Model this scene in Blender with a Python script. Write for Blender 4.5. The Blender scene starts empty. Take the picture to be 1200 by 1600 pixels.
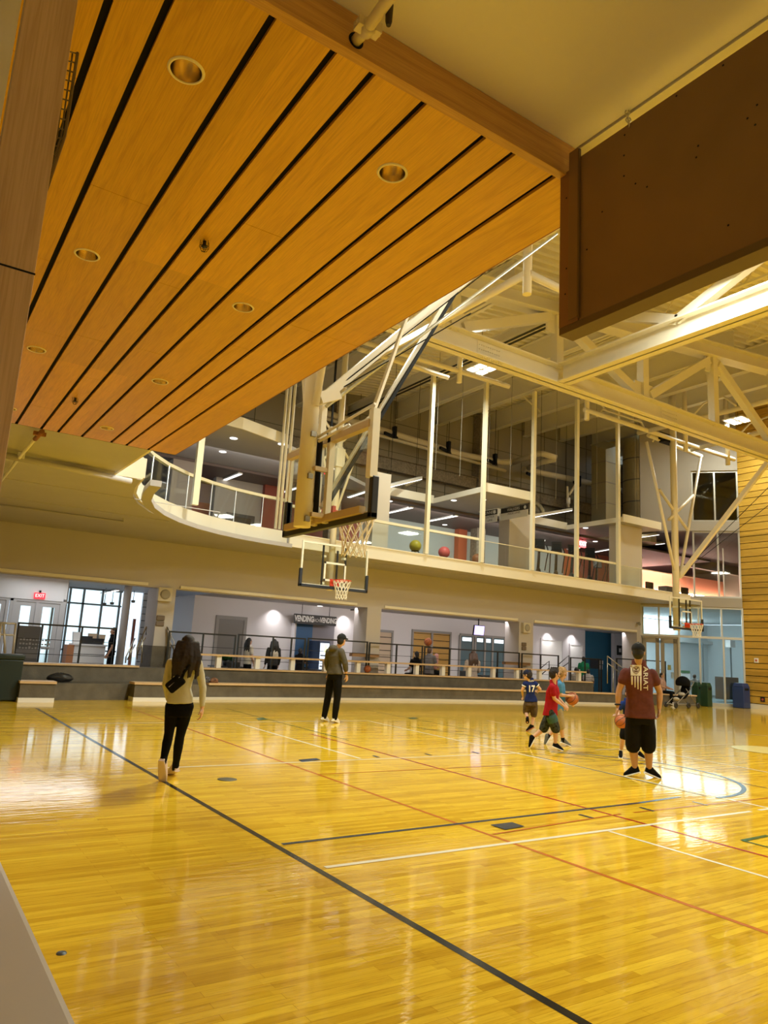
import bpy, bmesh, math, random
import numpy as np
from mathutils import Vector, Matrix, Quaternion
from mathutils.bvhtree import BVHTree

R = math.radians
random.seed(11)
SC = bpy.context.scene
COL = SC.collection

# ------------------------------------------------------------------ camera
YAW, PITCH, ROLL, FPX, EYE = R(33.327), R(10.822), R(3.2186), 1135.75, Vector((0, 0, 1.53))
FWD = Vector((math.sin(YAW) * math.cos(PITCH), math.cos(YAW) * math.cos(PITCH), math.sin(PITCH)))
_r = Vector((math.cos(YAW), -math.sin(YAW), 0))
_u = _r.cross(FWD)
RIGHT = _r * math.cos(ROLL) + _u * math.sin(ROLL)
UP = -_r * math.sin(ROLL) + _u * math.cos(ROLL)
cam_d = bpy.data.cameras.new('camera')
cam_d.sensor_fit = 'AUTO'; cam_d.sensor_width = 36
cam_d.lens = FPX * 36 / 1600
cam_d.clip_start = .05; cam_d.clip_end = 200
cam = bpy.data.objects.new('camera', cam_d)
cam.matrix_world = Matrix(((RIGHT.x, UP.x, -FWD.x, EYE.x), (RIGHT.y, UP.y, -FWD.y, EYE.y), (RIGHT.z, UP.z, -FWD.z, EYE.z), (0, 0, 0, 1)))
COL.objects.link(cam); SC.camera = cam

# ------------------------------------------------------------------ exposure, sky
SC.view_settings.view_transform = 'Standard'
SC.view_settings.look = 'None'
SC.view_settings.gamma = 1
SC.view_settings.use_curve_mapping = False
SC.view_settings.exposure = 0.10
SC.cycles.max_bounces = 10; SC.cycles.diffuse_bounces = 6; SC.cycles.glossy_bounces = 4
SC.cycles.transmission_bounces = 6; SC.cycles.transparent_max_bounces = 16
SC.cycles.sample_clamp_indirect = 6; SC.cycles.caustics_reflective = False; SC.cycles.caustics_refractive = False
W = bpy.data.worlds.new('world'); SC.world = W; W.use_nodes = True
wn = W.node_tree.nodes; bgn = wn['Background']
bgn.inputs[0].default_value = (.70, .86, 1, 1); bgn.inputs[1].default_value = 1.6
HALL_LIGHT = (1.0, 1.02, .86)
HALL_W = 385
CORRIDOR_W = 290
FITNESS_W = 60
LOBBY_W = 900

# ------------------------------------------------------------------ picture ray -> place on a plane
def ray(x, y): return RIGHT * ((x - 600) / FPX) - UP * ((y - 800) / FPX) + FWD
def at(x, y, ax, v):
    d = ray(x, y); return EYE + d * ((v - EYE[ax]) / d[ax])
def gz(x, y, z=0.0): return at(x, y, 2, z)
def gy(x, y, Y): return at(x, y, 1, Y)
def gx(x, y, X): return at(x, y, 0, X)
def gd(x, y, dep): return EYE + ray(x, y) * dep
def depth_of(p): return (Vector(p) - EYE).dot(FWD)
DECK0, DECKB = 11.9 - .115 * 14, .115
def deck_z(X): return DECK0 + DECKB * X

# ------------------------------------------------------------------ materials
MATS = {}
def mat(name, col=(.8, .8, .8), rough=.5, metal=0, emit=None, es=1, noise=0, nscale=8, bump=0, bscale=60, coat=0):
    if name in MATS: return MATS[name]
    m = bpy.data.materials.new(name); m.use_nodes = True; MATS[name] = m
    nt = m.node_tree; b = nt.nodes['Principled BSDF']
    b.inputs['Base Color'].default_value = (*col, 1); b.inputs['Roughness'].default_value = rough
    b.inputs['Metallic'].default_value = metal
    if coat: b.inputs['Coat Weight'].default_value = coat; b.inputs['Coat Roughness'].default_value = .08
    if emit: b.inputs['Emission Color'].default_value = (*emit, 1); b.inputs['Emission Strength'].default_value = es
    tc = nt.nodes.new('ShaderNodeTexCoord')
    if noise:
        n = nt.nodes.new('ShaderNodeTexNoise'); n.inputs['Scale'].default_value = nscale; n.inputs['Detail'].default_value = 6
        nt.links.new(tc.outputs['Object'], n.inputs['Vector'])
        r = nt.nodes.new('ShaderNodeValToRGB')
        a = [max(0, c * (1 - noise)) for c in col]; c2 = [min(1, c * (1 + noise)) for c in col]
        r.color_ramp.elements[0].color = (*a, 1); r.color_ramp.elements[1].color = (*c2, 1)
        r.color_ramp.elements[0].position = .3; r.color_ramp.elements[1].position = .7
        nt.links.new(n.outputs['Fac'], r.inputs['Fac']); nt.links.new(r.outputs['Color'], b.inputs['Base Color'])
    if bump:
        n2 = nt.nodes.new('ShaderNodeTexNoise'); n2.inputs['Scale'].default_value = bscale; n2.inputs['Detail'].default_value = 4
        nt.links.new(tc.outputs['Object'], n2.inputs['Vector'])
        bp = nt.nodes.new('ShaderNodeBump'); bp.inputs['Strength'].default_value = bump; bp.inputs['Distance'].default_value = .02
        nt.links.new(n2.outputs['Fac'], bp.inputs['Height']); nt.links.new(bp.outputs['Normal'], b.inputs['Normal'])
    return m
def node(nt, t, **kw):
    n = nt.nodes.new(t)
    for k, v in kw.items():
        if k in n.inputs: n.inputs[k].default_value = v
        else: setattr(n, k, v)
    return n
def mapped(nt, rot=(0, 0, 0), scale=(1, 1, 1), loc=(0, 0, 0)):
    tc = nt.nodes.new('ShaderNodeTexCoord'); mp = nt.nodes.new('ShaderNodeMapping')
    mp.inputs['Rotation'].default_value = rot; mp.inputs['Scale'].default_value = scale; mp.inputs['Location'].default_value = loc
    nt.links.new(tc.outputs['Object'], mp.inputs['Vector']); return mp.outputs['Vector']
def ramp(nt, fac, stops):
    r = nt.nodes.new('ShaderNodeValToRGB'); e = r.color_ramp.elements
    while len(e) < len(stops): e.new(.5)
    for i, (p, c) in enumerate(stops): e[i].position = p; e[i].color = (*c, 1)
    nt.links.new(fac, r.inputs['Fac']); return r.outputs['Color']
def mix(nt, fac, a, b, mode='MIX'):
    n = nt.nodes.new('ShaderNodeMix'); n.data_type = 'RGBA'; n.blend_type = mode
    for s, v in ((n.inputs['Factor'], fac), (n.inputs[6], a), (n.inputs[7], b)):
        if isinstance(v, (int, float)): s.default_value = v
        elif isinstance(v, tuple): s.default_value = (*v, 1)
        else: nt.links.new(v, s)
    return n.outputs[2]
def floor_wood():
    m = bpy.data.materials.new('maple_floor'); m.use_nodes = True; nt = m.node_tree; b = nt.nodes['Principled BSDF']
    v = mapped(nt)
    br = node(nt, 'ShaderNodeTexBrick', offset=.37, offset_frequency=2, squash=1.0)
    br.inputs['Scale'].default_value = 1; br.inputs['Brick Width'].default_value = .85; br.inputs['Row Height'].default_value = .0572
    br.inputs['Mortar Size'].default_value = .0009; br.inputs['Mortar Smooth'].default_value = 0; br.inputs['Bias'].default_value = 0
    br.inputs['Color1'].default_value = (0, 0, 0, 1); br.inputs['Color2'].default_value = (1, 1, 1, 1); br.inputs['Mortar'].default_value = (.2, .2, .2, 1)
    nt.links.new(v, br.inputs['Vector'])
    v2 = mapped(nt, scale=(1.3, 22, 1))
    n = node(nt, 'ShaderNodeTexNoise', Scale=1.6, Detail=7.0, Roughness=.65); nt.links.new(v2, n.inputs['Vector'])
    v3 = mapped(nt, scale=(1.2, 17.5, 1))
    n3 = node(nt, 'ShaderNodeTexWhiteNoise'); n3.noise_dimensions = '2D'
    fl = nt.nodes.new('ShaderNodeVectorMath'); fl.operation = 'FLOOR'; nt.links.new(v3, fl.inputs[0]); nt.links.new(fl.outputs[0], n3.inputs['Vector'])
    base = ramp(nt, br.outputs['Color'], [(0, (0.6, 0.349, 0.019)), (.35, (0.766, 0.484, 0.031)), (.7, (0.843, 0.563, 0.04)), (1, (0.932, 0.658, 0.052))])
    base = mix(nt, .35, base, ramp(nt, n3.outputs['Value'], [(0, (0.639, 0.39, 0.024)), (.5, (0.818, 0.537, 0.037)), (1, (0.932, 0.645, 0.05))]))
    grain = ramp(nt, n.outputs['Fac'], [(.25, (.50, .40, .28)), (.43, (.90, .87, .82)), (.62, (1, 1, 1))])
    nf = node(nt, 'ShaderNodeTexNoise', Scale=1.0, Detail=5.0, Roughness=.7); nt.links.new(mapped(nt, scale=(5, 90, 1)), nf.inputs['Vector'])
    fine = ramp(nt, nf.outputs['Fac'], [(.30, (.58, .47, .34)), (.44, (.95, .93, .90)), (.6, (1, 1, 1))])
    col = mix(nt, .85, base, grain, 'MULTIPLY'); col = mix(nt, .7, col, fine, 'MULTIPLY')
    mort = ramp(nt, br.outputs['Fac'], [(0, (1, 1, 1)), (1, (.55, .42, .28))])
    col = mix(nt, .8, col, mort, 'MULTIPLY')
    nt.links.new(col, b.inputs['Base Color'])
    n4 = node(nt, 'ShaderNodeTexNoise', Scale=.9, Detail=3.0); nt.links.new(mapped(nt), n4.inputs['Vector'])
    rr = ramp(nt, n4.outputs['Fac'], [(.3, (.05, .05, .05)), (.7, (.09, .09, .09))]); nt.links.new(rr, b.inputs['Roughness'])
    nb = node(nt, 'ShaderNodeTexNoise', Scale=3.0, Detail=2.0); nt.links.new(mapped(nt, scale=(1, 6, 1)), nb.inputs['Vector'])
    bp = node(nt, 'ShaderNodeBump', Strength=.05, Distance=.02); nt.links.new(nb.outputs['Fac'], bp.inputs['Height']); nt.links.new(bp.outputs['Normal'], b.inputs['Normal'])
    b.inputs['Specular IOR Level'].default_value = .34
    return m
def grain_wood(name, light, dark, axis=1, rough=.4, board=None, scale=1.0, boardcol=.12):
    """long grain along an axis, cathedral figure from a distorted wave"""
    m = bpy.data.materials.new(name); m.use_nodes = True; nt = m.node_tree; b = nt.nodes['Principled BSDF']
    s = [9 * scale, 9 * scale, 9 * scale]; s[axis] = .55 * scale
    n = node(nt, 'ShaderNodeTexNoise', Scale=1.0, Detail=2.0, Distortion=.4); nt.links.new(mapped(nt, scale=s), n.inputs['Vector'])
    mu = node(nt, 'ShaderNodeMath', operation='MULTIPLY'); mu.inputs[1].default_value = 26; nt.links.new(n.outputs['Fac'], mu.inputs[0])
    sn = node(nt, 'ShaderNodeMath', operation='SINE'); nt.links.new(mu.outputs[0], sn.inputs[0])
    f = node(nt, 'ShaderNodeMapRange'); f.inputs[1].default_value = -1; f.inputs[2].default_value = 1; nt.links.new(sn.outputs[0], f.inputs[0])
    s2 = [160 * scale] * 3; s2[axis] = 5 * scale
    n2 = node(nt, 'ShaderNodeTexNoise', Scale=1.0, Detail=3.0); nt.links.new(mapped(nt, scale=s2), n2.inputs['Vector'])
    md = tuple(l * .7 + d * .3 for l, d in zip(light, dark))
    c = ramp(nt, f.outputs[0], [(0, light), (.6, tuple(l*.85+d*.15 for l,d in zip(light,dark))), (.92, md), (1, tuple(l*.45+d*.55 for l,d in zip(light,dark)))])
    c = mix(nt, .55, c, ramp(nt, n2.outputs['Fac'], [(.35, (.72, .68, .62)), (.6, (1, 1, 1))]), 'MULTIPLY')
    if board:
        fl = nt.nodes.new('ShaderNodeVectorMath'); fl.operation = 'FLOOR'; nt.links.new(mapped(nt, scale=board), fl.inputs[0])
        wnz = node(nt, 'ShaderNodeTexWhiteNoise'); nt.links.new(fl.outputs[0], wnz.inputs['Vector'])
        k = 1 - 2 * boardcol
        c = mix(nt, 1.0, c, ramp(nt, wnz.outputs['Value'], [(0, (k, k, k * .95)), (1, (1, 1, 1))]), 'MULTIPLY')
    nt.links.new(c, b.inputs['Base Color']); b.inputs['Roughness'].default_value = rough
    MATS[name] = m; return m
def glass(name='clear_glass', tint=(.96, .99, .97), refl=.06):
    if name in MATS: return MATS[name]
    m = bpy.data.materials.new(name); m.use_nodes = True; nt = m.node_tree
    for n in list(nt.nodes): nt.nodes.remove(n)
    o = nt.nodes.new('ShaderNodeOutputMaterial'); t = nt.nodes.new('ShaderNodeBsdfTransparent'); t.inputs[0].default_value = (*tint, 1)
    g = nt.nodes.new('ShaderNodeBsdfGlossy'); g.inputs['Roughness'].default_value = .02
    lw = nt.nodes.new('ShaderNodeLayerWeight'); lw.inputs['Blend'].default_value = .5
    pw = nt.nodes.new('ShaderNodeMath'); pw.operation = 'POWER'; pw.inputs[1].default_value = 4; nt.links.new(lw.outputs['Facing'], pw.inputs[0])
    fr = nt.nodes.new('ShaderNodeMath'); fr.operation = 'MULTIPLY_ADD'; fr.inputs[1].default_value = .5; fr.inputs[2].default_value = refl * .7; nt.links.new(pw.outputs[0], fr.inputs[0])
    mx = nt.nodes.new('ShaderNodeMixShader'); nt.links.new(fr.outputs[0], mx.inputs[0]); nt.links.new(t.outputs[0], mx.inputs[1]); nt.links.new(g.outputs[0], mx.inputs[2])
    nt.links.new(mx.outputs[0], o.inputs[0]); MATS[name] = m; return m
def emitter(name, col, st): return mat(name, (.9, .9, .9), .6, emit=col, es=st)

# ------------------------------------------------------------------ mesh builder
class MB:
    def __init__(s): s.nb = 0; s.jit = 1; s.v = []; s.f = []; s.mi = []; s.m = 0; s.sm = []; s.smooth = False
    def add(s, vs, fs):
        o = len(s.v); s.v += [tuple(v) for v in vs]
        for f in fs: s.f.append(tuple(i + o for i in f)); s.mi.append(s.m); s.sm.append(s.smooth)
        return s
    def quad(s, a, b, c, d): return s.add((a, b, c, d), ((0, 1, 2, 3),))
    def poly(s, pts): return s.add(pts, (tuple(range(len(pts))),))
    def hexa(s, lo, hi): # two matching quads
        return s.add(list(lo) + list(hi), ((3, 2, 1, 0), (4, 5, 6, 7), (0, 1, 5, 4), (1, 2, 6, 5), (2, 3, 7, 6), (3, 0, 4, 7)))
    def box(s, c, size, rot=None):
        s.nb += s.jit; e = .0004 * (s.nb % 5)  # a hair of difference so that no two faces coincide
        c = Vector(c); h = Vector(size) / 2 + Vector((e, e, e)); M = rot or Matrix.Identity(3)
        P = [c + M @ Vector((sx * h.x, sy * h.y, sz * h.z)) for sz in (-1, 1) for sx, sy in ((-1, -1), (1, -1), (1, 1), (-1, 1))]
        return s.hexa(P[:4], P[4:])
    def bb(s, x0, x1, y0, y1, z0, z1): return s.box(((x0 + x1) / 2, (y0 + y1) / 2, (z0 + z1) / 2), (abs(x1 - x0), abs(y1 - y0), abs(z1 - z0)))
    def bar(s, p, q, w, h, up=(0, 0, 1)):
        p = Vector(p); q = Vector(q); d = (q - p)
        if d.length < 1e-6: return s
        d.normalize(); u = Vector(up)
        if abs(d.dot(u)) > .99: u = Vector((0, 1, 0))
        a = d.cross(u).normalized() * (w / 2); b = a.cross(d).normalized() * (h / 2)
        return s.hexa([p - a - b, p + a - b, p + a + b, p - a + b], [q - a - b, q + a - b, q + a + b, q - a + b])
    def ibeam(s, p, q, w, h, t=.02, up=(0, 0, 1)):
        p = Vector(p); q = Vector(q); u = Vector(up)
        s.bar(p, q, t, h, up)
        d = (q - p).normalized(); b = d.cross(u).normalized().cross(d).normalized()
        for k in (-1, 1): s.bar(p + b * k * (h / 2 - t / 2), q + b * k * (h / 2 - t / 2), w, t, up)
        return s
    def tube(s, pts, r, n=8, caps=True, closed=False):
        pts = [Vector(p) for p in pts]; N = len(pts); rs = r if isinstance(r, (list, tuple)) else [r] * N
        old = s.smooth; s.smooth = n > 5
        prev = None; V = []
        for i, p in enumerate(pts):
            if closed: d = pts[(i + 1) % N] - pts[i - 1]
            else: d = pts[min(i + 1, N - 1)] - pts[max(i - 1, 0)]
            d = d.normalized() if d.length > 1e-9 else Vector((0, 0, 1))
            if prev is None:
                a = d.orthogonal().normalized()
            else:
                a = prev - d * prev.dot(d); a = a.normalized() if a.length > 1e-6 else d.orthogonal().normalized()
            prev = a; b = d.cross(a)
            for k in range(n):
                t = 2 * math.pi * k / n; V.append(p + (a * math.cos(t) + b * math.sin(t)) * rs[i])
        F = []
        for i in range(N if closed else N - 1):
            j = (i + 1) % N
            for k in range(n): F.append((i * n + k, i * n + (k + 1) % n, j * n + (k + 1) % n, j * n + k))
        s.add(V, F)
        if caps and not closed:
            o = len(s.v) - len(V); s.smooth = False
            for f in (tuple(range(n - 1, -1, -1)), tuple(range((N - 1) * n, N * n))): s.f.append(tuple(i + o for i in f)); s.mi.append(s.m); s.sm.append(False)
        s.smooth = old; return s
    def lathe(s, c, prof, n=24, axis=(0, 0, 1), smooth=True):
        c = Vector(c); ax = Vector(axis).normalized(); a = ax.orthogonal().normalized(); b = ax.cross(a); old = s.smooth; s.smooth = smooth
        V = []; F = []
        for r, h in prof:
            for k in range(n):
                t = 2 * math.pi * k / n; V.append(c + ax * h + (a * math.cos(t) + b * math.sin(t)) * r)
        for i in range(len(prof) - 1):
            for k in range(n): F.append((i * n + k, i * n + (k + 1) % n, (i + 1) * n + (k + 1) % n, (i + 1) * n + k))
        s.add(V, F); s.smooth = old; return s
    def sphere(s, c, r, n=20, m=12, sc=(1, 1, 1)):
        c = Vector(c); old = s.smooth; s.smooth = True; V = []; F = []
        for i in range(m + 1):
            t = math.pi * i / m
            for k in range(n):
                p = 2 * math.pi * k / n; V.append(c + Vector((math.sin(t) * math.cos(p) * sc[0], math.sin(t) * math.sin(p) * sc[1], math.cos(t) * sc[2])) * r)
        for i in range(m):
            for k in range(n): F.append((i * n + k, (i + 1) * n + k, (i + 1) * n + (k + 1) % n, i * n + (k + 1) % n))
        s.add(V, F); s.smooth = old; return s
    def prism(s, poly, z0, z1): # XY polygon extruded in z (counter-clockwise)
        n = len(poly); V = [(x, y, z0) for x, y in poly] + [(x, y, z1) for x, y in poly]
        F = [tuple(range(n - 1, -1, -1)), tuple(range(n, 2 * n))] + [(i, (i + 1) % n, n + (i + 1) % n, n + i) for i in range(n)]
        return s.add(V, F)
    def ribbon(s, pts, z0, z1, th): # upright strip that follows XY points, thickness th towards the left of travel
        P = [Vector((p[0], p[1])) for p in pts]; n = len(P); Q = []
        for i in range(n):
            d = (P[min(i + 1, n - 1)] - P[max(i - 1, 0)]).normalized(); Q.append(P[i] + Vector((-d.y, d.x)) * th)
        Z0 = z0 if isinstance(z0, (list, tuple)) else [z0] * n; Z1 = z1 if isinstance(z1, (list, tuple)) else [z1] * n
        V = []; F = []
        for i in range(n): V += [(P[i].x, P[i].y, Z0[i]), (P[i].x, P[i].y, Z1[i]), (Q[i].x, Q[i].y, Z1[i]), (Q[i].x, Q[i].y, Z0[i])]
        for i in range(n - 1):
            for k in range(4): F.append((4 * i + k, 4 * i + (k + 1) % 4, 4 * i + 4 + (k + 1) % 4, 4 * i + 4 + k))
        F += [(0, 3, 2, 1), (4 * n - 4, 4 * n - 3, 4 * n - 2, 4 * n - 1)]
        return s.add(V, F)

def origin_of(o):
    t = Vector((0, 0, 0))
    while o is not None: t = t + o.location; o = o.parent
    return t
def obj(name, mb, m, parent=None, bevel=0, subdiv=0):
    me = bpy.data.meshes.new(name)
    L = origin_of(parent)
    vs = [(v[0] - L.x, v[1] - L.y, v[2] - L.z) for v in mb.v] if parent is not None else mb.v
    me.from_pydata(vs, [], mb.f)
    ms = m if isinstance(m, (list, tuple)) else [m]
    for x in ms: me.materials.append(x)
    me.polygons.foreach_set('material_index', mb.mi); me.polygons.foreach_set('use_smooth', mb.sm); me.update()
    o = bpy.data.objects.new(name, me); COL.objects.link(o)
    if parent is not None: o.parent = parent
    if bevel:
        b = o.modifiers.new('bevel', 'BEVEL'); b.width = bevel; b.segments = 2; b.limit_method = 'ANGLE'
    return o
def recentre(o):
    """put a one-mesh thing's origin at the middle of its base"""
    me = o.data; n = len(me.vertices); a = np.empty(n * 3); me.vertices.foreach_get('co', a); a = a.reshape(-1, 3)
    lo = a.min(0); hi = a.max(0); c = Vector(((lo[0] + hi[0]) / 2, (lo[1] + hi[1]) / 2, lo[2]))
    me.transform(Matrix.Translation(-c)); o.location = c; return o
def tag(o, label, cat, group=None, kind=None):
    o['label'] = label; o['category'] = cat
    if group: o['group'] = group
    if kind: o['kind'] = kind
    return o
def thing(name, label, cat, loc=(0, 0, 0), group=None, rz=0):
    o = bpy.data.objects.new(name, None); COL.objects.link(o); o.empty_display_size = .2
    o.location = loc; o.rotation_euler = (0, 0, rz); tag(o, label, cat, group); return o
def one(name, mb, m, label, cat, group=None, bevel=0):
    return tag(recentre(obj(name, mb, m, None, bevel)), label, cat, group)
def struct(name, mb, m, bevel=0, parent=None):
    o = obj(name, mb, m, parent, bevel)
    if parent is None: o['kind'] = 'structure'
    return o
def dup(root, loc, rz=0, label=None, group=None):
    r = root.copy(); COL.objects.link(r); r.location = loc; r.rotation_euler = (0, 0, rz)
    if label: r['label'] = label
    if group: r['group'] = group
    for ch in list(root.children):
        c = ch.copy(); COL.objects.link(c); c.parent = r
        for g in list(ch.children):
            d = g.copy(); COL.objects.link(d); d.parent = c
    return r
def area(name, loc, size, power, col, parent=None, rot=(0, 0, 0), sy=None, spread=None):
    l = bpy.data.lights.new(name, 'AREA'); l.energy = power; l.color = col; l.size = size
    if sy: l.shape = 'RECTANGLE'; l.size_y = sy
    if spread: l.spread = spread
    o = bpy.data.objects.new(name, l); COL.objects.link(o); o.rotation_euler = rot
    o.location = Vector(loc) - origin_of(parent)
    if parent is not None: o.parent = parent
    return o
def text_mesh(s, size, align='CENTER', ext=0.0, bold=.0):
    c = bpy.data.curves.new('t', 'FONT'); c.body = s; c.size = size; c.align_x = align; c.align_y = 'CENTER'; c.extrude = ext; c.offset = bold
    o = bpy.data.objects.new('t', c); COL.objects.link(o); dg = bpy.context.evaluated_depsgraph_get(); dg.update()
    me = bpy.data.meshes.new_from_object(o.evaluated_get(dg)); bpy.data.objects.remove(o); bpy.data.curves.remove(c)
    V = [v.co.copy() for v in me.vertices]; F = [tuple(p.vertices) for p in me.polygons]; bpy.data.meshes.remove(me); return V, F
def put_text(mb, s, size, c, xd, yd, off=.004, sx=1.0, bold=.0):
    """flat lettering at c, reading along xd with yd up"""
    V, F = text_mesh(s, size, bold=bold); c = Vector(c); xd = Vector(xd).normalized(); yd = Vector(yd).normalized(); nd = xd.cross(yd)
    mb.add([c + xd * v.x * sx + yd * v.y + nd * off for v in V], F); return mb
# ================================================================== STRUCTURE
CREAM = mat('cream_paint', (.80, .77, .66), .45)
BEIGE = mat('beige_wall', (.50, .47, .46), .6, bump=.05, bscale=90)
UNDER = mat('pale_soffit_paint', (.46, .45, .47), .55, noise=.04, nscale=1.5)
WHITE = mat('white_paint', (.80, .80, .79), .5)
LAV = mat('corridor_white_wall', (.62, .60, .62), .6)
BLACK = mat('black_metal', (.008, .008, .009), .55); BLACK.node_tree.nodes['Principled BSDF'].inputs['Specular IOR Level'].default_value = .2
STEEL = mat('brushed_steel', (.62, .62, .60), .32, 1)
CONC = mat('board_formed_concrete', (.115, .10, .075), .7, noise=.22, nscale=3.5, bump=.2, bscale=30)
OAK = grain_wood('pale_oak_board', (.62, .44, .26), (.46, .30, .16), axis=0, rough=.35)
SOFFIT = grain_wood('oiled_oak_panel', (.78, .44, .022), (.62, .32, .012), axis=1, rough=.36, board=(1.9, .42, 1), boardcol=.07)
BEAMOAK = grain_wood('oak_beam', (.62, .36, .10), (.46, .235, .055), axis=0, rough=.4)
POSTOAK = grain_wood('pale_oak_post', (.60, .425, .27), (.47, .31, .18), axis=2, rough=.45, scale=.9)
DARKGAP = mat('black_gap', (.004, .004, .004), .9)
BROWN = mat('brown_board', (.23, .135, .06), .5, noise=.12, nscale=2.0)
BROWND = mat('dark_brown_edge', (.13, .085, .04), .5)
GLASS = glass()
GALV = mat('galvanised_duct', (.40, .37, .26), .42, .6, bump=.25, bscale=9)
DARKPANEL = mat('olive_metal_panel', (.30, .27, .20), .55)
LEDW = emitter('white_led_strip', (1, .97, .93), 2.0)
REDEXIT = emitter('red_exit_face', (1, .03, .05), 1.1)

# ---- playing floor, the painted court lines lie in the same mesh
FL = floor_wood()
PNT = {'black': mat('black_court_paint', (.018, .018, .016), .16), 'orange': mat('orange_court_paint', (.55, .16, .02), .16), 'red': mat('red_court_paint', (.42, .02, .02), .16),
       'white': mat('white_court_paint', (.86, .82, .66), .16), 'blue': mat('blue_court_paint', (.025, .045, .075), .16), 'green': mat('green_court_paint', (.03, .13, .045), .16),
       'lightblue': mat('light_blue_court_paint', (.10, .19, .30), .16), 'pale': mat('pale_yellow_court_paint', (.80, .70, .28), .16)}
pn = list(PNT)
b = MB(); b.m = 0
b.poly([(-1.3, -6.2, 0), (31.2, -6.2, 0), (31.2, 21.4, 0), (-1.3, 21.4, 0)])
_lz = [.0010]
def line(p, q, c, w=.045, px=True):
    P = gz(*p) if px else Vector((*p, 0)); Q = gz(*q) if px else Vector((*q, 0)); _lz[0] += .00012; z = _lz[0]
    d = (Q - P).normalized(); n = Vector((-d.y, d.x, 0)) * (w / 2); b.m = 1 + pn.index(c)
    b.poly([(v.x, v.y, z) for v in (P - n, Q - n, Q + n, P + n)])
def arc(c, r, a0, a1, col, w=.05, n=40):
    _lz[0] += .00012; z = _lz[0]; b.m = 1 + pn.index(col)
    for i in range(n):
        t, u = (R(a0 + (a1 - a0) * (i + k) / n) for k in (0, 1))
        b.poly([(c[0] + math.cos(x) * rr, c[1] + math.sin(x) * rr, z) for x, rr in ((t, r - w / 2), (t, r + w / 2), (u, r + w / 2), (u, r - w / 2))])
line((2.755, -5), (2.725, 16.6), 'black', .055, False)
line((4.64, -5), (4.62, 17.1), 'orange', .045, False)
line((485, 1146.7), (1400, 1393), 'red', .042)
line((576.7, 1126.7), (1400, 1306), 'white', .045)
line((400, 1138.3), (563, 1185.2), 'white', .045); line((370, 1129.5), (404, 1139.5), 'white', .045)
line((951.7, 1299), (1400, 1430), 'white', .04)
line((508, 1355.5), (1173, 1268), 'white', .05); line((1186, 1266), (1300, 1250), 'white', .05)
line((441, 1319.3), (1000, 1254.5), 'blue', .05); line((1000, 1254.5), (1062, 1245.3), 'lightblue', .05)
line((230, 1201), (812, 1176.7), 'white', .04); line((110, 1131), (577, 1126.3), 'white', .04)
line((820, 1178), (1105, 1244.5), 'blue', .028)
line((812, 1176), (930, 1188), 'blue', .03); line((830, 1169), (1010, 1195), 'blue', .035)
arc((8.72, 7.37), 1.93, -92, 62, 'lightblue', .06); line((1000, 1192.5), (1200, 1232), 'blue', .03)
line((640, 1135), (800, 1160), 'green', .03); line((560, 1107), (760, 1145), 'green', .025); line((353, 1107), (545, 1157), 'green', .03)
line((500, 1210), (800, 1196), 'orange', .03); line((770, 1304), (970, 1272), 'orange', .03)
line((990, 1270), (1200, 1247), 'orange', .025); line((570, 1132), (830, 1152), 'black', .02); line((200, 1111), (430, 1118), 'black', .018)
line((760, 1126), (1200, 1207), 'white', .04); line((820, 1126), (1040, 1162), 'white', .03); line((883, 1125), (1200, 1150), 'white', .03); line((930, 1172), (1145, 1163), 'white', .03)
line((1160, 1314), (1200, 1306), 'green', .05); line((1160, 1314), (1215, 1328), 'green', .03)
line((905, 1273), (927, 1279), 'blue', .04); line((1000, 1262), (1022, 1268), 'blue', .04); line((1082, 1253), (1106, 1259), 'lightblue', .03)
for p, q in (((583, 1181), (592, 1184)), ((664, 1178), (674, 1180.5)), ((738, 1175), (749, 1178))): line(p, q, 'blue', .05)
b.m = 1 + pn.index('blue'); b.poly([gz(x, y, .006) for x, y in ((766, 1288.5), (800, 1284.5), (820, 1291), (789, 1296))])
b.poly([gz(x, y, .006) for x, y in ((466, 1187), (494, 1184.5), (501, 1187), (472, 1190))])
b.m = 1 + pn.index('green'); b.poly([gz(x, y, .006) for x, y in ((637, 1121.5), (648, 1120.5), (655, 1122), (643, 1123.5))])
b.poly([gz(x, y, .006) for x, y in ((400, 1122), (412, 1121), (418, 1124), (404, 1125.5))])
cpt = gz(1205, 1173); rr = (gz(1143, 1168) - cpt).length; b.m = 1 + pn.index('pale')
b.poly([(cpt.x + math.cos(R(a)) * rr, cpt.y + math.sin(R(a)) * rr, .004) for a in range(0, 360, 8)])
FLOOR = struct('floor', b, [FL] + [PNT[k] for k in pn])
# a dull round floor plate and a small floor disc
p0 = gz(355, 1218)
one('floor_plate', MB().lathe((p0.x, p0.y, .0005), [(0, .006), (.1, .006), (.11, .003), (.11, 0)], 32), mat('dull_brass_plate', (.14, .13, .09), .4, .6), 'dull grey round floor socket plate just inside the black line', 'floor plate')
p0 = gz(96, 1490)
one('floor_plate', MB().lathe((p0.x, p0.y, .0005), [(0, .005), (.022, .005), (.025, 0)], 24), mat('dark_disc', (.10, .12, .13), .4, .5), 'tiny dark floor disc near the pale ledge in the lower left', 'floor plate')

# ---- floor behind the bleachers, lobby and corridor
cf = mat('corridor_floor', (.36, .33, .32), .35)
struct('floor', MB().bb(-1.3, 40, 21.4, 36, -.1, 0), cf)

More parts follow.
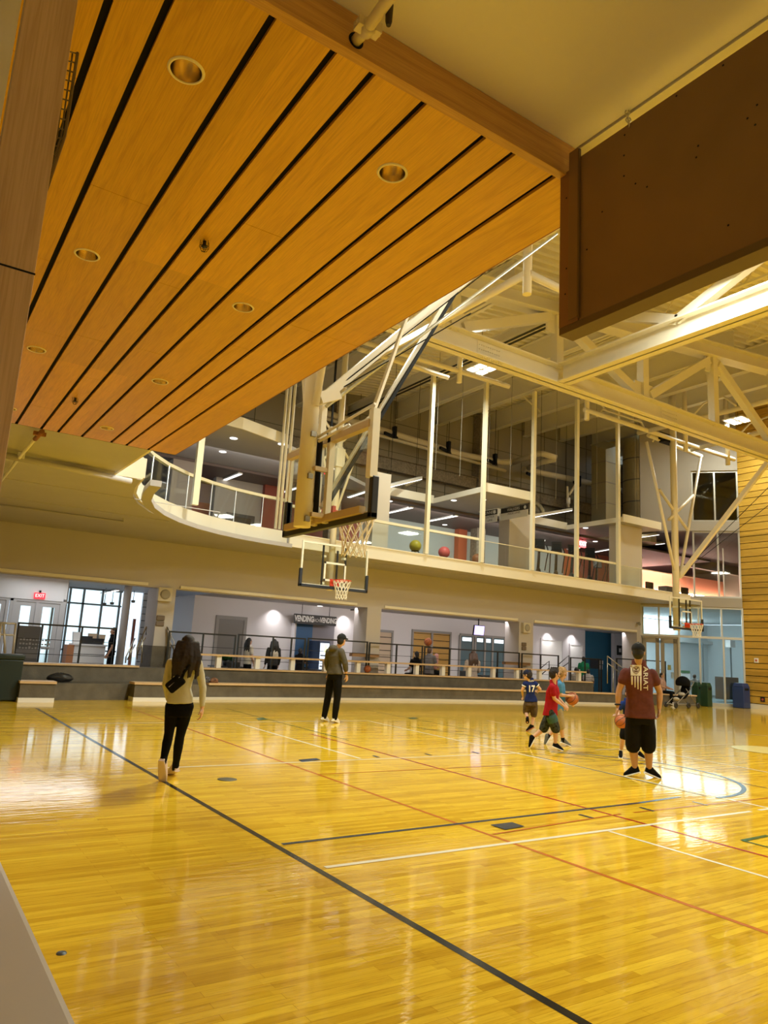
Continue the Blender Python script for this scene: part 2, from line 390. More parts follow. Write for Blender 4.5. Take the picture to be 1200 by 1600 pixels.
# ---- far wall with its four openings
WY, HEAD, UZ = 21.2, 2.97, 4.31
def wx(px, y=990, Y=WY): return gy(px, y, Y).x
piers = [(-1.3, 1.0, None), (wx(241), wx(268), 224), (wx(572), wx(594), 552), (wx(811), wx(833), 789), (wx(995), 28.4, 972)]
b = MB(); b.bb(-1.3, 28.4, WY, WY + .32, HEAD, UZ + .05)
for x0, x1, pb in piers:
    yb = WY + .5 if pb is None else gx(pb, 990, x0).y
    b.bb(x0, x1, WY, yb, 0, HEAD)
wall_back = struct('wall_back', b, BEIGE)
for i, (a, c) in enumerate((((0, 906), (230, 921)), ((281, 921), (557, 947)), ((600, 951), (808, 969)), ((834, 973), (994, 989)))):
    x0, x1 = gy(a[0], a[1], WY).x, gy(c[0], c[1], WY).x
    struct('trim_%d' % (i + 1), MB().bb(x0 if i else -1.2, x1, WY - .06, WY - .002, HEAD + .03, HEAD + .12), CREAM, .01)
# dark concrete foot of the leftmost pier
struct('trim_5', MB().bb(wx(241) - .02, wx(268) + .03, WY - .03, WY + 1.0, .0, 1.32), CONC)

# ---- mezzanine slab with its curved balcony edge
curve = [(3.36, 13.12), (3.46, 13.9), (3.64, 14.7), (3.95, 15.5), (4.42, 16.3), (5.0, 17.0), (5.7, 17.62), (6.5, 18.1), (7.3, 18.42), (8.2, 18.62), (9.0, 18.7)]
front = curve + [(9.05, 18.62), (12, 18.78), (17, 18.92), (22, 19.03), (28.9, 19.2)]
poly = [(-1.3, -6), (2.85, -6), (2.85, 13.06)] + front + [(29.75, 19.2), (28.3, 21.15), (28.3, 36), (-1.3, 36)]
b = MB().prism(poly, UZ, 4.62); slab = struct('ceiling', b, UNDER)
b = MB(); b.ribbon([(2.85, -6), (2.85, 13.06), (3.36, 13.06)], UZ - .0, 4.7, -.04)
struct('trim_6', b, CREAM)
b = MB(); b.ribbon(curve, 4.36, 4.72, -.06); b.ribbon(curve, 4.68, 4.74, .08)
struct('trim_7', b, CREAM)
b = MB(); b.ribbon(front[len(curve):], 4.30, 4.68, -.06); b.ribbon(front[len(curve):], 4.655, 4.69, -.085)
struct('trim_8', b, CREAM)
ins = []
for i, p in enumerate(curve):
    d = (Vector(curve[min(i + 1, len(curve) - 1)]) - Vector(curve[max(i - 1, 0)])).normalized(); ins.append((p[0] + d.y * -.0 + (-d.y) * -.16, p[1] + d.x * -.16))
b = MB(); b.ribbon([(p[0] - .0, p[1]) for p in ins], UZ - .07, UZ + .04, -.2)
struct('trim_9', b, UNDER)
# long seams and ribs under the slab
b = MB()
for y in (13.35, 15.0, 17.2): b.bb(-1.2, 3.2 if y < 14 else 5.6, y, y + .02, UZ - .012, UZ - .0005)
b.bb(-1.2, 2.8, 12.75, 12.95, UZ - .10, UZ - .0005)
b.bb(9.6, 28, 19.6, 19.62, UZ - .012, UZ - .0005)
struct('trim_10', b, UNDER)

# ---- mezzanine interior: rear ceiling, dropped cloud, walls
FZ = 4.66
mezz_floor = struct('floor', MB().bb(2.9, 34, 19.3, 31.2, 4.621, FZ), mat('mezzanine_floor', (.20, .19, .18), .5))
cl = [(6.2, 19.9), (6.6, 18.25), (7.2, 18.3), (7.75, 18.5), (8.75, 18.85), (8.78, 19.0), (9.75, 19.5), (14.4, 22.3), (16.9, 22.25), (16.82, 19.13), (19.1, 19.03), (19.12, 22.2), (24.42, 22.24), (24.33, 19.14), (26.84, 19.13), (26.86, 22.6), (28.2, 22.6), (28.2, 23.2), (5.0, 23.2)]
struct('ceiling', MB().prism(cl, 7.3, 7.42), UNDER)
b = MB()
for seg in ((1, 5), (7, 8), (9, 10), (11, 12), (13, 14)):
    pts = cl[seg[0]:seg[1] + 1]; b.ribbon(pts, 7.3, 7.62, -.05)
for pts in ((cl[8], cl[9]), (cl[10], cl[11]), (cl[12], cl[13]), (cl[14], cl[15])): b.ribbon(pts, 7.3, 7.5, -.04)
struct('trim_11', b, CREAM)
BRC = mat('brown_gallery_ceiling', (.17, .125, .11), .6)
struct('ceiling', MB().bb(4.5, 36, 22.6, 31.2, 7.2, 7.29), BRC)
ORG = mat('orange_wall', (.66, .17, .07), .55); TEAL = mat('pale_teal_wall', (.50, .58, .55), .6); DOR = mat('deep_red_brown_wall', (.33, .08, .05), .55)
b = MB(); GYW = 25.72
for m_, p0, p1, dy in ((2, 440, 560, 0), (0, 560, 881, 0), (1, 710, 723, -.3), (1, 881, 894, -.3), (3, 893, 985, 0)):
    b.m = m_; b.bb(gy(p0, 850, GYW).x, gy(p1, 850, GYW).x, GYW + dy, GYW + .2, FZ, 7.2)
b.m = 3; b.bb(36, 45, 30.9, 31.2, FZ, 7.2)
struct('wall_gallery', b, [TEAL, ORG, DOR, mat('brick_red_wall', (.52, .16, .11), .55)])
b = MB()
for pa, pb_ in ((580, 605), (795, 829), (970, 1003)):
    yc = 21.1 if pa == 795 else 19.55; x0 = gy(pa, 860, yc).x; x1 = gy(pb_, 860, yc).x
    b.bb(x0, x1, yc, yc + .6, FZ, 7.3)
struct('trim_12', b, mat('column_paint', (.60, .55, .48), .55))
# dark metal-clad wall above the gallery
b = MB(); b.m = 0; b.bb(-1.3, 45, 25, 25.3, 7.3, 16); b.m = 1
for x in np.arange(1, 36, 1.55): b.bb(x, x + .02, 24.985, 25, 7.3, 14)
for z in (8.6, 9.9, 11.2, 12.5): b.bb(-1.2, 36, 24.985, 25, z, z + .018)
b.m = 2
for x in (13.6, 21.2): b.bb(x, x + .5, 24.55, 25, 4.7, deck_z(x) - .2)
b.bb(-1.2, 31.2, 24.7, 24.98, 9.0, 9.5); b.bb(-1.2, 31.2, 24.6, 24.98, 9.5, 9.53)
struct('wall_upper', b, [DARKPANEL, mat('panel_joint', (.10, .09, .06), .7), mat('sprayed_steel_column', (.26, .22, .16), .9, noise=.3, nscale=12, bump=.6, bscale=40)])

# ---- roof: profiled deck, deep purlins, trusses
DECKM = mat('cream_steel_deck', (.80, .76, .64), .5)
b = MB(); per = .30; ys = np.arange(-6.2, 25.2, per); x0, x1 = -1.4, 31.6
P = []
for y in ys: P += [(y, 0), (y + .12, 0), (y + .14, .12), (y + .28, .12)]
for i in range(len(P) - 1):
    (ya, za), (yb, zb) = P[i], P[i + 1]
    b.quad((x0, ya, deck_z(x0) + za), (x0, yb, deck_z(x0) + zb), (x1, yb, deck_z(x1) + zb), (x1, ya, deck_z(x1) + za))
b.hexa([(x0, -6.3, deck_z(x0) + .2), (x1, -6.3, deck_z(x1) + .2), (x1, 25.3, deck_z(x1) + .2), (x0, 25.3, deck_z(x0) + .2)], [(x0, -6.3, deck_z(x0) + .3), (x1, -6.3, deck_z(x1) + .3), (x1, 25.3, deck_z(x1) + .3), (x0, 25.3, deck_z(x0) + .3)])
struct('ceiling', b, DECKM)
# ---- outer walls that close the hall
struct('wall_left', MB().bb(-1.5, -1.3, -6.3, 36, 0, 13), BEIGE)
struct('wall_near', MB().bb(-1.4, 31.3, -6.5, -6.3, 0, 14.5), BEIGE)
struct('wall_shield', MB().bb(-1.4, 2.7, -6.2, -6.1, 4.62, 12), BEIGE)
# slatted timber wall on the right
SLAT = grain_wood('golden_slat', (.68, .42, .065), (.55, .31, .04), axis=1, rough=.42, board=(1, .55, 3.2), boardcol=.12)
b = MB(); b.m = 1; b.bb(31.02, 31.3, -6.3, 18.02, 0, 14.4); b.m = 2; b.bb(30.86, 31.02, -6.2, 18.0, 0, .2); b.m = 0
z = .2; k = 0; rs = random.Random(4)
while z < 14.1:
    h = (.30, .24, .34, .27)[k % 4]; k += 1
    y = 17.98
    while y > -6.2:
        L = rs.choice((1.9, 2.4, 3.0)); y2 = max(y - L, -6.2); b.bb(30.94, 31.02, y2 + .002, y, z + .03, z + h); y = y2
    z += h
struct('wall_right', b, [SLAT, DARKGAP, CREAM])
# ---- corner curtain wall
GA = Vector((28.25, 21.2)); GB = Vector((30.93, 18.0)); gd2 = (GB - GA).normalized(); gn = Vector((-gd2.y, gd2.x))
def gpt(px):  # where the wall plane meets a picture column, on plan
    d = ray(px, 1000); den = d.x * gd2.y - d.y * gd2.x; t = (GA.x * gd2.y - GA.y * gd2.x) / den; return Vector((d.x * t, d.y * t))
def gbar(mb, p, q, z0, z1, th=.10):
    n = gn * (th / 2); mb.hexa([(*(p - n), z0), (*(q - n), z0), (*(q + n), z0), (*(p + n), z0)], [(*(p - n), z1), (*(q - n), z1), (*(q + n), z1), (*(p + n), z1)])
def gmull(mb, px, z0, z1, w=.07, th=.126):
    p = gpt(px); gbar(mb, p - gd2 * w / 2, p + gd2 * w / 2, z0, z1, th)
ALU = mat('grey_aluminium', (.50, .50, .47), .4, .7); BRONZE = mat('bronze_frame', (.30, .27, .21), .45, .4)
b = MB(); b.m = 0
gbar(b, GA, GB, 4.25, 4.66, .3); gbar(b, GA, GB, 7.67, 8.11, .3)
gbar(b, GA, gpt(1085), 8.11, 13.9, .3); gbar(b, gpt(1085), GB, 10.47, 13.9, .3)
struct('wall_corner', b, mat('corner_wall_paint', (.34, .31, .27), .6))
f = MB()
for px in (1002, 1030, 1061, 1092, 1128, 1161): gmull(f, px, 2.88, 4.25)
for px in (1061, 1093, 1130, 1161): gmull(f, px, 0, 2.88)
gbar(f, GA, GB, 2.86, 2.96, .12); gbar(f, GA, GB, 4.17, 4.25, .12); gbar(f, gpt(1061), GB, 0, .12, .12)
struct('window_1', f, ALU); w1 = bpy.data.objects['window_1']
b = MB(); gbar(b, GA, GB, 2.96, 4.17, .012); gbar(b, gpt(1061), GB, .12, 2.86, .012); obj('pane', b, GLASS, w1)
f = MB()
for px in (1087, 1126, 1160): gmull(f, px, 4.66, 7.67)
gmull(f, 1134, 4.66, 6.9, .04, .06)
gbar(f, gpt(1087), GB, 4.66, 4.74, .12); gbar(f, gpt(1087), GB, 7.6, 7.67, .12)
struct('window_2', f, ALU); b = MB(); gbar(b, gpt(1087), GB, 4.74, 7.6, .012); obj('pane', b, GLASS, bpy.data.objects['window_2'])
f = MB()
for px in (1087, 1123, 1160): gmull(f, px, 8.11, 10.47)
gbar(f, gpt(1087), GB, 8.11, 8.18, .12); gbar(f, gpt(1087), GB, 10.4, 10.47, .12)
struct('window_3', f, ALU); b = MB(); gbar(b, gpt(1087), GB, 8.18, 10.4, .012); obj('pane', b, GLASS, bpy.data.objects['window_3'])
# pair of glazed doors
for i, (p0, p1) in enumerate(((1004, 1030), (1032, 1058))):
    f = MB(); a, c = gpt(p0), gpt(p1)
    gbar(f, a, a + gd2 * .16, 0, 2.78, .06); gbar(f, c - gd2 * .16, c, 0, 2.78, .06); gbar(f, a, c, 2.58, 2.78, .06); gbar(f, a, c, 0, .25, .06)
    d = struct('door_%d' % (i + 1), f, BRONZE)
    b = MB(); gbar(b, a + gd2 * .16, c - gd2 * .16, .25, 2.58, .01); obj('pane', b, GLASS, d)
    b = MB(); h = (c - gd2 * .10 if i == 0 else a + gd2 * .10) - gn * .07; b.tube([(h.x, h.y, .9), (h.x, h.y, 1.3)], .014); obj('handle', b, STEEL, d)
f = MB(); gbar(f, gpt(1058), gpt(1061), 0, 2.86, .12); gbar(f, GA, gpt(1061), 2.78, 2.88, .12); struct('trim_13', f, BRONZE)
# ---- bright room behind the corner glass
ROOMW = mat('pale_blue_white_wall', (.72, .78, .80), .6)
b = MB(); b.m = 0; b.bb(34.5, 42, 26.6, 26.8, 0, 4.2); b.bb(41.8, 42, 12, 26.8, 0, 4.2); b.bb(31.3, 42, 12, 12.2, 0, 4.2)
b.m = 1; b.hexa([(28.5, 21.6, 0), (28.62, 21.6, 0), (34.72, 26.6, 0), (34.6, 26.6, 0)], [(28.5, 21.6, 4.2), (28.62, 21.6, 4.2), (34.72, 26.6, 4.2), (34.6, 26.6, 4.2)])
struct('wall_room', b, [ROOMW, ROOMW])
struct('floor', MB().poly([(28.3, 21.2, .002), (31.2, 17.9, .002), (31.2, 12, .002), (42, 12, .002), (42, 26.8, .002), (34.6, 26.6, .002), (28.5, 21.6, .002)]), mat('blue_grey_carpet', (.10, .16, .17), .9))
struct('ceiling', MB().poly([(28.4, 21.4, 4.24), (34.6, 26.7, 4.24), (42, 26.8, 4.24), (42, 12, 4.24), (31.3, 12, 4.24), (31.3, 17.8, 4.24)]), ROOMW)
b = MB(); b.bb(34.3, 41.8, 26.3, 26.6, 3.02, 3.12); b.bb(34.3, 41.8, 26.25, 26.3, 3.02, 3.2); struct('trim_14', b, WHITE)
# shell round the upper gallery at the right, so that the upper windows look into rooms
b = MB(); b.m = 0; b.bb(44.8, 45, 12, 31.2, 4.6, 12); b.bb(31.3, 45, 12, 12.2, 4.3, 12); b.bb(28.4, 45, 31.0, 31.2, 7.3, 12)
struct('wall_outer', b, DARKPANEL)
struct('floor', MB().poly([(28.2, 21.2, 4.64), (30.9, 18, 4.64), (31.3, 12, 4.64), (45, 12, 4.64), (45, 31.2, 4.64), (28.2, 31.2, 4.64)]), mat('gallery_carpet', (.16, .12, .13), .8))
struct('ceiling', MB().bb(31.35, 45, 12, 31.2, 12, 12.1), DARKPANEL)
struct('ceiling', MB().poly([(29.2, 22.4, 7.8), (29.2, 31, 7.8), (45, 31, 7.8), (45, 14, 7.8), (33, 14, 7.8)]), BRC)
SALMON = mat('salmon_wall', (.72, .24, .13), .5)
b = MB(); b.ribbon([(45 - 16 * math.cos(R(a)), 30.6 - 3.2 * math.sin(R(a) * 1.0)) for a in range(0, 91, 6)], 4.66, 7.2, -.15)
struct('wall_curved', b, SALMON)

# ---- lobby and corridor behind the openings
CZ = 3.13
b = MB(); b.m = 0; b.bb(8.89, 29.45, 25.5, 25.7, 0, CZ); b.bb(31.7, 33.3, 25.5, 25.7, 0, CZ)
b.m = 1; b.bb(29.4, 33.4, 26.0, 26.2, 0, CZ); b.m = 0; b.bb(8.89, 9.0, 25.5, 29.9, 0, CZ)
struct('wall_corridor', b, [LAV, mat('blue_wall', (.03, .15, .25), .55)])
struct('ceiling', MB().poly([(8.9, WY + .32, CZ), (28.3, WY + .32, CZ), (34.3, 26.4, CZ), (8.9, 26.4, CZ)]), mat('grey_corridor_ceiling', (.40, .38, .37), .7))
LOBC = mat('white_lobby_ceiling', (.78, .79, .80), .6)
struct('ceiling', MB().bb(-1.3, 12, WY + .32, 30.4, 3.32, 3.4), LOBC)
b = MB()  # white lap-sided wall with dark joints
b.m = 0; b.bb(8.35, 8.89 + 2.2, 30.05, 30.2, 0, 3.4); b.m = 1
for z in np.arange(.3, 3.3, .27): b.bb(8.35, 11.0, 30.035, 30.05, z, z + .022)
struct('wall_lapped', b, [WHITE, mat('dark_joint', (.05, .05, .06), .8)])
b = MB(); b.bb(-1.3, 4.79, 26.9, 27.1, 2.58, 3.34); struct('trim_15', b, WHITE)
# doors to the outside
FRM = mat('pale_grey_door_frame', (.50, .50, .49), .45)
DOORPX = [(-20, 8), (22, 55), (57, 92)]
for i, (p0, p1) in enumerate(DOORPX):
    x0 = gy(p0, 960, 27).x; x1 = gy(p1, 960, 27).x
    f = MB(); f.bb(x0, x0 + .16, 26.96, 27.03, 0, 2.5); f.bb(x1 - .16, x1, 26.96, 27.03, 0, 2.5); f.bb(x0, x1, 26.96, 27.03, 2.36, 2.5); f.bb(x0, x1, 26.96, 27.03, 0, .28); f.bb(x0, x1, 26.95, 26.99, 1.0, 1.06)
    d = struct('door_%d' % (i + 3), f, FRM); obj('pane', MB().bb(x0 + .16, x1 - .16, 26.99, 27.0, .28, 2.36), GLASS, d)
b = MB()
for px in (9, 15, 20, 56, 94, 98): x = gy(px, 960, 27).x; b.bb(x - .045, x + .045, 26.93, 27.07, 0, 2.58)
b.bb(-1.2, 4.9, 26.93, 27.07, 2.5, 2.58); struct('trim_16', b, FRM)
# glazed lobby front
f = MB(); xs = [5.0, 5.55, 6.05, 6.75, 7.42]
for x in xs: f.bb(x - .035, x + .035, 29.95, 30.05, 0, 3.3)
for z in (0, .9, 2.66, 3.24): f.bb(4.85, 7.5, 29.95, 30.05, z, z + .06)
struct('window_4', f, mat('grey_blue_mullion', (.22, .27, .30), .4, .5)); obj('pane', MB().bb(4.9, 7.45, 29.995, 30.003, .06, 3.24), GLASS, bpy.data.objects['window_4'])
struct('trim_17', MB().lathe((gy(193, 980, 26).x, 26, 0), [(.13, 0), (.13, 3.32)], 24), mat('grey_brown_column', (.36, .33, .30), .5))
struct('trim_18', MB().lathe((5.05, 28.2, 0), [(.11, 0), (.11, 3.32)], 24), FRM)
b = MB(); b.bb(4.79, 4.89, 26.95, 30, 2.66, 3.34); struct('trim_19', b, WHITE)
struct('ground', MB().bb(-8, 20, 31, 60, -.12, -.02), mat('pale_paving', (.62, .62, .60), .8))
# ---- near the camera: oak post, ledge and plaster wall
struct('trim_20', MB().bb(gd(40, 0, 2).x, .178, 2.02, 2.16, 1.0, 4.05), POSTOAK, .002)
b = MB(); z0 = gd(20, 448, 2).z; b.bb(.0, .1795, 2.0185, 2.02, z0, z0 + .004); struct('trim_21', b, DARKGAP)
struct('wall_side', MB().bb(-1.3, .05, 2.4, 2.55, 0, 4.3), WHITE)
struct('trim_22', MB().bb(-1.3, .272, -1.0, 2.0, .0, 1.05), mat('pale_grey_ledge', (.62, .60, .60), .6), .012)

# ---- timber soffit overhead
SZ, SX1, SY0, SY1 = 4.05, 2.93, 2.435, 9.83
slotpx = [(265, 0), (426, 27), (521, 81), (580, 117), (661, 162), (753, 216), (799, 242), (860, 279)]
slots = [gz(*p, SZ).x for p in slotpx]; s0 = gz(170, 0, SZ).x; slots = [s0] + slots
edges = [0.03]
b = MB(); b.jit = 0; b.m = 0; x = .02
hw = .017
for s in slots + [SX1 + hw]:
    x2 = s - hw
    y = SY0; yj = {0: 4.4, 1: 3.3, 2: 5.2, 3: 4.1, 4: 6.4, 5: 5.0, 6: 3.9, 7: 6.9, 8: 5.7}.get(len(edges), 5)
    for y2 in (yj, yj + 2.44, SY1):
        if y2 > y + .05:
            y2 = min(y2, SY1); b.bb(x, x2, y + .003, y2, SZ, SZ + .02); y = y2
    edges.append(x2); x = s + hw
b.m = 1; b.bb(.0, SX1 - .004, SY0, SY1, SZ + .03, SZ + .06); b.bb(.0, SX1, SY1 - .004, SY1 + .012, SZ, SZ + .2); 
b.m = 2; b.bb(SX1 - .006, SX1 + .012, SY0, SY1 + .012, SZ + .002, SZ + .2)
struct('ceiling', b, [SOFFIT, DARKGAP, mat('red_brown_edge', (.26, .09, .03), .5)])
b = MB(); b.bb(-.2, gy(873, 279, SY0).x + .07, SY0 - .05, SY0, SZ - .004, 4.232); BEAM = struct('trim_23', b, BEAMOAK, .002)
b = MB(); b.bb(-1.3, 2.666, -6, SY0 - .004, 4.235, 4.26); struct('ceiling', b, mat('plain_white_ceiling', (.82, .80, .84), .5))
b = MB(); b.bb(2.676, 2.80, -6, SY0 + .2, 4.225, 4.30); struct('trim_24', b, CREAM)
# ================================================================== LIGHTS AND FIXTURES
TILE = emitter('led_tile', (1, .95, .74), 9)
def high_bay(x, y, z, label, group=None, power=HALL_W, w=.36):
    t = thing('high_bay_light', label, 'ceiling light', (x, y, z), group)
    b = MB(); b.bb(x - w, x + w, y - w, y + w, z + .02, z + .07); obj('housing', b, WHITE, t, .008)
    for i in (-1, 1):
        for j in (-1, 1):
            obj('lamp_tile', MB().box((x + i * w / 2, y + j * w / 2, z + .012), (w * .7, w * .7, .016)), TILE, t)
    obj('hanger', MB().tube([(x, y, z + .07), (x, y, deck_z(x) - .02)], .008, 6), BLACK, t)
    area('lamp', (x, y, z - .03), 2 * w, power, HALL_LIGHT, t)
    return t
v1 = gz(752, 578, 10.6); v2 = gz(1153, 658, 11.9)
high_bay(v1.x, v1.y, 10.6, 'square four-panel roof lamp glowing in front of the gallery posts', w=.38)
high_bay(v2.x, v2.y, 11.9, 'square four-panel roof lamp glowing beside the timber wall', w=.45, power=HALL_W * .8)
for x, y, z, k in ((7.0, -2, 8.2, .4), (7.5, 4, 8.2, .62), (6.5, 11.2, 8.1, 1.6), (17.0, -2, 8.3, .9), (16.5, 3.0, 8.3, 1.05), (26, -2, 8.5, .9), (25.5, 3.5, 8.5, .9), (26.5, 9.0, 8.5, .9), (12.1, 7.4, 9.4, .6)):
    high_bay(x, y, z, 'broad four-panel roof lamp hanging over the near part of the court', 'roof lamps over the near court', w=.46, power=HALL_W * k)
# ================================================================== ROOF STEEL
STEELC = mat('cream_steelwork', (.76, .72, .60), .38)
TY = 12.43
t = thing('roof_truss', 'long cream steel roof truss spanning the hall behind the court', 'roof truss', (13.25, TY, 8.45))
obj('lower_chord', MB().ibeam((-1.2, TY, 8.70), (30.8, TY, 8.70), .42, .5, .035), STEELC, t)
def up_z(X): return 10.35 + .115 * (X - 13.1)
obj('upper_chord', MB().ibeam((-1.2, TY, up_z(-1.2) + .22), (30.8, TY, up_z(30.8) + .22), .42, .45, .035), STEELC, t)
nodes = [-.55, 2.9, 6.35, 9.8, 13.25, 16.75, 20.2, 23.7, 27.2, 30.6]
for i, x in enumerate(nodes):
    obj('post', MB().box((x, TY, (8.9 + up_z(x)) / 2), (.24, .22, up_z(x) - 8.9)), STEELC, t)
    if i + 1 < len(nodes):
        x2 = nodes[i + 1]
        a, c = ((x, up_z(x)), (x2, 8.95)) if i % 2 == 0 else ((x, 8.95), (x2, up_z(x2)))
        d = Vector((c[0] - a[0], 0, c[1] - a[1])).normalized()
        obj('brace', MB().bar(Vector((a[0], TY, a[1])) + d * .3, Vector((c[0], TY, c[1])) - d * .3, .2, .24), STEELC, t)
    b = MB(); zz = up_z(x) - .25 if i % 2 == 0 else 9.15
    b.box((x, TY, zz), (.8, .05, .55)); obj('gusset', b, STEELC, t)
for sx in (10.9, 17.9):
    b = MB()
    for z in (8.47, 8.93):
        for r_ in range(2):
            for k in range(10): b.lathe((sx + k * .07 - .3, TY - .1 - .07 * r_, z + (.02 if z > 8.5 else -.02)), [(0, .02), (.018, .02), (.018, -.02), (0, -.02)], 6)
    for r_ in range(3):
        for k in range(10): b.lathe((sx + k * .07 - .3, TY - .03, 8.58 + r_ * .11), [(0, .015), (.018, .015), (.018, -.015), (0, -.015)], 6, axis=(0, 1, 0))
    b.bb(sx - .36, sx + .4, TY - .025, TY - .016, 8.5, 8.9); obj('bolted_splice', b, STEELC, t)
TX = 13.25
t = thing('roof_truss', 'cream roof truss running towards the camera with a bright patch on its web', 'roof truss', (TX, 6, 8.45))
obj('lower_chord', MB().ibeam((TX, -6.1, 8.70), (TX, TY - .23, 8.70), .42, .5, .035), STEELC, t)
obj('upper_chord', MB().ibeam((TX, -6.1, up_z(TX) + .3), (TX, TY - .23, up_z(TX) + .3), .36, .4, .03), STEELC, t)
for a, c in (((8.9, 8.95), (5.2, up_z(TX))), ((1.5, 8.95), (5.2, up_z(TX))), ((1.5, 8.95), (-2.2, up_z(TX))), ((8.9, 8.95), (12.1, up_z(TX)))):
    obj('brace', MB().bar((TX, *a), (TX, *c), .2, .22), STEELC, t)
# deep purlins behind the truss
for x in (2.4, 4.8, 7.2, 9.6, 12.0, 16.85, 19.05, 22.0, 24.4, 26.9, 29.3):
    zc = deck_z(x) - .46
    one('roof_beam', MB().ibeam((x, TY + .3, zc), (x, 24.95, zc), .26, .85, .03), STEELC, 'deep cream roof beam under the profiled deck between the truss and the rear wall', 'roof beam', 'deep roof beams')
for x0, x1, y0 in ((16.85, 19.05, 17.2), (19.05, 22.0, 18.2), (12.0, 14.4, 16.0), (22.0, 24.4, 19.0), (9.6, 12.0, 15.2), (19.05, 22.0, 20.5)):
    one('sway_brace', MB().bar((x0, y0, deck_z(x0) - .12), (x1, y0 + 1.0, deck_z(x1) - .80), .06, .06), STEELC, 'thin slanting cream brace between two deep roof beams', 'roof brace', 'slanting braces between the roof beams')
# bar joists over the near half
def bar_joist(x):
    y0, y1, zt = -6.1, TY - .25, deck_z(x) - .05
    t = thing('bar_joist', 'open-web cream bar joist under the near roof deck', 'roof joist', (x, 3, zt - .7), 'bar joists over the near court')
    obj('top_chord', MB().bar((x, y0, zt), (x, y1, zt), .12, .07), STEELC, t); obj('bottom_chord', MB().bar((x, y0, zt - .65), (x, y1, zt - .65), .10, .06), STEELC, t)
    b = MB(); n = 30; s = (y1 - y0) / n
    for i in range(n): b.bar((x, y0 + i * s, zt if i % 2 else zt - .65), (x, y0 + (i + 1) * s, zt - .65 if i % 2 else zt), .03, .03)
    obj('web', b, STEELC, t)
for k in range(12): 
    xx = 4.2 + 2.2 * k
    if abs(xx - TX) > .4: bar_joist(xx)
for y in (8.2, 4.0): one('bridging_pipe', MB().tube([(3, y, deck_z(3) - .775), (30.5, y, deck_z(30.5) - .775)], .03, 8), STEELC, 'slender cream bridging pipe crossing under the near bar joists', 'roof bridging', 'bridging pipes under the bar joists')
# curtain track pair of dark rods
t = thing('curtain_track', 'dark double-rod curtain track running under the roof towards the rear wall', 'curtain track', (14.4, 18, 10.95))
for k in (-.09, .09): obj('rod', MB().tube([(14.4 + k, TY + .3, 11.0), (14.4 + k, 24.9, 11.0)], .035, 6), mat('dark_rod', (.03, .028, .025), .5), t)
obj('carrier_beam', MB().ibeam((14.4, TY + .3, 11.25), (14.4, 24.9, 11.25), .2, .3, .03), STEELC, t)
# ---- pipes and ducts over the gallery
PIPE = mat('cream_insulated_pipe', (.66, .60, .47), .55)
YP = 24.35
t = thing('insulated_pipe', 'fat cream insulated pipe stretching along the dark rear wall above the gallery', 'pipe', gy(700, 704, YP))
obj('pipe_run', MB().tube([gy(500, 643, YP), gy(595, 672, YP), gy(720, 710, YP), gy(782, 722, YP), gy(800, 722, YP - .3)], .14, 14), PIPE, t)
obj('pipe_run', MB().tube([gy(500, 651, YP - .1), gy(595, 681, YP - .1), gy(790, 736, YP - .1)], .07, 12), PIPE, t)
t2 = thing('insulated_pipe', 'cream insulated pipe loop that juts forward in front of the rear wall', 'pipe', gy(850, 715, 23))
obj('pipe_run', MB().tube([gy(798, 724, 24.2), gy(842, 709, 22.2), gy(848, 709, 22.0), gy(868, 715, 21.8), gy(866, 718, 21.9), gy(846, 722, 22.6), gy(826, 731, 24.0)], .13, 14), PIPE, t2)
t3 = thing('insulated_pipe', 'straight cream insulated pipe right of the loop, ending near the big duct', 'pipe', gy(870, 745, YP))
obj('pipe_run', MB().tube([gy(818, 733, YP), gy(860, 742, YP), gy(905, 751, YP), gy(1010, 776, YP)], .14, 14), PIPE, t3)
HUNG = [(610, 676, 'leftmost'), (695, 699, 'second'), (768, 718, 'third'), (828, 738, 'fourth'), (900, 752, 'rightmost')]
for px, py, w in HUNG:
    p = gy(px, py, YP - .2); b = MB(); b.bar(p + Vector((-.45, -.25, -.16)), p + Vector((.45, .15, -.12)), .09, .12); b.bar(p + Vector((.2, 0, -.2)), p + Vector((.2, 0, .3)), .12, .2); b.tube([p + Vector((.2, 0, .3)), p + Vector((.2, 0, 3.2))], .012, 5)
    one('pipe_hanger', b, BLACK, w + ' black pipe hanger along the insulated pipe above the gallery', 'pipe hanger', 'black pipe hangers')
D1 = gy(948, 805, 22.4); zt = gy(948, 692, 22.4).z
t = thing('air_duct', 'rectangular galvanised air duct standing above the gallery ceiling', 'duct', (D1.x, 22.4, 7.42))
b = MB(); w = (gy(957, 760, 22.4).x - gy(936, 760, 22.4).x) / 2
b.hexa([(D1.x - w, 22.4 - .35, 7.43), (D1.x + w, 22.4 - .35, 7.43), (D1.x + w, 22.4 + .5, 7.43), (D1.x - w, 22.4 + .5, 7.43)], [(D1.x - w, 22.4 - .35, zt - .5), (D1.x + w, 22.4 - .35, zt - .1), (D1.x + w, 22.4 + .5, zt + .3), (D1.x - w, 22.4 + .5, zt - .1)])
obj('duct_body', b, GALV, t)
for z in np.arange(7.9, zt - .6, 1.0): obj('flange', MB().bb(D1.x - w - .02, D1.x + w + .02, 22.03, 22.92, z, z + .04), mat('dull_flange', (.32, .30, .25), .5, .7), t)
D2 = gy(999, 811, 22.6); zt2 = gy(1000, 695, 22.6).z; r2_ = (gy(1015, 760, 22.6).x - gy(984, 760, 22.6).x) / 2
t = thing('air_duct', 'round foil-wrapped air duct beside the rectangular duct', 'duct', (D2.x, 22.6, 7.42))
FOIL = mat('crinkled_foil', (.74, .64, .38), .4, .65, bump=1.0, bscale=7)
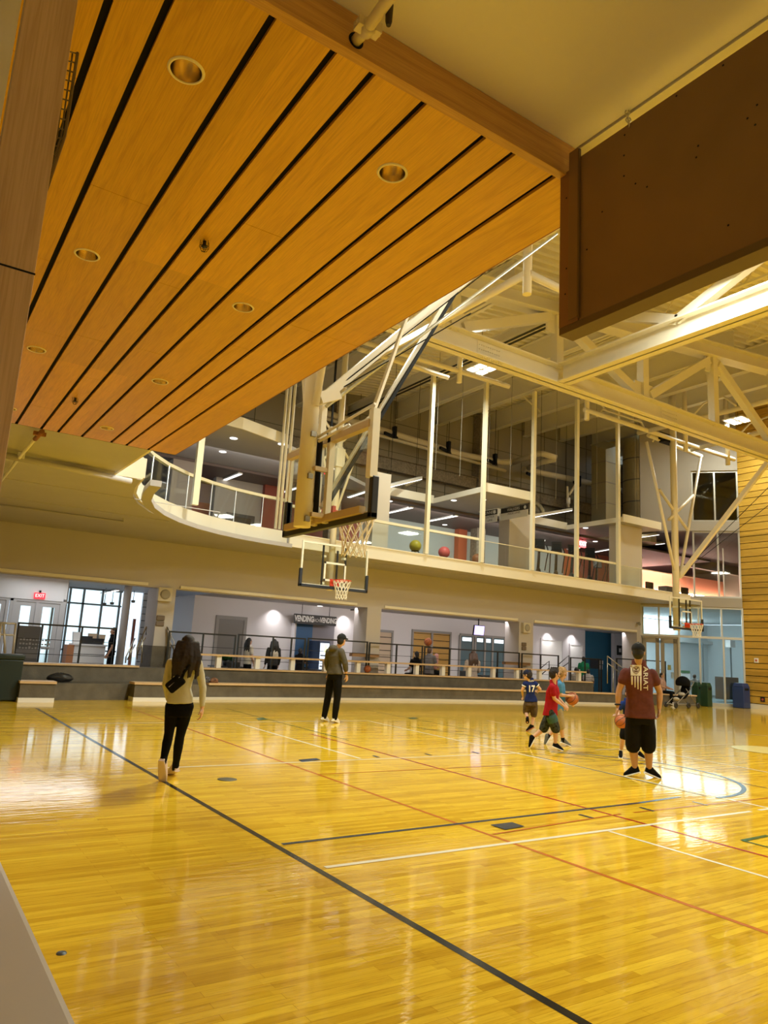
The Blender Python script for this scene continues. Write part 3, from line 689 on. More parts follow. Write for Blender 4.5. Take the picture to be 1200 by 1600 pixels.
obj('duct_body', MB().tube([(D2.x, 22.6, 7.43), (D2.x, 22.6, zt2 - .5), (D2.x + .1, 22.6, zt2 - .15), (D2.x + .25, 22.9, zt2 + .25), (D2.x + .2, 23.8, zt2 + .45), (D2.x + .2, 24.8, zt2 + .5)], r2_, 24), FOIL, t)
for z in np.arange(8.3, zt2 - .6, 1.1): obj('strap', MB().lathe((D2.x, 22.6, z), [(r2_ + .004, 0), (r2_ + .012, .03), (r2_ + .004, .06)], 24), mat('dull_flange'), t)
# small white air branch and flexible hoses
def hose(pts, r): 
    b = MB(); P = []
    pts = [Vector(p) for p in pts]
    for i in range(len(pts) - 1):
        for k in range(14): P.append(pts[i].lerp(pts[i + 1], k / 14))
    P.append(pts[-1]); b.tube(P, [r * (1 + .12 * (k % 2)) for k in range(len(P))], 10); return b
one('flexible_hose', hose([gy(628, 768, 22.8), gy(634, 758, 22.6), gy(645, 753, 22.5), gy(655, 752, 22.8)], .09), GALV, 'crinkled flexible air hose under the left hanging strip lamp', 'air hose')
one('flexible_hose', hose([gy(836, 786, 22.9), gy(842, 790, 22.8), gy(847, 797, 22.7), gy(848, 805, 22.7)], .10), GALV, 'crinkled flexible air hose dropping behind the middle gallery column', 'air hose')
t = thing('valve_branch', 'white Y-shaped pipe branch with valve hanging above the gallery', 'pipe fitting', gy(889, 775, 23.2))
b = MB(); b.tube([gy(886, 760, 23.2), gy(887, 778, 23.2), gy(888, 793, 23.2)], .06, 10); b.tube([gy(900, 757, 23.2), gy(889, 773, 23.2)], .06, 10); obj('pipe_run', b, PIPE, t)
b = MB(); b.tube([gy(888, 778, 23.2), gy(888, 787, 23.2)], .10, 10); obj('valve', b, WHITE, t); p = gy(900, 757, 23.2); obj('rod', MB().tube([p, Vector((p.x, p.y, deck_z(p.x) + .05))], .012, 6), BLACK, t)
# hanging strip lamps
def strip_lamp(a, c, Ya, Yc, label):
    p, q = gy(*a, Ya), gy(*c, Yc); t = thing('strip_lamp', label, 'strip lamp', (p + q) / 2 - Vector((0, 0, .06)))
    obj('housing', MB().bar(p + Vector((0, 0, .04)), q + Vector((0, 0, .04)), .16, .10), WHITE, t); obj('diffuser', MB().bar(p - Vector((0, 0, .025)), q - Vector((0, 0, .025)), .13, .03), LEDW, t)
    for k in (.15, .85):
        m = p.lerp(q, k); obj('hanger', MB().tube([m + Vector((0, 0, .085)), Vector((m.x, m.y, deck_z(m.x) + .05))], .008, 5), BLACK, t)
strip_lamp((600, 762), (657, 748), 20.8, 22.6, 'white strip lamp hanging left above the gallery by the insulated pipe')
strip_lamp((834, 807), (892, 797), 20.8, 22.6, 'white strip lamp hanging between the middle and right gallery columns')
strip_lamp((985, 841), (1048, 832), 20.4, 22.4, 'white strip lamp hanging at the right end of the gallery by the hoop mast')
strip_lamp((1026, 850), (1083, 843), 22.6, 25.5, 'white strip lamp in the salmon room behind the far hoop mast')
# lamps set in the gallery ceilings
def flush_strip(a, c, z, label):
    p, q = gz(*a, z), gz(*c, z); t = thing('ceiling_strip_lamp', label, 'strip lamp', (p + q) / 2 - Vector((0, 0, .05)))
    obj('housing', MB().bar(p - Vector((0, 0, .03)), q - Vector((0, 0, .03)), .16, .05), WHITE, t); obj('diffuser', MB().bar(p - Vector((0, 0, .062)), q - Vector((0, 0, .062)), .12, .012), LEDW, t)
for a, c, w in (((605, 800), (644, 791), 'left'), ((667, 813), (714, 804), 'second'), ((835, 847), (850, 843), 'short third'), ((868, 861), (905, 854), 'fourth'), ((918, 863), (968, 854), 'fifth')):
    flush_strip(a, c, 7.19, w + ' glowing strip lamp set in the brown gallery ceiling')
for a, c, w in (((338, 753), (376, 738), 'behind the curved guard'), ((425, 772), (475, 757), 'behind the near backboard, left'), ((545, 775), (590, 760), 'behind the near backboard, right')):
    flush_strip(a, c, 7.19, 'white strip lamp in the brown ceiling ' + w)
DL = emitter('warm_white_spot', (1, .96, .9), 2.5)
def pot_lamp(px, py, z, where, cat_z=None):
    p = gz(px, py, z); b = MB(); b.lathe((p.x, p.y, z), [(0, -.012), (.09, -.012), (.11, -.004), (.11, 0)], 16); one('recessed_spot', b, DL, 'small round glowing spot lamp ' + where, 'spot lamp')
for px, py, w in ((365, 685, 'nearest the curved balcony fascia'), (348, 706, 'left in the pale ceiling over the curved balcony'), (440, 694, 'beside the near hoop mast in the pale ceiling'), (755, 781, 'inside the left jutting soffit'), (915, 825, 'behind the right gallery post'), (988, 825, 'inside the right jutting soffit'), (970, 832, 'left of the right jutting soffit'), (709, 782, 'under the pale soffit behind the second post')):
    pot_lamp(px, py, 7.295, w)
for px, py, w in ((609, 783, 'beside the white gallery column'), (695, 820, 'in the brown ceiling between two strips'), (872, 852, 'over the exercise machines'), (930, 846, 'over the exercise machines by the exit sign')):
    pot_lamp(px, py, 7.195, w)
area('gallery_fill', (20.5, 22.9, 7.05), 14, FITNESS_W * 3.4, (1, .93, .84), sy=.8, rot=(R(50), 0, 0)); area('gallery_fill', (8.5, 20.6, 7.2), 5, FITNESS_W * .9, (1, .92, .84), sy=1.5, rot=(R(50), 0, 0))  # unseen area lights, tilted to light the rear walls for the strip lamps
area('salmon_room_lamp', (38, 26.5, 7.3), 4, 420, (1, .86, .80)); area('salmon_cove', (36.5, 28.8, 4.9), 6, 200, (1, .80, .72), rot=(R(150), 0, 0))
area('corridor_fill', (19, 21.95, 3.08), 18.5, CORRIDOR_W, (1, .93, .90), sy=.6, rot=(R(55), 0, 0))  # unseen light added by the header, tilted away so the floor doesn't mirror it
area('room_lamp', (34.5, 22.5, 4.1), 4, 240, (.82, .93, 1)); area('room_cove', (34, 26.0, 3.3), 9, 220, (.80, .93, 1), rot=(R(180), 0, 0), sy=.3)
area('lobby_lamp', (4.5, 25, 3.25), 3, 60, (.95, .97, 1))

b = MB(); b.ribbon([(45 - 15.6 * math.cos(R(a)), 30.2 - 3.2 * math.sin(R(a))) for a in range(0, 91, 6)], 5.95, 6.06, -.08)
one('cove_lamp', b, emitter('cove_glow', (1, .85, .75), 26), 'glowing curved cove lamp on the salmon wall', 'cove lamp')
# ================================================================== GALLERY EDGE AND WHAT STANDS BEHIND IT
RAILC = mat('cream_rail', (.84, .80, .62), .35)
# curved guard
t = thing('glass_guard', 'curved glass balcony guard with a cream top rail at the left bend', 'balcony guard', (6, 17, 4.74))
cg = [(p[0] - .02, p[1] + .03) for p in curve]; NZ = len(cg)
obj('top_rail', MB().ribbon(cg, 5.60, 5.68, .10), RAILC, t)
for i in range(NZ - 1):
    a, c = Vector(cg[i]), Vector(cg[i + 1]); d = (c - a).normalized() * .012
    obj('pane', MB().ribbon([tuple(a + d), tuple(c - d)], 4.742, 5.60, .012), GLASS, t)
    if i: obj('clip', MB().bb(a.x - .008, a.x + .008, a.y - .004, a.y + .016, 4.74, 5.6), STEEL, t)
# straight guard with posts
postx = [14.05, 16.48, 18.96, 21.39, 23.93]
fy = lambda x: 18.70 + (x - 9) * .0253 + .02
t = thing('glass_guard', 'straight glass balcony guard with a cream top rail along the gallery edge', 'balcony guard', (18, 19, 4.69))
ends = [9.1] + postx + [26.9, 29.3]
for i in range(len(ends) - 1):
    a, c = ends[i], ends[i + 1]
    obj('top_rail', MB().ribbon([(a, fy(a)), (c, fy(c))], 5.47, 5.55 if i in (0, 1, 3, 4) else 5.49, .09 if i in (0, 1, 3, 4) else .03), RAILC, t)
    n = 2
    for k in range(n):
        u, v = a + (c - a) * k / n + .02, a + (c - a) * (k + 1) / n - .02
        obj('pane', MB().ribbon([(u, fy(u)), (v, fy(v))], 4.692, 5.47, .012), GLASS, t)
for i, x in enumerate(postx):
    w = ('leftmost', 'second', 'middle', 'fourth', 'rightmost')[i]
    one('gallery_post', MB().box((x, fy(x) - .075, (4.70 + deck_z(x) - .95) / 2 + .0), (.13, .13, deck_z(x) - .95 - 4.70)), RAILC, w + ' of the five slim cream posts rising from the straight gallery edge', 'post')
    for k in range(2):
        xx = x + .5 + 1.1 * k; one('wire_cable', MB().tube([(xx, fy(xx) + .25, 7.65), (xx, fy(xx) + .25, deck_z(xx) - .05)], .008, 5), mat('grey_cable', (.22, .20, .16), .5), 'hair-thin grey wire hanging from the roof behind the gallery posts', 'wire', 'hanging wires behind the gallery posts')
p = gy(300, 800, 16.95)
one('gallery_post', MB().box((p.x + .05, 16.98, 7.0), (.15, .13, 4.5)), RAILC, 'cream post standing on the curved balcony edge beside the timber soffit', 'post')
for i, px in enumerate((431, 437, 444)):
    q = gy(px, 828, 18.62); one('riser_pipe', MB().tube([(q.x, 18.66, 4.76), (q.x, 18.66, 11.2)], .045, 10), mat('white_pipe', (.80, .78, .70), .4), ('left', 'middle', 'right')[i] + ' pipe of three white risers at the end of the curved balcony', 'pipe')
# walls behind the curved guard
TAUPE = mat('taupe_wall', (.40, .34, .29), .6); LILAC = mat('lilac_wall', (.60, .50, .58), .6); PINK = mat('pink_red_wall', (.62, .22, .20), .6)
def mw(b, p0, p1, Y, th=.2, z0=FZ, z1=7.2): b.bb(gy(p0, 800, Y).x, gy(p1, 800, Y).x, Y, Y + th, z0, z1)
b = MB(); b.m = 0; mw(b, 262, 299, 22.6, .5); b.m = 1; mw(b, 290, 345, 25.5, .2, 6.5); b.m = 2; mw(b, 290, 345, 25.5, .2, FZ, 6.5); b.m = 3; mw(b, 333, 416, 24, .3); b.m = 4; mw(b, 411, 442, 23.8, .6); b.m = 1; mw(b, 438, 560, 27, .2)
b.m = 5; mw(b, 190, 262, 27.5)
struct('wall_balcony', b, [TAUPE, LILAC, PINK, mat('putty_wall', (.50, .46, .41), .6), DOR, mat('pale_blue_wall', (.50, .62, .68), .6)])
x0, x1 = gy(354, 800, 23.98).x, gy(398, 800, 23.98).x
f = MB(); f.bb(x0, x0 + .12, 23.93, 23.999, FZ, 6.0); f.bb(x1 - .12, x1, 23.93, 23.999, FZ, 6.0); f.bb(x0, x1, 23.93, 23.999, 5.88, 6.0)
struct('window_5', f, mat('dark_frame', (.09, .085, .08), .5)); obj('pane', MB().bb(x0 + .12, x1 - .12, 23.96, 23.998, FZ, 5.88), mat('dark_glass', (.10, .085, .07), .12), bpy.data.objects['window_5'])
# exit signs upstairs
def exit_sign(p, w, h, xd, label, zt=None):
    t = thing('exit_sign', label, 'exit sign', p); xd = Vector(xd).normalized(); n = xd.cross(Vector((0, 0, 1)))
    M = Matrix((xd, -n, Vector((0, 0, 1)))).transposed(); p = Vector(p)
    obj('sign_box', MB().box(p, (w, .06, h), M), mat('red_sign_box', (.8, .05, .06), .4, emit=(1, .03, .06), es=.9), t)
    b = MB(); put_text(b, 'EXIT', h * .78, p + n * .034, xd, (0, 0, 1), .002, .9); obj('lettering', b, emitter('exit_letters', (1, .55, .5), 1.6), t)
    zt = zt or p.z + h / 2 + .08; obj('mount', MB().bb(p.x - .03, p.x + .03, p.y - .02, p.y + .02, p.z + h / 2, zt), BLACK, t)
exit_sign(gy(910, 850, 23.0), .42, .34, (1, 0, 0), 'red EXIT sign hanging over the exercise machines', 7.2)
_p = gy(513, 735, 19.5); exit_sign(_p, .26, .29, (1, 0, 0), 'red EXIT sign seen through the near backboard', deck_z(_p.x) + .13)
exit_sign(gy(1064, 850, 25.5), .36, .34, (1, 0, 0), 'red EXIT sign in the salmon room beside the far mast', 7.8)
one('sign_reflection', MB().box(gy(332, 745, 25.2), (.2, .04, .5)), mat('pink_glow', (.8, .3, .5), .5, emit=(1, .25, .5), es=.6), 'small pink sign reflection built as a glowing panel behind the curved balcony guard', 'reflection')  # a sign's reflection, put in as a small glowing panel
# hanging lane signs
def lane_sign(xp, pL, pR, h, top, low, label):
    a, c = gx(*pL, xp), gx(*pR, xp); zt = (a.z + c.z) / 2; m = (a + c) / 2
    t = thing('hanging_sign', label, 'sign', (xp, m.y, zt - h)); y0, y1 = c.y, a.y
    obj('board', MB().bb(xp - .012, xp + .012, y0, y1, zt - h, zt - h * .42), WHITE, t)
    obj('band', MB().bb(xp - .014, xp + .014, y0, y1, zt - h * .42, zt), mat('sign_black', (.02, .02, .02), .5), t)
    b = MB(); put_text(b, top, h * .34, (xp - .015, m.y + .03, zt - h * .21), (0, -1, 0), (0, 0, 1), .003); b.lathe((xp - .016, y0 + .14, zt - h * .21), [(0, 0), (h * .15, 0)], 16, axis=(-1, 0, 0)); obj('heading', b, mat('sign_white', (.85, .85, .85), .5, emit=(1, 1, 1), es=.0), t)
    b = MB()
    for i, l in enumerate(low): put_text(b, l, h * .24, (xp - .013, m.y, zt - h * (.56 + .26 * i)), (0, -1, 0), (0, 0, 1), .003)
    obj('lettering', b, mat('sign_black'), t)
    for y in (y0 + .15, y1 - .15): obj('cable', MB().tube([(xp, y, zt), (xp, y, 7.3)], .006, 5), STEEL, t)
lane_sign(18.9, (756, 800), (777, 794), .50, 'RUNNERS', ('OUTSIDE', 'LANE'), 'RUNNERS lane sign hanging left of the middle gallery column')
lane_sign(19.27, (783, 796), (825, 787), .46, 'WALKERS', ('INSIDE LANES',), 'WALKERS INSIDE LANES sign hanging by the middle gallery column')
# exercise balls on a low black rack
RUB = [((649, 853), 'olive yellow', (.42, .36, .03)), ((694, 863), 'coral pink', (.72, .13, .14)), ((746, 874), 'brown orange', (.36, .13, .05))]
YB = 20.4
zr = None
for (px, py), cn, col in RUB:
    p = gy(px, py, YB); rb = .21
    b = MB(); b.sphere(p, rb, 28, 18); o = one('exercise_ball', b, mat('ball_' + cn.replace(' ', '_'), col, .45), cn + ' exercise ball on the low black rack behind the balcony guard', 'exercise ball')
    t = thing('ball_stand', 'low black tube stand under the %s exercise ball' % cn, 'stand', (p.x, YB, FZ))
    zt = p.z - rb + .03
    obj('ring', MB().tube([(p.x + math.cos(R(a)) * .12, YB + math.sin(R(a)) * .12, zt) for a in range(0, 360, 30)], .014, 6, closed=True), BLACK, t)
    for a in (45, 135, 225, 315): obj('leg', MB().tube([(p.x + math.cos(R(a)) * .12, YB + math.sin(R(a)) * .12, zt), (p.x + math.cos(R(a)) * .2, YB + math.sin(R(a)) * .2, FZ)], .012, 6), BLACK, t)
    obj('foot_bar', MB().bb(p.x - .5, p.x + .5, YB - .24, YB - .2, FZ + .02, FZ + .10), BLACK, t)
# exercise machines in a row
GYMK = mat('machine_black', (.02, .02, .022), .45); GYMG = mat('machine_grey', (.20, .20, .21), .4)
def machine(x, y, label, rz):
    t = thing('exercise_machine', label, 'exercise machine', (0, 0, 0))
    b = MB(); b.bb(-.30, .30, -.85, -.75, 0, .07); b.bb(-.28, .28, .75, .85, 0, .07); b.bb(-.06, .06, -.8, .8, .03, .13); obj('base', b, GYMK, t, .01)
    b = MB(); b.lathe((-.07, .45, .38), [(0, 0), (.22, 0), (.27, .03), (.27, .11), (.22, .14), (0, .14)], 28, axis=(1, 0, 0)); obj('flywheel_cover', b, mat('machine_dark', (.035, .034, .034), .5), t)
    b = MB(); b.tube([(0, .55, .3), (0, .38, 1.0), (0, .30, 1.45)], [.07, .06, .05], 10); obj('mast', b, GYMK, t)
    b = MB(); b.box((0, .28, 1.62), (.44, .06, .50), Matrix.Rotation(R(-14), 3, 'X')); obj('console', b, GYMK, t, .02)
    b = MB(); b.box((0, .24, 1.64), (.34, .01, .26), Matrix.Rotation(R(-14), 3, 'X')); obj('screen', b, mat('dim_screen', (.03, .04, .05), .15), t)
    for s in (-1, 1):
        b = MB(); b.tube([(s * .27, .42, .55), (s * .28, .2, .95), (s * .3, .02, 1.25), (s * .27, -.02, 1.42), (s * .2, -.1, 1.52)], .025, 8); obj('arm', b, GYMK, t)
        b = MB(); b.bb(s * .20 - .08, s * .20 + .08, -.45, .05, .27 + s * .05, .32 + s * .05); b.bb(s * .2 - .02, s * .2 + .02, -.78, .4, .22 + s * .05, .27 + s * .05); obj('pedal', b, GYMK, t, .01)
    t.location = (x, y, FZ); t.rotation_euler = (0, 0, rz); return t
mk = None
for i, (px, w) in enumerate(((845, 'leftmost black exercise machine, right behind the middle gallery column'), (871, 'black exercise machine second from the middle gallery column, against the pale wall'), (899, 'black exercise machine beside the fourth gallery post'), (924, 'black exercise machine between the fourth post and the orange wall'), (937, 'black exercise machine fifth from the middle column'), (961, 'rightmost black exercise machine beside the last gallery post'))):
    x = gy(px, 890, 21.3 + (1.9 if px == 937 else 0)).x
    if mk is None: mk = machine(x, 21.3, w, R(-32)); 
    else: dup(mk, (x, 21.3 + (1.9 if px == 937 else 0), FZ), R(-38 if i % 2 else -26), w)
    [o for o in COL.objects if o.name.startswith('exercise_machine')][-1]['group'] = 'exercise machines on the gallery'
# seats and bins in the salmon room
b = MB(); p = gy(1045, 915, 23.5); b.box((p.x, 23.5, FZ + .5), (1.1, .5, 1.0)); 
one('notice_cabinet', b, mat('grey_white_cabinet', (.60, .58, .55), .5), 'grey white cabinet standing in the salmon room behind the gallery edge', 'cabinet')
for i, px in enumerate((1000, 1023, 1078)):
    p = gy(px, 915, 22.6); t = thing('gallery_chair', ('dark upholstered chair beside the right gallery column', 'dark upholstered chair left of the grey white cabinet', 'dark upholstered chair right of the far hoop mast')[i], 'chair', (p.x, 22.6, FZ))
    obj('seat', MB().bb(p.x - .28, p.x + .28, 22.35, 22.9, FZ + .36, FZ + .48), GYMK, t, .03); obj('backrest', MB().bb(p.x - .28, p.x + .28, 22.86, 22.96, FZ + .48, FZ + 1.0), GYMK, t, .03)
    for sx in (-.24, .24):
        for sy in (22.4, 22.85): obj('leg', MB().tube([(p.x + sx, sy, FZ), (p.x + sx, sy, FZ + .37)], .018, 6), GYMK, t)
one('air_duct', MB().tube([gy(1000, 868, 24.5), gy(1020, 866, 24.8), gy(1055, 868, 25.5)], .16, 14), GALV, 'shiny spiral duct under the brown ceiling of the salmon room', 'duct')
# ================================================================== BLEACHERS, RAILS, CORRIDOR, LOBBY
def yf(X): return 19.6 - .0085 * (X - 14.5) ** 2
def strip(x0, x1, n, off): return [(x0 + (x1 - x0) * i / n, yf(x0 + (x1 - x0) * i / n) + off) for i in range(n + 1)]
def px_x(px, py=1075, off=0.0, z=.4):  # X where a picture column meets the bleacher front curve
    x = 10.0
    for _ in range(30): x = gy(px, py, yf(x) + off).x
    return x
PALEOAK = grain_wood('bleacher_oak', (.68, .49, .29), (.52, .35, .19), axis=0, rough=.35)
t = thing('bleacher', 'long curved two-tier concrete bleacher with oak edge boards along the far wall', 'bleacher', (14.5, 19.7, 0))
XL, XR = px_x(28), px_x(985)
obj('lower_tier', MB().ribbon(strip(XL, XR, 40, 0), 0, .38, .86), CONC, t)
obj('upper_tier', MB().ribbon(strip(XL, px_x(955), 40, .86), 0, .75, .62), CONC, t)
obj('kick_strip', MB().ribbon(strip(px_x(255), XR, 40, -.03), .0, .07, .029), mat('pale_kick_strip', (.62, .60, .54), .4), t)
obj('edge_board', MB().ribbon(strip(px_x(325), px_x(962), 40, -.05), .385, .435, .40), PALEOAK, t)
b = MB()
for i in range(34):
    xx = px_x(330) + i * .58; b.bb(xx, xx + .34, yf(xx) - .035, yf(xx) + .3, .38, .386)
obj('edge_board', MB().ribbon(strip(px_x(28), px_x(228), 10, .81), .755, .80, .40), PALEOAK, t)
obj('edge_board', MB().ribbon(strip(px_x(285), px_x(953), 40, .81), .755, .80, .40), PALEOAK, t)
t2 = thing('bench', 'long oak plank bench on white posts along the upper bleacher tier', 'bench', (13, 20.6, .80))
bx0, bx1 = px_x(285, 1040, .95), px_x(916, 1050, .95)
obj('seat', MB().ribbon(strip(bx0, bx1, 40, .93), 1.13, 1.18, .34), PALEOAK, t2)
for px in (341, 402, 457, 509, 560, 607, 652, 693, 734, 772, 809, 844.5, 878, 906):
    xx = px_x(px, 1045, 1.0); obj('post', MB().box((xx, yf(xx) + 1.06, .965), (.14, .14, .33)), WHITE, t2)
def step_block(p0, p1, depth, label):
    x0, x1 = px_x(p0), px_x(p1); y0 = min(yf(x0), yf(x1)) - depth - .02
    t = thing('step_block', label, 'step block', ((x0 + x1) / 2, y0 + depth / 2, 0))
    obj('block', MB().bb(x0, x1, y0, y0 + depth - .01, .1, .40), CONC, t); obj('kick_strip', MB().bb(x0 - .01, x1 + .01, y0 - .012, y0 + depth - .01, 0, .099), WHITE, t)
    obj('top_board', MB().bb(x0 - .02, x1 + .02, y0 - .03, y0 + depth - .012, .405, .455), PALEOAK, t)
step_block(26, 78, .45, 'concrete step block with oak top beside the dark green bin')
step_block(202, 258, .45, 'concrete step block with oak top behind the woman with the sling bag')
# low end tier with oak top at the right
a, c = gz(1010, 1101), gz(1097, 1104.5); t = thing('low_bench', 'low concrete bench with oak top beside the stroller', 'bench', ((a.x + c.x) / 2, a.y + .1, 0))
obj('block', MB().ribbon([(a.x, a.y + .2), (c.x - .1, c.y + .2)], 0, .40, .5), CONC, t); obj('top_board', MB().ribbon([(a.x, a.y + .16), (c.x - .08, c.y + .16)], .401, .45, .56), PALEOAK, t)

# ---- guard rails
RAILM = mat('dark_rail', (.025, .027, .028), .4, .4)
def guard(p0, p1, label, ytop0, ytop1, m=RAILM, Y=20.98, mids=(), zb=.0):
    a, c = gy(p0, ytop0, Y), gy(p1, ytop1, Y); z = (a.z + c.z) / 2
    t = thing('guard_rail', label, 'guard rail', ((a.x + c.x) / 2, Y, zb))
    obj('top_rail', MB().bar((a.x, Y, z), (c.x, Y, z), .045, .045), m, t)
    for k in (.38, .76): obj('mid_rail', MB().bar((a.x, Y, z - k), (c.x, Y, z - k), .014, .014), m, t)
    for x in [a.x + .022, c.x - .022] + [gy(q, 1010, Y).x for q in mids]: obj('post', MB().bar((x, Y, zb), (x, Y, z - .02), .045, .045), m, t)
guard(264, 369, 'dark guard rail in the second opening, left section behind the woman', 986, 994, mids=(316,))
guard(372, 478, 'dark guard rail in the second opening in front of the walking visitors', 992, 998, mids=(426, 455), m=RAILM)
guard(481, 575, 'dark guard rail behind the man in the grey hoodie', 998, 1003)
guard(577, 661, 'dark guard rail in the middle opening, from the pier to the seated boy', 1004, 1010, mids=(620,))
guard(663, 812, 'dark guard rail in the middle opening in front of the bluish windows', 1012, 1020, mids=(703, 778))
guard(815, 873, 'dark guard rail right of the pier with the speaker', 1021, 1025, mids=(845,))
guard(891, 940, 'dark guard rail in front of the blue wall', 1027, 1031, mids=(914, 936))
guard(963, 1040, 'dark guard rail behind the man in the maroon shirt', 1032, 1031, Y=21.0)
guard(28, 183, 'dark guard rail across the bright lobby opening', 973, 983, mids=(62, 125, 178))
def handrail(pts, Y, label, m=STEEL, r=.02):
    t = thing('handrail', label, 'handrail', gy(*pts[0][0], Y))
    for seg in pts: obj('rail' if len(seg) > 2 or abs(seg[0][0] - seg[1][0]) > 4 else 'post', MB().tube([gy(*q, Y) for q in seg], r, 8), m, t)
handrail([((196, 1036), (197, 1026), (211, 997)), ((204, 1034), (204, 1012)), ((199, 1031), (211, 1007))], 21.6, 'steel stair handrail in the lobby opening, left of the pair')
handrail([((214, 1030), (214, 1012), (229, 979), (228, 992)), ((221, 1036), (223, 993)), ((214, 1022), (227, 996))], 21.35, 'steel stair handrail in the lobby opening, right of the pair beside the pier')
handrail([((262, 1040), (261, 979), (272, 1003), (271, 1022)), ((262, 996), (271, 1014))], 21.1, 'steel stair handrail just right of the leftmost pier')
handrail([((846, 1043), (858, 1033), (858, 1062)), ((847, 1053), (858, 1044))], 21.6, 'short black stair handrail behind the boys', RAILM)
handrail([((874, 1037), (889, 1024), (889, 1064)), ((874, 1046), (889, 1035))], 21.6, 'black stair handrail rising to the pale post by the blue wall', RAILM)
handrail([((949, 1025), (968, 1040), (985, 1054)), ((949, 1036), (968, 1050)), ((949, 1025), (949, 1068)), ((958, 1033), (958, 1095)), ((984, 1053), (984, 1095))], 20.4, 'shiny steel stair handrail left of the maroon shirt')
# ---- speakers, signs on the piers
def pier_fit(px, py, w, h, label_s):
    p = gy(px, py, WY); t = thing('wall_speaker', label_s, 'speaker', (p.x, WY - .08, p.z - h / 2))
    obj('cabinet', MB().bb(p.x - w / 2, p.x + w / 2, WY - .14, WY - .002, p.z - h / 2, p.z + h / 2), mat('beige_plastic', (.58, .54, .44), .5), t, .01)
    obj('grille', MB().lathe((p.x, WY - .14, p.z), [(w * .36, 0), (w * .36, .012), (w * .2, .02), (0, .02)], 24, axis=(0, -1, 0)), mat('grey_grille', (.34, .32, .27), .6), t)
pier_fit(256, 929, .40, .40, 'square beige wall speaker on the leftmost pier')
pier_fit(820, 981, .38, .40, 'square beige wall speaker on the pier right of the television')
for px, py, w in ((250, 970, 'leftmost pier'), (818, 1010, 'pier right of the television')):
    p = gy(px, py, WY); t = thing('wall_phone', 'small brown wall device on the ' + w, 'wall device', (p.x, WY - .04, p.z - .15))
    for k in (-.08, .08): obj('panel', MB().bb(p.x - .12, p.x + .12, WY - .05, WY - .002, p.z + k - .07, p.z + k + .07), mat('brown_device', (.16, .12, .09), .5), t, .02)
p = gy(994, 975, WY); t = thing('security_camera', 'small grey security camera at the right end of the far wall', 'camera', (p.x, WY - .1, p.z)); obj('body', MB().tube([(p.x - .1, WY - .25, p.z - .02), (p.x + .05, WY - .12, p.z + .03)], .06, 10), mat('grey_plastic', (.20, .20, .19), .5), t); obj('bracket', MB().tube([(p.x + .02, WY - .14, p.z + .02), (p.x + .06, WY, p.z + .06)], .025, 8), WHITE, t)

# ---- corridor fittings
CY = 25.5
def cx(px, Y=CY): return gy(px, 1000, Y).x
DKG = mat('dark_grey_metal', (.10, .095, .09), .4)
f = MB(); x0, x1 = cx(334), cx(383); f.bb(x0, x0 + .12, CY - .05, CY - .002, 0, 2.48); f.bb(x1 - .12, x1, CY - .05, CY - .002, 0, 2.48); f.bb(x0, x1, CY - .05, CY - .002, 2.36, 2.48)
d = struct('door_6', f, mat('mid_grey_frame', (.26, .25, .24), .5)); obj('shutter', MB().bb(x0 + .12, x1 - .12, CY - .03, CY - .002, 0, 2.36), mat('dull_grey_shutter', (.16, .15, .14), .35), d)
# vending alcove
b = MB(); x0, x1, x2 = cx(456), cx(487), cx(521); b.m = 0; b.bb(x0, x1, CY - .02, CY - .002, 0, 2.4); b.m = 1; b.bb(x1, x2, CY - .02, CY - .002, 0, 2.4); b.m = 2; b.bb(x0 - .06, x0, CY - .3, CY - .002, 0, 2.4)
struct('wall_vending', b, [mat('deep_blue_wall', (.02, .10, .24), .5), mat('grey_violet_wall', (.20, .19, .22), .6), LAV])
t = thing('hanging_sign', 'black VENDING MACHINES sign hanging over the blue alcove', 'sign', ((x0 + x2) / 2, CY - .5, 2.42)); zt = gy(490, 961, CY - .5).z; zb = gy(490, 976, CY - .5).z
xs0, xs1 = cx(457, CY - .5), cx(523, CY - .5)
obj('board', MB().bb(xs0, xs1, CY - .53, CY - .47, zb, zt), mat('sign_black'), t)
b = MB(); m = (zt + zb) / 2
put_text(b, 'VENDING', .30, (xs0 + .42, CY - .53, m), (1, 0, 0), (0, 0, 1), .004, .62, .012); put_text(b, 'MACHINES', .18, ((xs0 + xs1) / 2 + .12, CY - .53, m - .02), (1, 0, 0), (0, 0, 1), .004, .62); put_text(b, 'VENDING', .27, (xs1 - .36, CY - .53, m), (1, 0, 0), (0, 0, 1), .004, .62, .01)
obj('lettering', b, mat('letter_white', (.75, .75, .74), .5), t)
for k in (.3, -.3): obj('rod', MB().tube([((xs0 + xs1) / 2 + k * 2, CY - .5, zt), ((xs0 + xs1) / 2 + k * 2, CY - .5, CZ)], .012, 6), BLACK, t)
x0, x1 = cx(500, 24.6), cx(516, 24.6)
t = thing('vending_machine', 'glowing vending machine beside the man in the grey hoodie', 'vending machine', ((x0 + x1) / 2, 24.9, 0)); obj('cabinet', MB().bb(x0, x1, 24.6, 25.4, 0, 1.78), mat('vending_blue', (.06, .09, .16), .4), t, .01)
obj('display', MB().bb(x0 + .03, x1 - .03, 24.585, 24.6, .5, 1.7), emitter('vending_glow', (.62, .80, 1), .9), t); obj('light_panel', MB().bb(x0 + .2, x1 - .12, 24.57, 24.585, 1.35, 1.66), emitter('vending_yellow', (.85, .95, .35), 1.0), t)
for k in range(4): obj('shelf', MB().bb(x0 + .05, x1 - .05, 24.57, 24.585, .62 + k * .2, .66 + k * .2), GYMK, t)
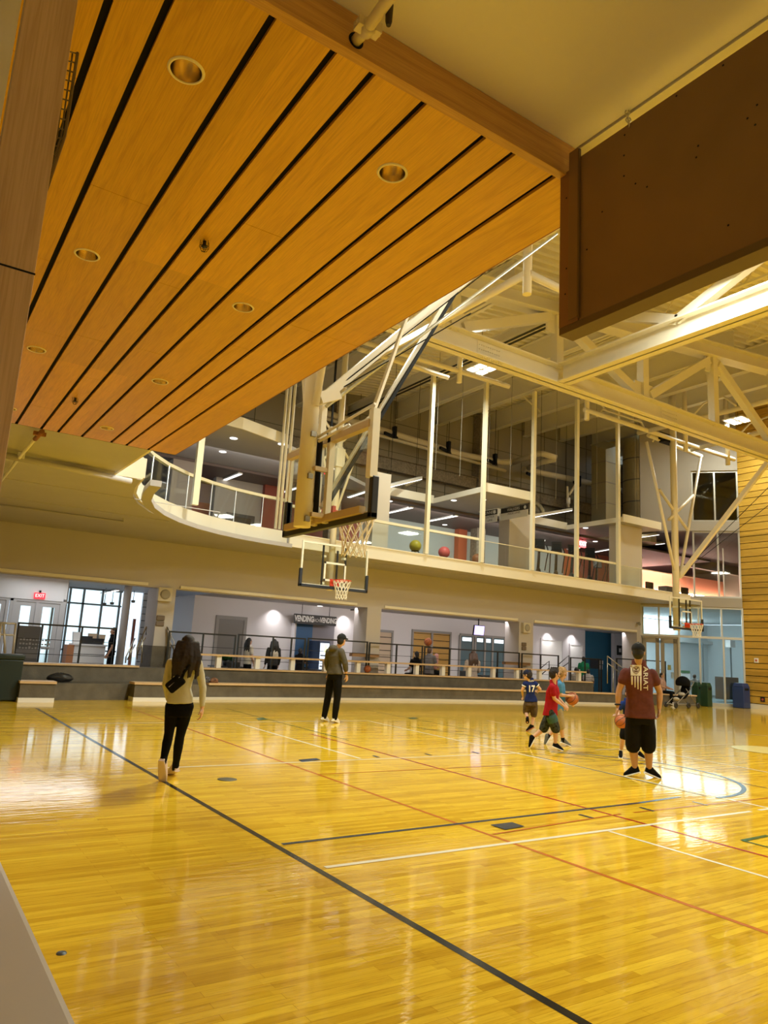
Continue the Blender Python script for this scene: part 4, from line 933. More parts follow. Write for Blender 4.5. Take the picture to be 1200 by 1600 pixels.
# timber seen through glazed doors
VIEW = grain_wood('amber_view', (.52, .30, .06), (.42, .22, .035), axis=0, rough=.5)
def view_door(n, p0, p1, ztop, m, leafs=1):
    x0, x1 = cx(p0), cx(p1); f = MB(); f.bb(x0 - .08, x0, CY - .06, CY - .002, 0, ztop); f.bb(x1, x1 + .08, CY - .06, CY - .002, 0, ztop); f.bb(x0 - .08, x1 + .08, CY - .06, CY - .002, ztop, ztop + .1)
    for i in range(1, leafs): x = x0 + (x1 - x0) * i / leafs; f.bb(x - .05, x + .05, CY - .06, CY - .002, 0, ztop)
    d = struct('door_%d' % n, f, mat('mid_grey_frame')); b = MB(); b.m = 0; b.bb(x0, x1, CY - .012, CY - .002, 0, ztop); b.m = 1
    for z in np.arange(.2, ztop, .27): b.bb(x0, x1, CY - .016, CY - .012, z, z + .025)
    obj('panel', b, [m, DARKGAP], d)
view_door(7, 590, 611, 2.3, mat('pale_tan_view', (.52, .40, .28), .5)); view_door(8, 645, 702, 2.42, VIEW, 2)
x0, x1 = cx(718), cx(788); f = MB()
for x in (x0, x0 + .28 * (x1 - x0), cx(742), cx(757), cx(769), x1): f.bb(x - .05, x + .05, CY - .06, CY - .002, 0, 2.42)
f.bb(x0, x1, CY - .06, CY - .002, 2.4, 2.5)
d = struct('window_6', f, mat('mid_grey_frame')); obj('pane', MB().bb(x0, x1, CY - .02, CY - .002, 0, 2.4), mat('blue_grey_glass', (.10, .17, .21), .1), d)
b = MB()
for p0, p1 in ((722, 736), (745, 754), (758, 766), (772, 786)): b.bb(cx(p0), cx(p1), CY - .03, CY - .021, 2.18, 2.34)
obj('lamp_reflection', b, emitter('cool_lamp_reflection', (.8, .95, 1), 1.2), d)  # reflected lamps painted as glowing strips on the pane
for n, p0, p1, zt in ((9, 846, 878, 2.5), (10, 891, 909, 2.35)):
    x0, x1 = cx(p0), cx(p1); f = MB(); f.bb(x0 - .07, x0, CY - .04, CY - .002, 0, zt); f.bb(x1, x1 + .07, CY - .04, CY - .002, 0, zt); f.bb(x0 - .07, x1 + .07, CY - .04, CY - .002, zt, zt + .08); d = struct('door_%d' % n, f, LAV); obj('panel', MB().bb(x0, x1, CY - .02, CY - .002, 0, zt), WHITE, d)
for px in (862, 900, 430, 541): area('wall_washer', (cx(px, 25.2), 25.25, 3.0), .12, 10, (1, .95, .92), spread=R(110))
# television
p = gy(748, 985, 24.2); t = thing('television', 'small television hanging in the corridor, showing blue and violet pictures', 'television', p)
M = Matrix.Rotation(R(8), 3, 'X'); obj('casing', MB().box(p, (.60, .07, .44), M), BLACK, t, .01); obj('screen', MB().box(p + Vector((0, -.037, 0)), (.55, .006, .39), M), emitter('tv_screen', (.30, .24, .85), 1.5), t)
b = MB(); rs = random.Random(2)
for k in range(9): b.box(p + Vector((-.22 + .055 * k, -.043, .14 + rs.uniform(-.03, .02))), (.04, .003, .08), M)
b.box(p + Vector((-.06, -.043, -.06)), (.10, .003, .12), M); b.box(p + Vector((.13, -.043, -.05)), (.13, .003, .10), M); obj('picture', b, emitter('tv_picture', (.65, .60, 1), 1.3), t)
obj('mount', MB().tube([p + Vector((0, .02, .2)), (p.x, p.y + .02, CZ)], .025, 8), BLACK, t)
one('ceiling_track', MB().bar(gz(722, 975, CZ - .03), gz(788, 975, CZ - .03), .05, .04), BLACK, 'thin black ceiling track above the hanging television', 'ceiling track'); one('ceiling_track', MB().bar(gz(505, 953, CZ - .03), gz(553, 953, CZ - .03), .05, .04), BLACK, 'thin black ceiling track right of the VENDING MACHINES sign', 'ceiling track')
for a, c, w in (((315, 938), (356, 935), 'left in the second opening'), ((412, 946), (431, 945), 'in the second opening, middle one'), ((433, 945), (454, 945), 'near the VENDING MACHINES sign'), ((612, 961), (635, 961), 'left in the middle opening'), ((659, 967), (682, 968), 'middle of the middle opening'), ((684, 968), (708, 968), 'near the hanging television')):
    flush_strip(a, c, CZ - .01, 'white corridor strip lamp ' + w)
for px, py, w in ((500, 947, 'over the VENDING MACHINES sign'), (547, 956, 'at the pier behind the grey hoodie'), (599, 957, 'right of the middle pier'), (688, 972, 'above the amber double doors'), (743, 971, 'above the television'), (905, 990, 'in front of the blue wall')): pot_lamp(px, py, CZ - .005, 'in the corridor ceiling ' + w)
# boards and notices
def flat(name, px0, py0, px1, py1, Y, m, label, cat, th=.02):
    a, c = gy(px0, py0, Y), gy(px1, py1, Y); return one(name, MB().bb(a.x, c.x, Y - th, Y, min(a.z, c.z), max(a.z, c.z)), m, label, cat)
flat('notice_board', 922, 1030, 936, 1045, 25.98, mat('charcoal_board', (.05, .05, .055), .6), 'charcoal notice board on the blue wall', 'notice board')
flat('paper_notice', 937, 1032, 942, 1038, 25.98, WHITE, 'upper white paper on the blue wall', 'paper'); flat('paper_notice', 937, 1039, 941, 1046, 25.98, WHITE, 'lower white paper on the blue wall', 'paper')
p = gy(968, 1016, 25.48); t = thing('door_sign', 'small black sign with a white mark at the right end of the corridor', 'sign', p); obj('board', MB().box(p, (.42, .02, .5)), mat('sign_black'), t); b = MB(); b.bb(p.x - .06, p.x + .1, p.y - .016, p.y - .011, p.z - .1, p.z + .1); obj('mark', b, mat('letter_white'), t)
flat('paper_notice', 380, 994, 386, 1018, CY - .003, WHITE, 'narrow white notice strip right of the dark doorway', 'notice')
# planks on the pier walls (dark wood ledges)
for p0, p1, w in ((548, 590, 'behind the basketball on the upper tier'), (787, 826, 'at the foot of the pier with the speaker')):
    a, c = gy(p0, 1023 if p0 < 600 else 1036, 21.1), gy(p1, 1025 if p0 < 600 else 1040, 21.1); one('wall_ledge', MB().bb(a.x, c.x, 21.0, 21.19, a.z - .05, a.z + .06), mat('brown_ledge', (.30, .17, .08), .45), 'brown timber ledge ' + w, 'ledge')
# ---- lobby
x0, x1 = gy(115, 1020, 26).x, gy(164, 1020, 26).x; zt = gy(140, 1009, 26).z
t = thing('reception_desk', 'white panelled reception desk in the bright lobby', 'desk', ((x0 + x1) / 2, 26.3, 0))
obj('front_panel', MB().bb(x0, x1, 26, 26.06, 0, zt), WHITE, t); obj('counter', MB().bb(x0 - .05, x1 + .05, 25.96, 26.7, zt + .001, zt + .05), WHITE, t)
for k in (.25, .5, .75): obj('groove', MB().bb(x0, x1, 25.995, 26, zt * k, zt * k + .015), mat('dark_joint'), t)
obj('side_panel', MB().bb(gy(104, 1020, 26).x, x0 - .002, 26, 26.6, 0, zt), mat('red_oak', (.45, .19, .08), .5), t)
for k, (px, h, nm, m) in enumerate(((119, .38, 'box', WHITE), (133, .26, 'basket', GYMK), (143, .36, 'box', mat('tan_card', (.55, .42, .28), .6)), (150, .2, 'tray', GYMK), (158, .34, 'box', mat('tan_card')))):
    p = gy(px, 1005, 26.3); w = (.14, .2, .13, .24, .09)[k]; b = MB(); b.hexa([(p.x - w * .8, 26.2, zt + .051), (p.x + w * .8, 26.2, zt + .051), (p.x + w * .8, 26.4, zt + .051), (p.x - w * .8, 26.4, zt + .051)], [(p.x - w, 26.18, zt + .05 + h), (p.x + w, 26.18, zt + .05 + h), (p.x + w, 26.42, zt + .05 + h), (p.x - w, 26.42, zt + .05 + h)])
    one('desk_' + nm, b, m, ('white leaflet box at the left end of the reception desk', 'dark wire basket on the reception desk', 'taller tan card box in the middle of the reception desk', 'low dark tray on the reception desk', 'narrow tan card box at the right end of the reception desk')[k], nm)
exit_sign(gy(62, 931, 26.87), .34, .20, (1, 0, 0), 'red EXIT sign over the lobby doors')
a, c = gy(27, 977, 24), gy(60, 1032, 24); t = thing('display_stand', 'grey display stand with rows of small marks in front of the lobby doors', 'display stand', ((a.x + c.x) / 2, 24, 0))
obj('panel', MB().bb(a.x, c.x, 23.95, 24.05, 0, a.z), mat('grey_display', (.17, .17, .18), .5), t)
b = MB(); rs = random.Random(8)
for r_ in range(3):
    for k in range(10): xx = a.x + .12 + k * .085; zz = a.z - .42 - r_ * .12; b.bb(xx, xx + .05, 23.94, 23.95, zz, zz + rs.uniform(.03, .07))
obj('marks', b, mat('pale_marks', (.50, .50, .52), .6), t); obj('band', MB().bb(a.x, c.x, 23.938, 23.949, .75, 1.0), mat('lighter_band', (.27, .27, .28), .5), t)
# dark green bin with a steel frame trolley on the left edge
a, c = gz(-6, 1096), gz(26, 1095); t = thing('rubbish_bin', 'tall dark green rubbish bin cut by the left picture edge', 'rubbish bin', ((a.x + c.x) / 2, a.y + .4, 0)); zt = gy(14, 1022, a.y + .1).z
GREENB = mat('dark_green_plastic', (.008, .022, .02), .4)
obj('body', MB().bb(a.x - .1, c.x, a.y, a.y + .55, .02, zt - .12), GREENB, t, .02); obj('lid', MB().bb(a.x - .12, c.x + .02, a.y - .02, a.y + .57, zt - .118, zt), GREENB, t, .03)
t = thing('frame_trolley', 'white steel frame trolley standing behind the dark green bin', 'trolley', gy(12, 1020, 20.2) * 1); Yt = 20.2
for s in (((-5, 1022), (2, 974)), ((8, 1022), (6, 975)), ((20, 1024), (25, 974))): obj('upright', MB().tube([gy(*s[0], Yt), gy(*s[1], Yt)], .03, 8), mat('white_tube', (.7, .7, .7), .3, .3), t)
for y in (974, 992): obj('crossbar', MB().tube([gy(-6, y - 1, Yt), gy(25, y + .5, Yt)], .025, 8), mat('white_tube'), t)
one('planter_stand', MB().bb(gy(205, 1000, 28).x, gy(209, 1000, 28).x, 28, 28.1, 0, 2.2), mat('red_brown_board', (.30, .10, .07), .5), 'narrow red-brown upright board by the lapped lobby wall', 'board')
b = MB()
for (px, py) in ((178, 943), (208, 939)): pass
for k, (px, py) in enumerate(((163, 944), (175, 943), (208, 940))):
    p = gy(px, py, 29.4); t = thing('lobby_spot', ('left', 'middle', 'right')[k] + ' of three small dark lamps hanging from the lobby ceiling', 'spot lamp', (p.x, 29.4, p.z - .05), 'dark lamps in the lobby')
    obj('head', MB().lathe((p.x, 29.4, p.z), [(0, -.05), (.07, -.04), (.08, .05), (0, .06)], 16), mat('grey_plastic'), t); obj('rod', MB().tube([(p.x, 29.4, p.z + .05), (p.x, 29.4, 3.33)], .012, 6), mat('grey_plastic'), t)
flush_strip((160, 926), (184, 920), 3.31, 'bright strip lamp in the lobby ceiling')
# clock on the lapped wall
p = gy(281, 962, 29.9); one('wall_clock', MB().lathe((p.x, 30.0, p.z), [(0, .06), (.17, .06), (.2, .04), (.2, -.04)], 28, axis=(0, -1, 0)), mat('tan_disc', (.42, .33, .26), .5), 'round tan clock on the white lapped wall', 'clock')
# plant on a corridor table
p = gy(355, 1030, 23.6); t = thing('potted_plant', 'leafy green plant on the dark table in the second opening', 'plant', (p.x, 23.6, .76)); obj('pot', MB().lathe((p.x, 23.6, .76), [(0, 0), (.12, 0), (.15, .2), (.13, .2), (0, .18)], 18), GYMK, t)
b = MB(); rs = random.Random(3)
for k in range(60):
    a = rs.uniform(0, 6.28); e = rs.uniform(.2, 1.2); L = rs.uniform(.22, .42); d = Vector((math.cos(a) * math.cos(e) * 1.5, math.sin(a) * math.cos(e), math.sin(e))).normalized(); s = Vector((p.x, 23.6, .92)); q = s + d * L; n = d.cross(Vector((0, 0, 1))).normalized() * .04; b.poly([s, s + d * L * .5 + n, q - Vector((0, 0, .06)), s + d * L * .5 - n])
obj('foliage', b, mat('leaf_green', (.03, .12, .03), .5), t)
def table(px, Y, w, label, h=.75):
    p = gy(px, 1040, Y); t = thing('table', label, 'table', (p.x, Y, 0)); obj('top', MB().bb(p.x - w, p.x + w, Y - .35, Y + .35, h - .04, h), GYMK, t)
    for sx in (-1, 1):
        for sy in (-1, 1): obj('leg', MB().tube([(p.x + sx * (w - .08), Y + sy * .28, 0), (p.x + sx * (w - .08), Y + sy * .28, h - .04)], .022, 6), GYMK, t)
table(355, 23.6, .55, 'dark table under the leafy plant'); table(497, 23.6, .45, 'small dark table left of the man in the grey hoodie'); table(757, 24.0, .45, 'dark table in front of the bluish corridor windows')
def chair(px, Y, label, rz=0):
    p = gy(px, 1040, Y); t = thing('chair', label, 'chair', (0, 0, 0))
    obj('seat', MB().bb(-.22, .22, -.22, .22, .43, .46), GYMK, t, .01); obj('backrest', MB().bb(-.22, .22, .20, .24, .55, .92), GYMK, t, .02)
    for sx in (-.19, .19):
        obj('leg', MB().tube([(sx, -.2, 0), (sx, -.18, .43)], .014, 6), STEEL, t); obj('leg', MB().tube([(sx, .26, 0), (sx, .2, .43), (sx, .23, .75)], .014, 6), STEEL, t)
    t.location = (p.x, Y, 0); t.rotation_euler = (0, 0, rz)
chair(690, 22.6, 'black chair beside the amber double doors', .3); chair(779, 23.2, 'black chair at the right of the bluish windows', 1.4); chair(728, 23.2, 'black chair at the left of the bluish windows', -.6); chair(366, 22.9, 'black chair by the plant table', 2.6)
# ---- right-hand end: bins, stroller place, blue box, notices in the bright room
def bin_(p0, p1, yb, yt, m, label, dep=.55, wid=None):
    a, c = gz(p0, yb), gz(p1, yb); zt = gy((p0 + p1) / 2, yt, a.y).z; t = thing('rubbish_bin', label, 'rubbish bin', ((a.x + c.x) / 2, a.y + dep / 2, 0)); w = (wid or dep) / 2; cx_ = c.x - w; y = a.y
    obj('body', MB().bb(cx_ - w, cx_ + w, y, y + dep, .0, zt - .16), m, t, .02); obj('lid', MB().hexa([(cx_ - w, y, zt - .158), (cx_ + w, y, zt - .158), (cx_ + w, y + dep, zt - .158), (cx_ - w, y + dep, zt - .158)], [(cx_ - w * .85, y + .06, zt), (cx_ + w * .85, y + .06, zt), (cx_ + w * .85, y + dep - .06, zt), (cx_ - w * .85, y + dep - .06, zt)]), m, t, .02)
    obj('opening', MB().bb(cx_ - w * .6, cx_ + w * .6, y - .004, y - .001, zt - .30, zt - .2), DARKGAP, t)
DG = mat('bin_green', (.012, .05, .022), .45)
bin_(1107, 1113, 1104.5, 1067, DG, 'dark green rubbish bin in front, right of the stroller', .33); bin_(1093, 1097, 1101.5, 1066, DG, 'dark green rubbish bin half hidden behind the front one', .3)
bin_(1160, 1172, 1107, 1068, mat('bin_blue', (.02, .045, .17), .45), 'blue recycling bin against the timber wall', .5)
for px, py, w in ((1182, 1032, 'upper'), (1192, 1093, 'lower')):
    p = gx(px, py, 30.93); t = thing('wall_box', w + ' small device plate on the timber wall', 'wall device', p); obj('plate', MB().bb(30.90, 30.938, p.y - .09, p.y + .09, p.z - .1, p.z + .1), WHITE if w == 'upper' else GYMK, t, .01); obj('button', MB().lathe((30.90, p.y, p.z), [(0, .01), (.04, .01), (.05, 0)], 14, axis=(-1, 0, 0)), mat('red_button', (.5, .1, .06), .4), t)
flat('poster', 1064, 1048, 1078, 1063, 23.4, WHITE, 'green and white poster in the bright room behind the stroller', 'poster'); _po = bpy.data.objects['poster']; _a, _c = gy(1064, 1047.5, 23.37), gy(1078, 1052, 23.37); obj('heading', MB().bb(_a.x, _c.x, 23.36, 23.379, _c.z, _a.z), mat('poster_green', (.06, .18, .08), .6), _po)
flat('paper_notice', 1043, 1039, 1048, 1047, 21.0, mat('yellow_paper', (.62, .50, .12), .6), 'yellow paper notice on the bronze door frame', 'paper'); flat('paper_notice', 1048.5, 1050, 1056, 1060, 20.9, WHITE, 'white paper notice on a stand behind the stroller', 'paper')
flat('storage_cabinet', 1117, 1057, 1140, 1092, 21.5, mat('dark_brown_cabinet', (.10, .075, .06), .6), 'dark brown cabinet behind the corner glass', 'cabinet', .5)
flat('air_conditioner', 1133, 1000, 1141, 1012, 23.5, WHITE, 'white air unit high on the wall behind the corner glass', 'air unit', .3)
for p0, p1, w in ((1096, 1100, 'left'), (1140, 1144, 'right')): flat('door_strip', p0, 1004, p1, 1065, 24.5, mat('blue_grey_strip', (.20, .26, .28), .5), w + ' narrow dark blue-grey upright panel behind the corner glass', 'panel')
# things lying on the bleacher
def blob(name, px, py, Y, size, m, label, cat, seed=1):
    p = gy(px, py, Y); bm = MB(); bm.sphere((p.x, Y, p.z), 1, 18, 12, size); rs = random.Random(seed)
    zmin = p.z - size[2] * .8
    bm.v = [(v[0] + rs.uniform(-.02, .02), v[1] + rs.uniform(-.02, .02), max(v[2] + rs.uniform(-.02, .02), zmin)) for v in bm.v]; return one(name, bm, m, label, cat)
blob('sports_bag', 94, 1059, 19.0, (.30, .16, .11), GYMK, 'dark slumped bag on the lower bleacher tier at the left', 'bag')
blob('sports_bag', 321, 1062, 19.35, (.14, .12, .09), mat('dark_patterned', (.10, .10, .12), .7, noise=.9, nscale=30), 'black and white patterned bag beside the woman on the bleacher', 'bag')
blob('brown_bag', 334, 1064, 19.35, (.13, .1, .08), mat('brown_cloth', (.22, .10, .05), .8), 'small brown bag next to the patterned one on the bleacher', 'bag')
# ================================================================== HOOPS, SOFFIT LAMPS, BOARD AND SMALL NEAR THINGS
CRP = mat('cream_tube', (.78, .72, .58), .4)
NAVY = mat('navy_pad', (.012, .018, .032), .45); PADK = mat('black_pad', (.010, .011, .014), .4)
RIMR = mat('red_rim', (.62, .05, .02), .4); NETW = mat('net_cord', (.82, .78, .66), .8); FRW = mat('board_frame', (.80, .78, .68), .4); TAN = mat('tan_strut', (.55, .42, .24), .5)
def hoop(c, n, label, mast_off, mast_r, W=2.0, Hh=1.12, padm=NAVY, mast_top=None, group=None, mats_mast=CRP, target=True, board_glass=GLASS):
    c = Vector(c); n = Vector(n).normalized(); up = Vector((0, 0, 1)); s = up.cross(n)
    T = thing('basketball_hoop', label, 'basketball hoop', c, group)
    P = lambda a, d, h: c + s * a + n * d + up * h
    def plate(mb, a0, a1, h0, h1, d0, d1): return mb.hexa([P(a0, d0, h0), P(a1, d0, h0), P(a1, d1, h0), P(a0, d1, h0)], [P(a0, d0, h1), P(a1, d0, h1), P(a1, d1, h1), P(a0, d1, h1)])
    w = W / 2
    bb_ = obj('backboard', plate(MB(), -w + .045, w - .045, .045, Hh - .045, -.006, .006), board_glass, T)
    f = MB(); t = .045
    for a in ((-w, -w + t, 0, Hh), (w - t, w, 0, Hh), (-w + t, w - t, 0, t), (-w + t, w - t, Hh - t, Hh)): plate(f, *a, -.03, .012)
    obj('frame', f, FRW, bb_)
    if target:
        f = MB(); tw, th, t0 = .33, .50, .16
        for a in ((-tw, -tw + .05, t0, t0 + th), (tw - .05, tw, t0, t0 + th), (-tw, tw, t0, t0 + .05), (-tw, tw, t0 + th - .05, t0 + th)): plate(f, *a, .007, .009)
        obj('target_square', f, FRW, bb_)
    f = MB()
    for a in ((-w - .03, -w + .045, -.04, .42), (w - .045, w + .03, -.04, .42), (-w - .03, w + .03, -.045, .03)): plate(f, *a, -.045, .04)
    obj('pad', f, padm, bb_, .012)
    rr, rz, rd = .235, .17, .41
    ring = [P(math.cos(R(a)) * rr, rd + math.sin(R(a)) * rr, rz) for a in range(0, 360, 10)]
    rim = obj('rim', MB().tube(ring, .011, 8, closed=True), RIMR, T)
    f = MB(); plate(f, -.14, .14, rz - .13, rz + .05, .012, .05); f.hexa([P(-.12, .05, rz - .05), P(.12, .05, rz - .05), P(.12, .05, rz + .012), P(-.12, .05, rz + .012)], [P(-.07, .20, rz - .015), P(.07, .20, rz - .015), P(.07, .20, rz + .008), P(-.07, .20, rz + .008)]); obj('rim_bracket', f, RIMR, rim)
    f = MB(); K = 12; lev = [(0, 1), (.11, .88), (.22, .72), (.32, .62), (.41, .60), (.48, .62)]
    for k in range(K):
        for sg in (-1, 1):
            pts = []
            for i, (dz, q) in enumerate(lev):
                a = 2 * math.pi * (k + sg * .5 * i) / K; pts.append(P(math.cos(a) * rr * q, rd + math.sin(a) * rr * q, rz - dz))
            f.tube(pts, .0075, 5, caps=False)
    obj('net', f, NETW, rim)
    mc = P(0, -mast_off, 0); zt = mast_top or deck_z(mc.x) - .1
    obj('mast', MB().tube([(mc.x, mc.y, c.z - .06), (mc.x, mc.y, zt)], mast_r, 20), mats_mast, T)
    f = MB()
    for h in (.05, .5, 1.15): f.lathe((mc.x, mc.y, c.z + h), [(mast_r, 0), (mast_r + .012, .005), (mast_r + .012, .035), (mast_r, .04)], 20)
    return T, P, mc
def bars(T, name, segs, r, m, square=True):
    for p, q in segs: obj(name, MB().bar(p, q, r * 2, r * 2) if square else MB().tube([p, q], r, 10), m, T)
# near hoop, seen from behind
T, P, mc = hoop((4.03, 7.36, 2.93), (1, 0, 0), 'near basketball hoop seen from behind, its backboard hanging left of the gallery posts', .30, .098, W=2.04, Hh=1.10, padm=PADK, target=False)
up = Vector((0, 0, 1))
bars(T, 'arm', [(P(a, -.26, h), P(a, -.03, h)) for a in (-.12, .12) for h in (.08, .62)], .025, TAN)
bars(T, 'rail', [(P(-.12, -.06, 0), P(-.12, -.06, 1.15)), (P(.14, -.06, .0), P(.14, -.06, 1.62))], .035, CRP)
bars(T, 'rail', [(P(-.98, -.055, 1.0), P(.98, -.055, 1.0)), (P(-.9, -.06, .06), P(.9, -.06, .06))], .04, TAN)
bars(T, 'actuator', [(P(.0, -.14, .12), P(-.02, -.16, 1.0))], .034, BLACK, False)
bars(T, 'actuator', [(P(.20, -.05, .5), P(.20, -.05, 1.15))], .022, BLACK)
bars(T, 'collar', [(P(-.13, -.30, h), P(.13, -.30, h)) for h in (.02, .52, 1.02)], .03, mat('dull_steel', (.33, .31, .26), .4, .8))
bars(T, 'brace', [(P(.05, -.22, 1.0), P(-1.0, -.04, 1.22)), (P(-.1, -.22, .95), P(-.5, -.05, 1.10)), (P(0, -.2, .15), P(.1, -.06, .62))], .017, CRP, False)
bars(T, 'corner_bar', [(P(-1.0, -.035, .40), P(-1.0, -.035, 1.16))], .045, FRW)
Yc = 7.36; top0 = gy(700, 464, Yc)
j = P(.0, -.06, .2)
def beyond(p, q, k): return p + (q - p) * k
bars(T, 'strut', [(j, beyond(j, top0, 1.35))], .028, CRP); bars(T, 'strut', [(P(-.10, -.06, .2), beyond(P(-.10, -.06, .2), gy(708, 464, Yc), 1.35))], .02, BLACK)
bars(T, 'strut', [(P(-.98, -.04, 1.15), beyond(P(-.98, -.04, 1.15), gy(612, 562, Yc - .9), 2.6))], .018, CRP)
hb = Vector((mc.x + .12, mc.y, 4.42)); d = gy(640, 510, Yc)
bars(T, 'hinge_bracket', [(Vector((mc.x + .05, mc.y - .07, 4.40)), Vector((mc.x + .30, mc.y - .07, 4.52)))], .07, CRP)
bars(T, 'strut', [(hb, beyond(hb, d, 2.6))], .055, CRP)
obj('cable_rod', MB().tube([hb + Vector((.05, -.05, -.08)), beyond(hb, gy(870, 365, Yc), 1.0)], .022, 8), mat('grey_rod', (.66, .68, .64), .3, .5), T)
for p, q in (((612, 560), (720, 455)), ((560, 620), (700, 510))): obj('guy_wire', MB().tube([hb, beyond(hb, gy(*q, Yc - .3), 1.2)], .008, 5), BLACK, T)
for s_ in (-1, 1): bars(T, 'hanger_arm', [(Vector((mc.x, mc.y + s_ * .1, 4.3)), Vector((mc.x - .05, mc.y + s_ * 1.1, 8.4)))], .045, CRP, False)
# middle hoop, facing the camera side
T, P, mc = hoop((9.42, 16.5, 3.07), (0, -1, 0), 'middle basketball hoop facing the court in front of the far wall, its net hanging free', .22, .085, W=2.0, Hh=1.13)
bars(T, 'arm', [(P(a, -.18, h), P(a, -.03, h)) for a in (-.3, .3) for h in (.1, .8)], .03, CRP); bars(T, 'rail', [(P(a, -.07, .02), P(a, -.07, 1.1)) for a in (-.34, .34)], .02, BLACK)
bars(T, 'actuator', [(P(.12, -.12, .1), P(.12, -.12, 1.0))], .03, BLACK, False)
bars(T, 'brace', [(Vector((mc.x, mc.y, 5.0)), Vector((mc.x - 1.3, mc.y, 9.3))), (Vector((mc.x, mc.y, 5.0)), Vector((mc.x + 1.3, mc.y, 9.3))), (Vector((mc.x - .9, mc.y, 8.0)), Vector((mc.x + .45, mc.y, 6.5))), (Vector((mc.x + .9, mc.y, 8.0)), Vector((mc.x - .45, mc.y, 6.5)))], .035, CRP, False)
bars(T, 'rear_strut', [(Vector((mc.x, mc.y, 4.8)), Vector((mc.x + .3, mc.y + 2.2, 10.2)))], .035, CRP, False)
obj('spring_box', MB().box((mc.x, mc.y - .02, 6.6), (.26, .22, .5)), CRP, T)
# far hoop on the right
T, P, mc = hoop((24.78, 16.6, 2.98), (0, -1, 0), 'far basketball hoop on the right in front of the corner glass', .42, .13, W=2.0, Hh=1.13)
bars(T, 'arm', [(P(a, -.36, h), P(a, -.03, h)) for a in (-.3, .3) for h in (.1, .8)], .03, CRP); bars(T, 'rail', [(P(a, -.07, .02), P(a, -.07, 1.1)) for a in (-.34, .1, .34)], .022, BLACK)
YF = mc.y
bars(T, 'brace', [(gy(1056, 902, YF), gy(1010, 690, YF)), (gy(1062, 903, YF), gy(1095, 714, YF)), (gy(1045, 812, YF), gy(1083, 774, YF)), (gy(1030, 765, YF), gy(1074, 828, YF))], .06, CRP, False)
sA = gy(1061, 902, YF); sB = gx(1200, 722, 25.2)
bars(T, 'front_strut', [(sA, beyond(sA, sB, 1.25))], .075, CRP)
for k in (.6, 1.1): obj('guy_wire', MB().tube([sA + Vector((.2, 0, .2)), beyond(sA, sB + Vector((k * .9, 0, -k * .9)), 1.2)], .012, 5), BLACK, T)
# hanging pipe frames that carry the hoops
def pipe_frame(label, segs, r, extra=()):
    T = thing('hoop_rig', label, 'hoop rig', segs[0][0])
    for p, q in segs: obj('pipe', MB().tube([p, q], r, 10), CRP, T)
    for p in extra: obj('hanger', MB().tube([p - Vector((0, 0, .35)), Vector((p.x, p.y, deck_z(p.x) - .02))], r * 1.1, 10), CRP, T)
    return T
zf = gy(1060, 690, YF).z; g = lambda x, y: gz(x, y, zf)
T = pipe_frame('white hanging pipe frame over the far hoop with a black winch', [(g(913, 640), g(1147, 718)), (g(1013, 680), g(1096, 713)), (g(997, 677), g(1290, 605)), (g(1080, 703), g(1290, 650))], .085, [g(917, 642), g(1071, 692), g(1137, 714)])
b = MB(); p = g(1043, 688); b.box(p + Vector((0, 0, .02)), (.7, .3, .3)); b.tube([p + Vector((-.5, 0, .1)), p + Vector((.5, 0, .1))], .16, 12); obj('winch', b, BLACK, T)
for a, c in (((933, 651), (1010, 676)), ((1020, 690), (1060, 700))): obj('side_rail', MB().tube([g(*a), g(*a) + Vector((.3, 0, .35)), g(*c) + Vector((-.3, 0, .35)), g(*c)], .035, 8), CRP, T)
for a, c in (((1078, 655), (1150, 634)), ((1150, 685), (1230, 662))): obj('side_rail', MB().tube([g(*a), g(*a) + Vector((.1, -.5, .5)), g(*c) + Vector((.1, .5, .5)), g(*c)], .035, 8), CRP, T)
zm = 9.55; g = lambda x, y: gz(x, y, zm)
pipe_frame('white hanging pipe frame over the middle hoop beside the glowing roof lamp', [(g(560, 532), g(795, 604)), (g(560, 545), g(700, 590))], .07, [g(718, 580)])
zn = 7.7; g = lambda x, y: gz(x, y, zn)
pipe_frame('cream pipe frame with an elbow above the near hoop, next to the soffit edge', [(g(560, 573), g(822, 428)), (g(826, 428), g(960, 492))], .07, [g(824, 429)])
# ---- soffit down-lamps: openings are cut through the boards
lamps = [((291, 110), 'nearest and largest, top left of the timber soffit'), ((613, 270), 'upper right of the timber soffit'), ((136, 398), 'second in the left row of the timber soffit'), ((380, 480), 'second in the right row of the timber soffit'), ((57, 546), 'third in the left row of the timber soffit'), ((250, 596), 'third in the right row of the timber soffit'), ((167, 669), 'last in the right row of the timber soffit'), ((14, 638), 'last in the left row of the timber soffit')]
LR = .072
soff = [o for o in COL.objects if o.type == 'MESH' and o.name.startswith('ceiling') and any(m and m.name == 'oiled_oak_panel' for m in o.data.materials)][0]
b = MB()
for (px, py), w in lamps: p = gz(px, py, SZ); b.lathe((p.x, p.y, SZ - .05), [(0, 0), (LR, 0), (LR, .3), (0, .3)], 32, smooth=False)
cut = obj('cutter', b, WHITE); md = soff.modifiers.new('cut', 'BOOLEAN'); md.operation = 'DIFFERENCE'; md.object = cut; md.solver = 'EXACT'
dg = bpy.context.evaluated_depsgraph_get(); me2 = bpy.data.meshes.new_from_object(soff.evaluated_get(dg)); soff.modifiers.clear(); soff.data = me2; bpy.data.objects.remove(cut)
BRASS = mat('brass_reflector', (.86, .74, .48), .22, 1); RINGM = mat('cream_lamp_ring', (.85, .78, .58), .35)
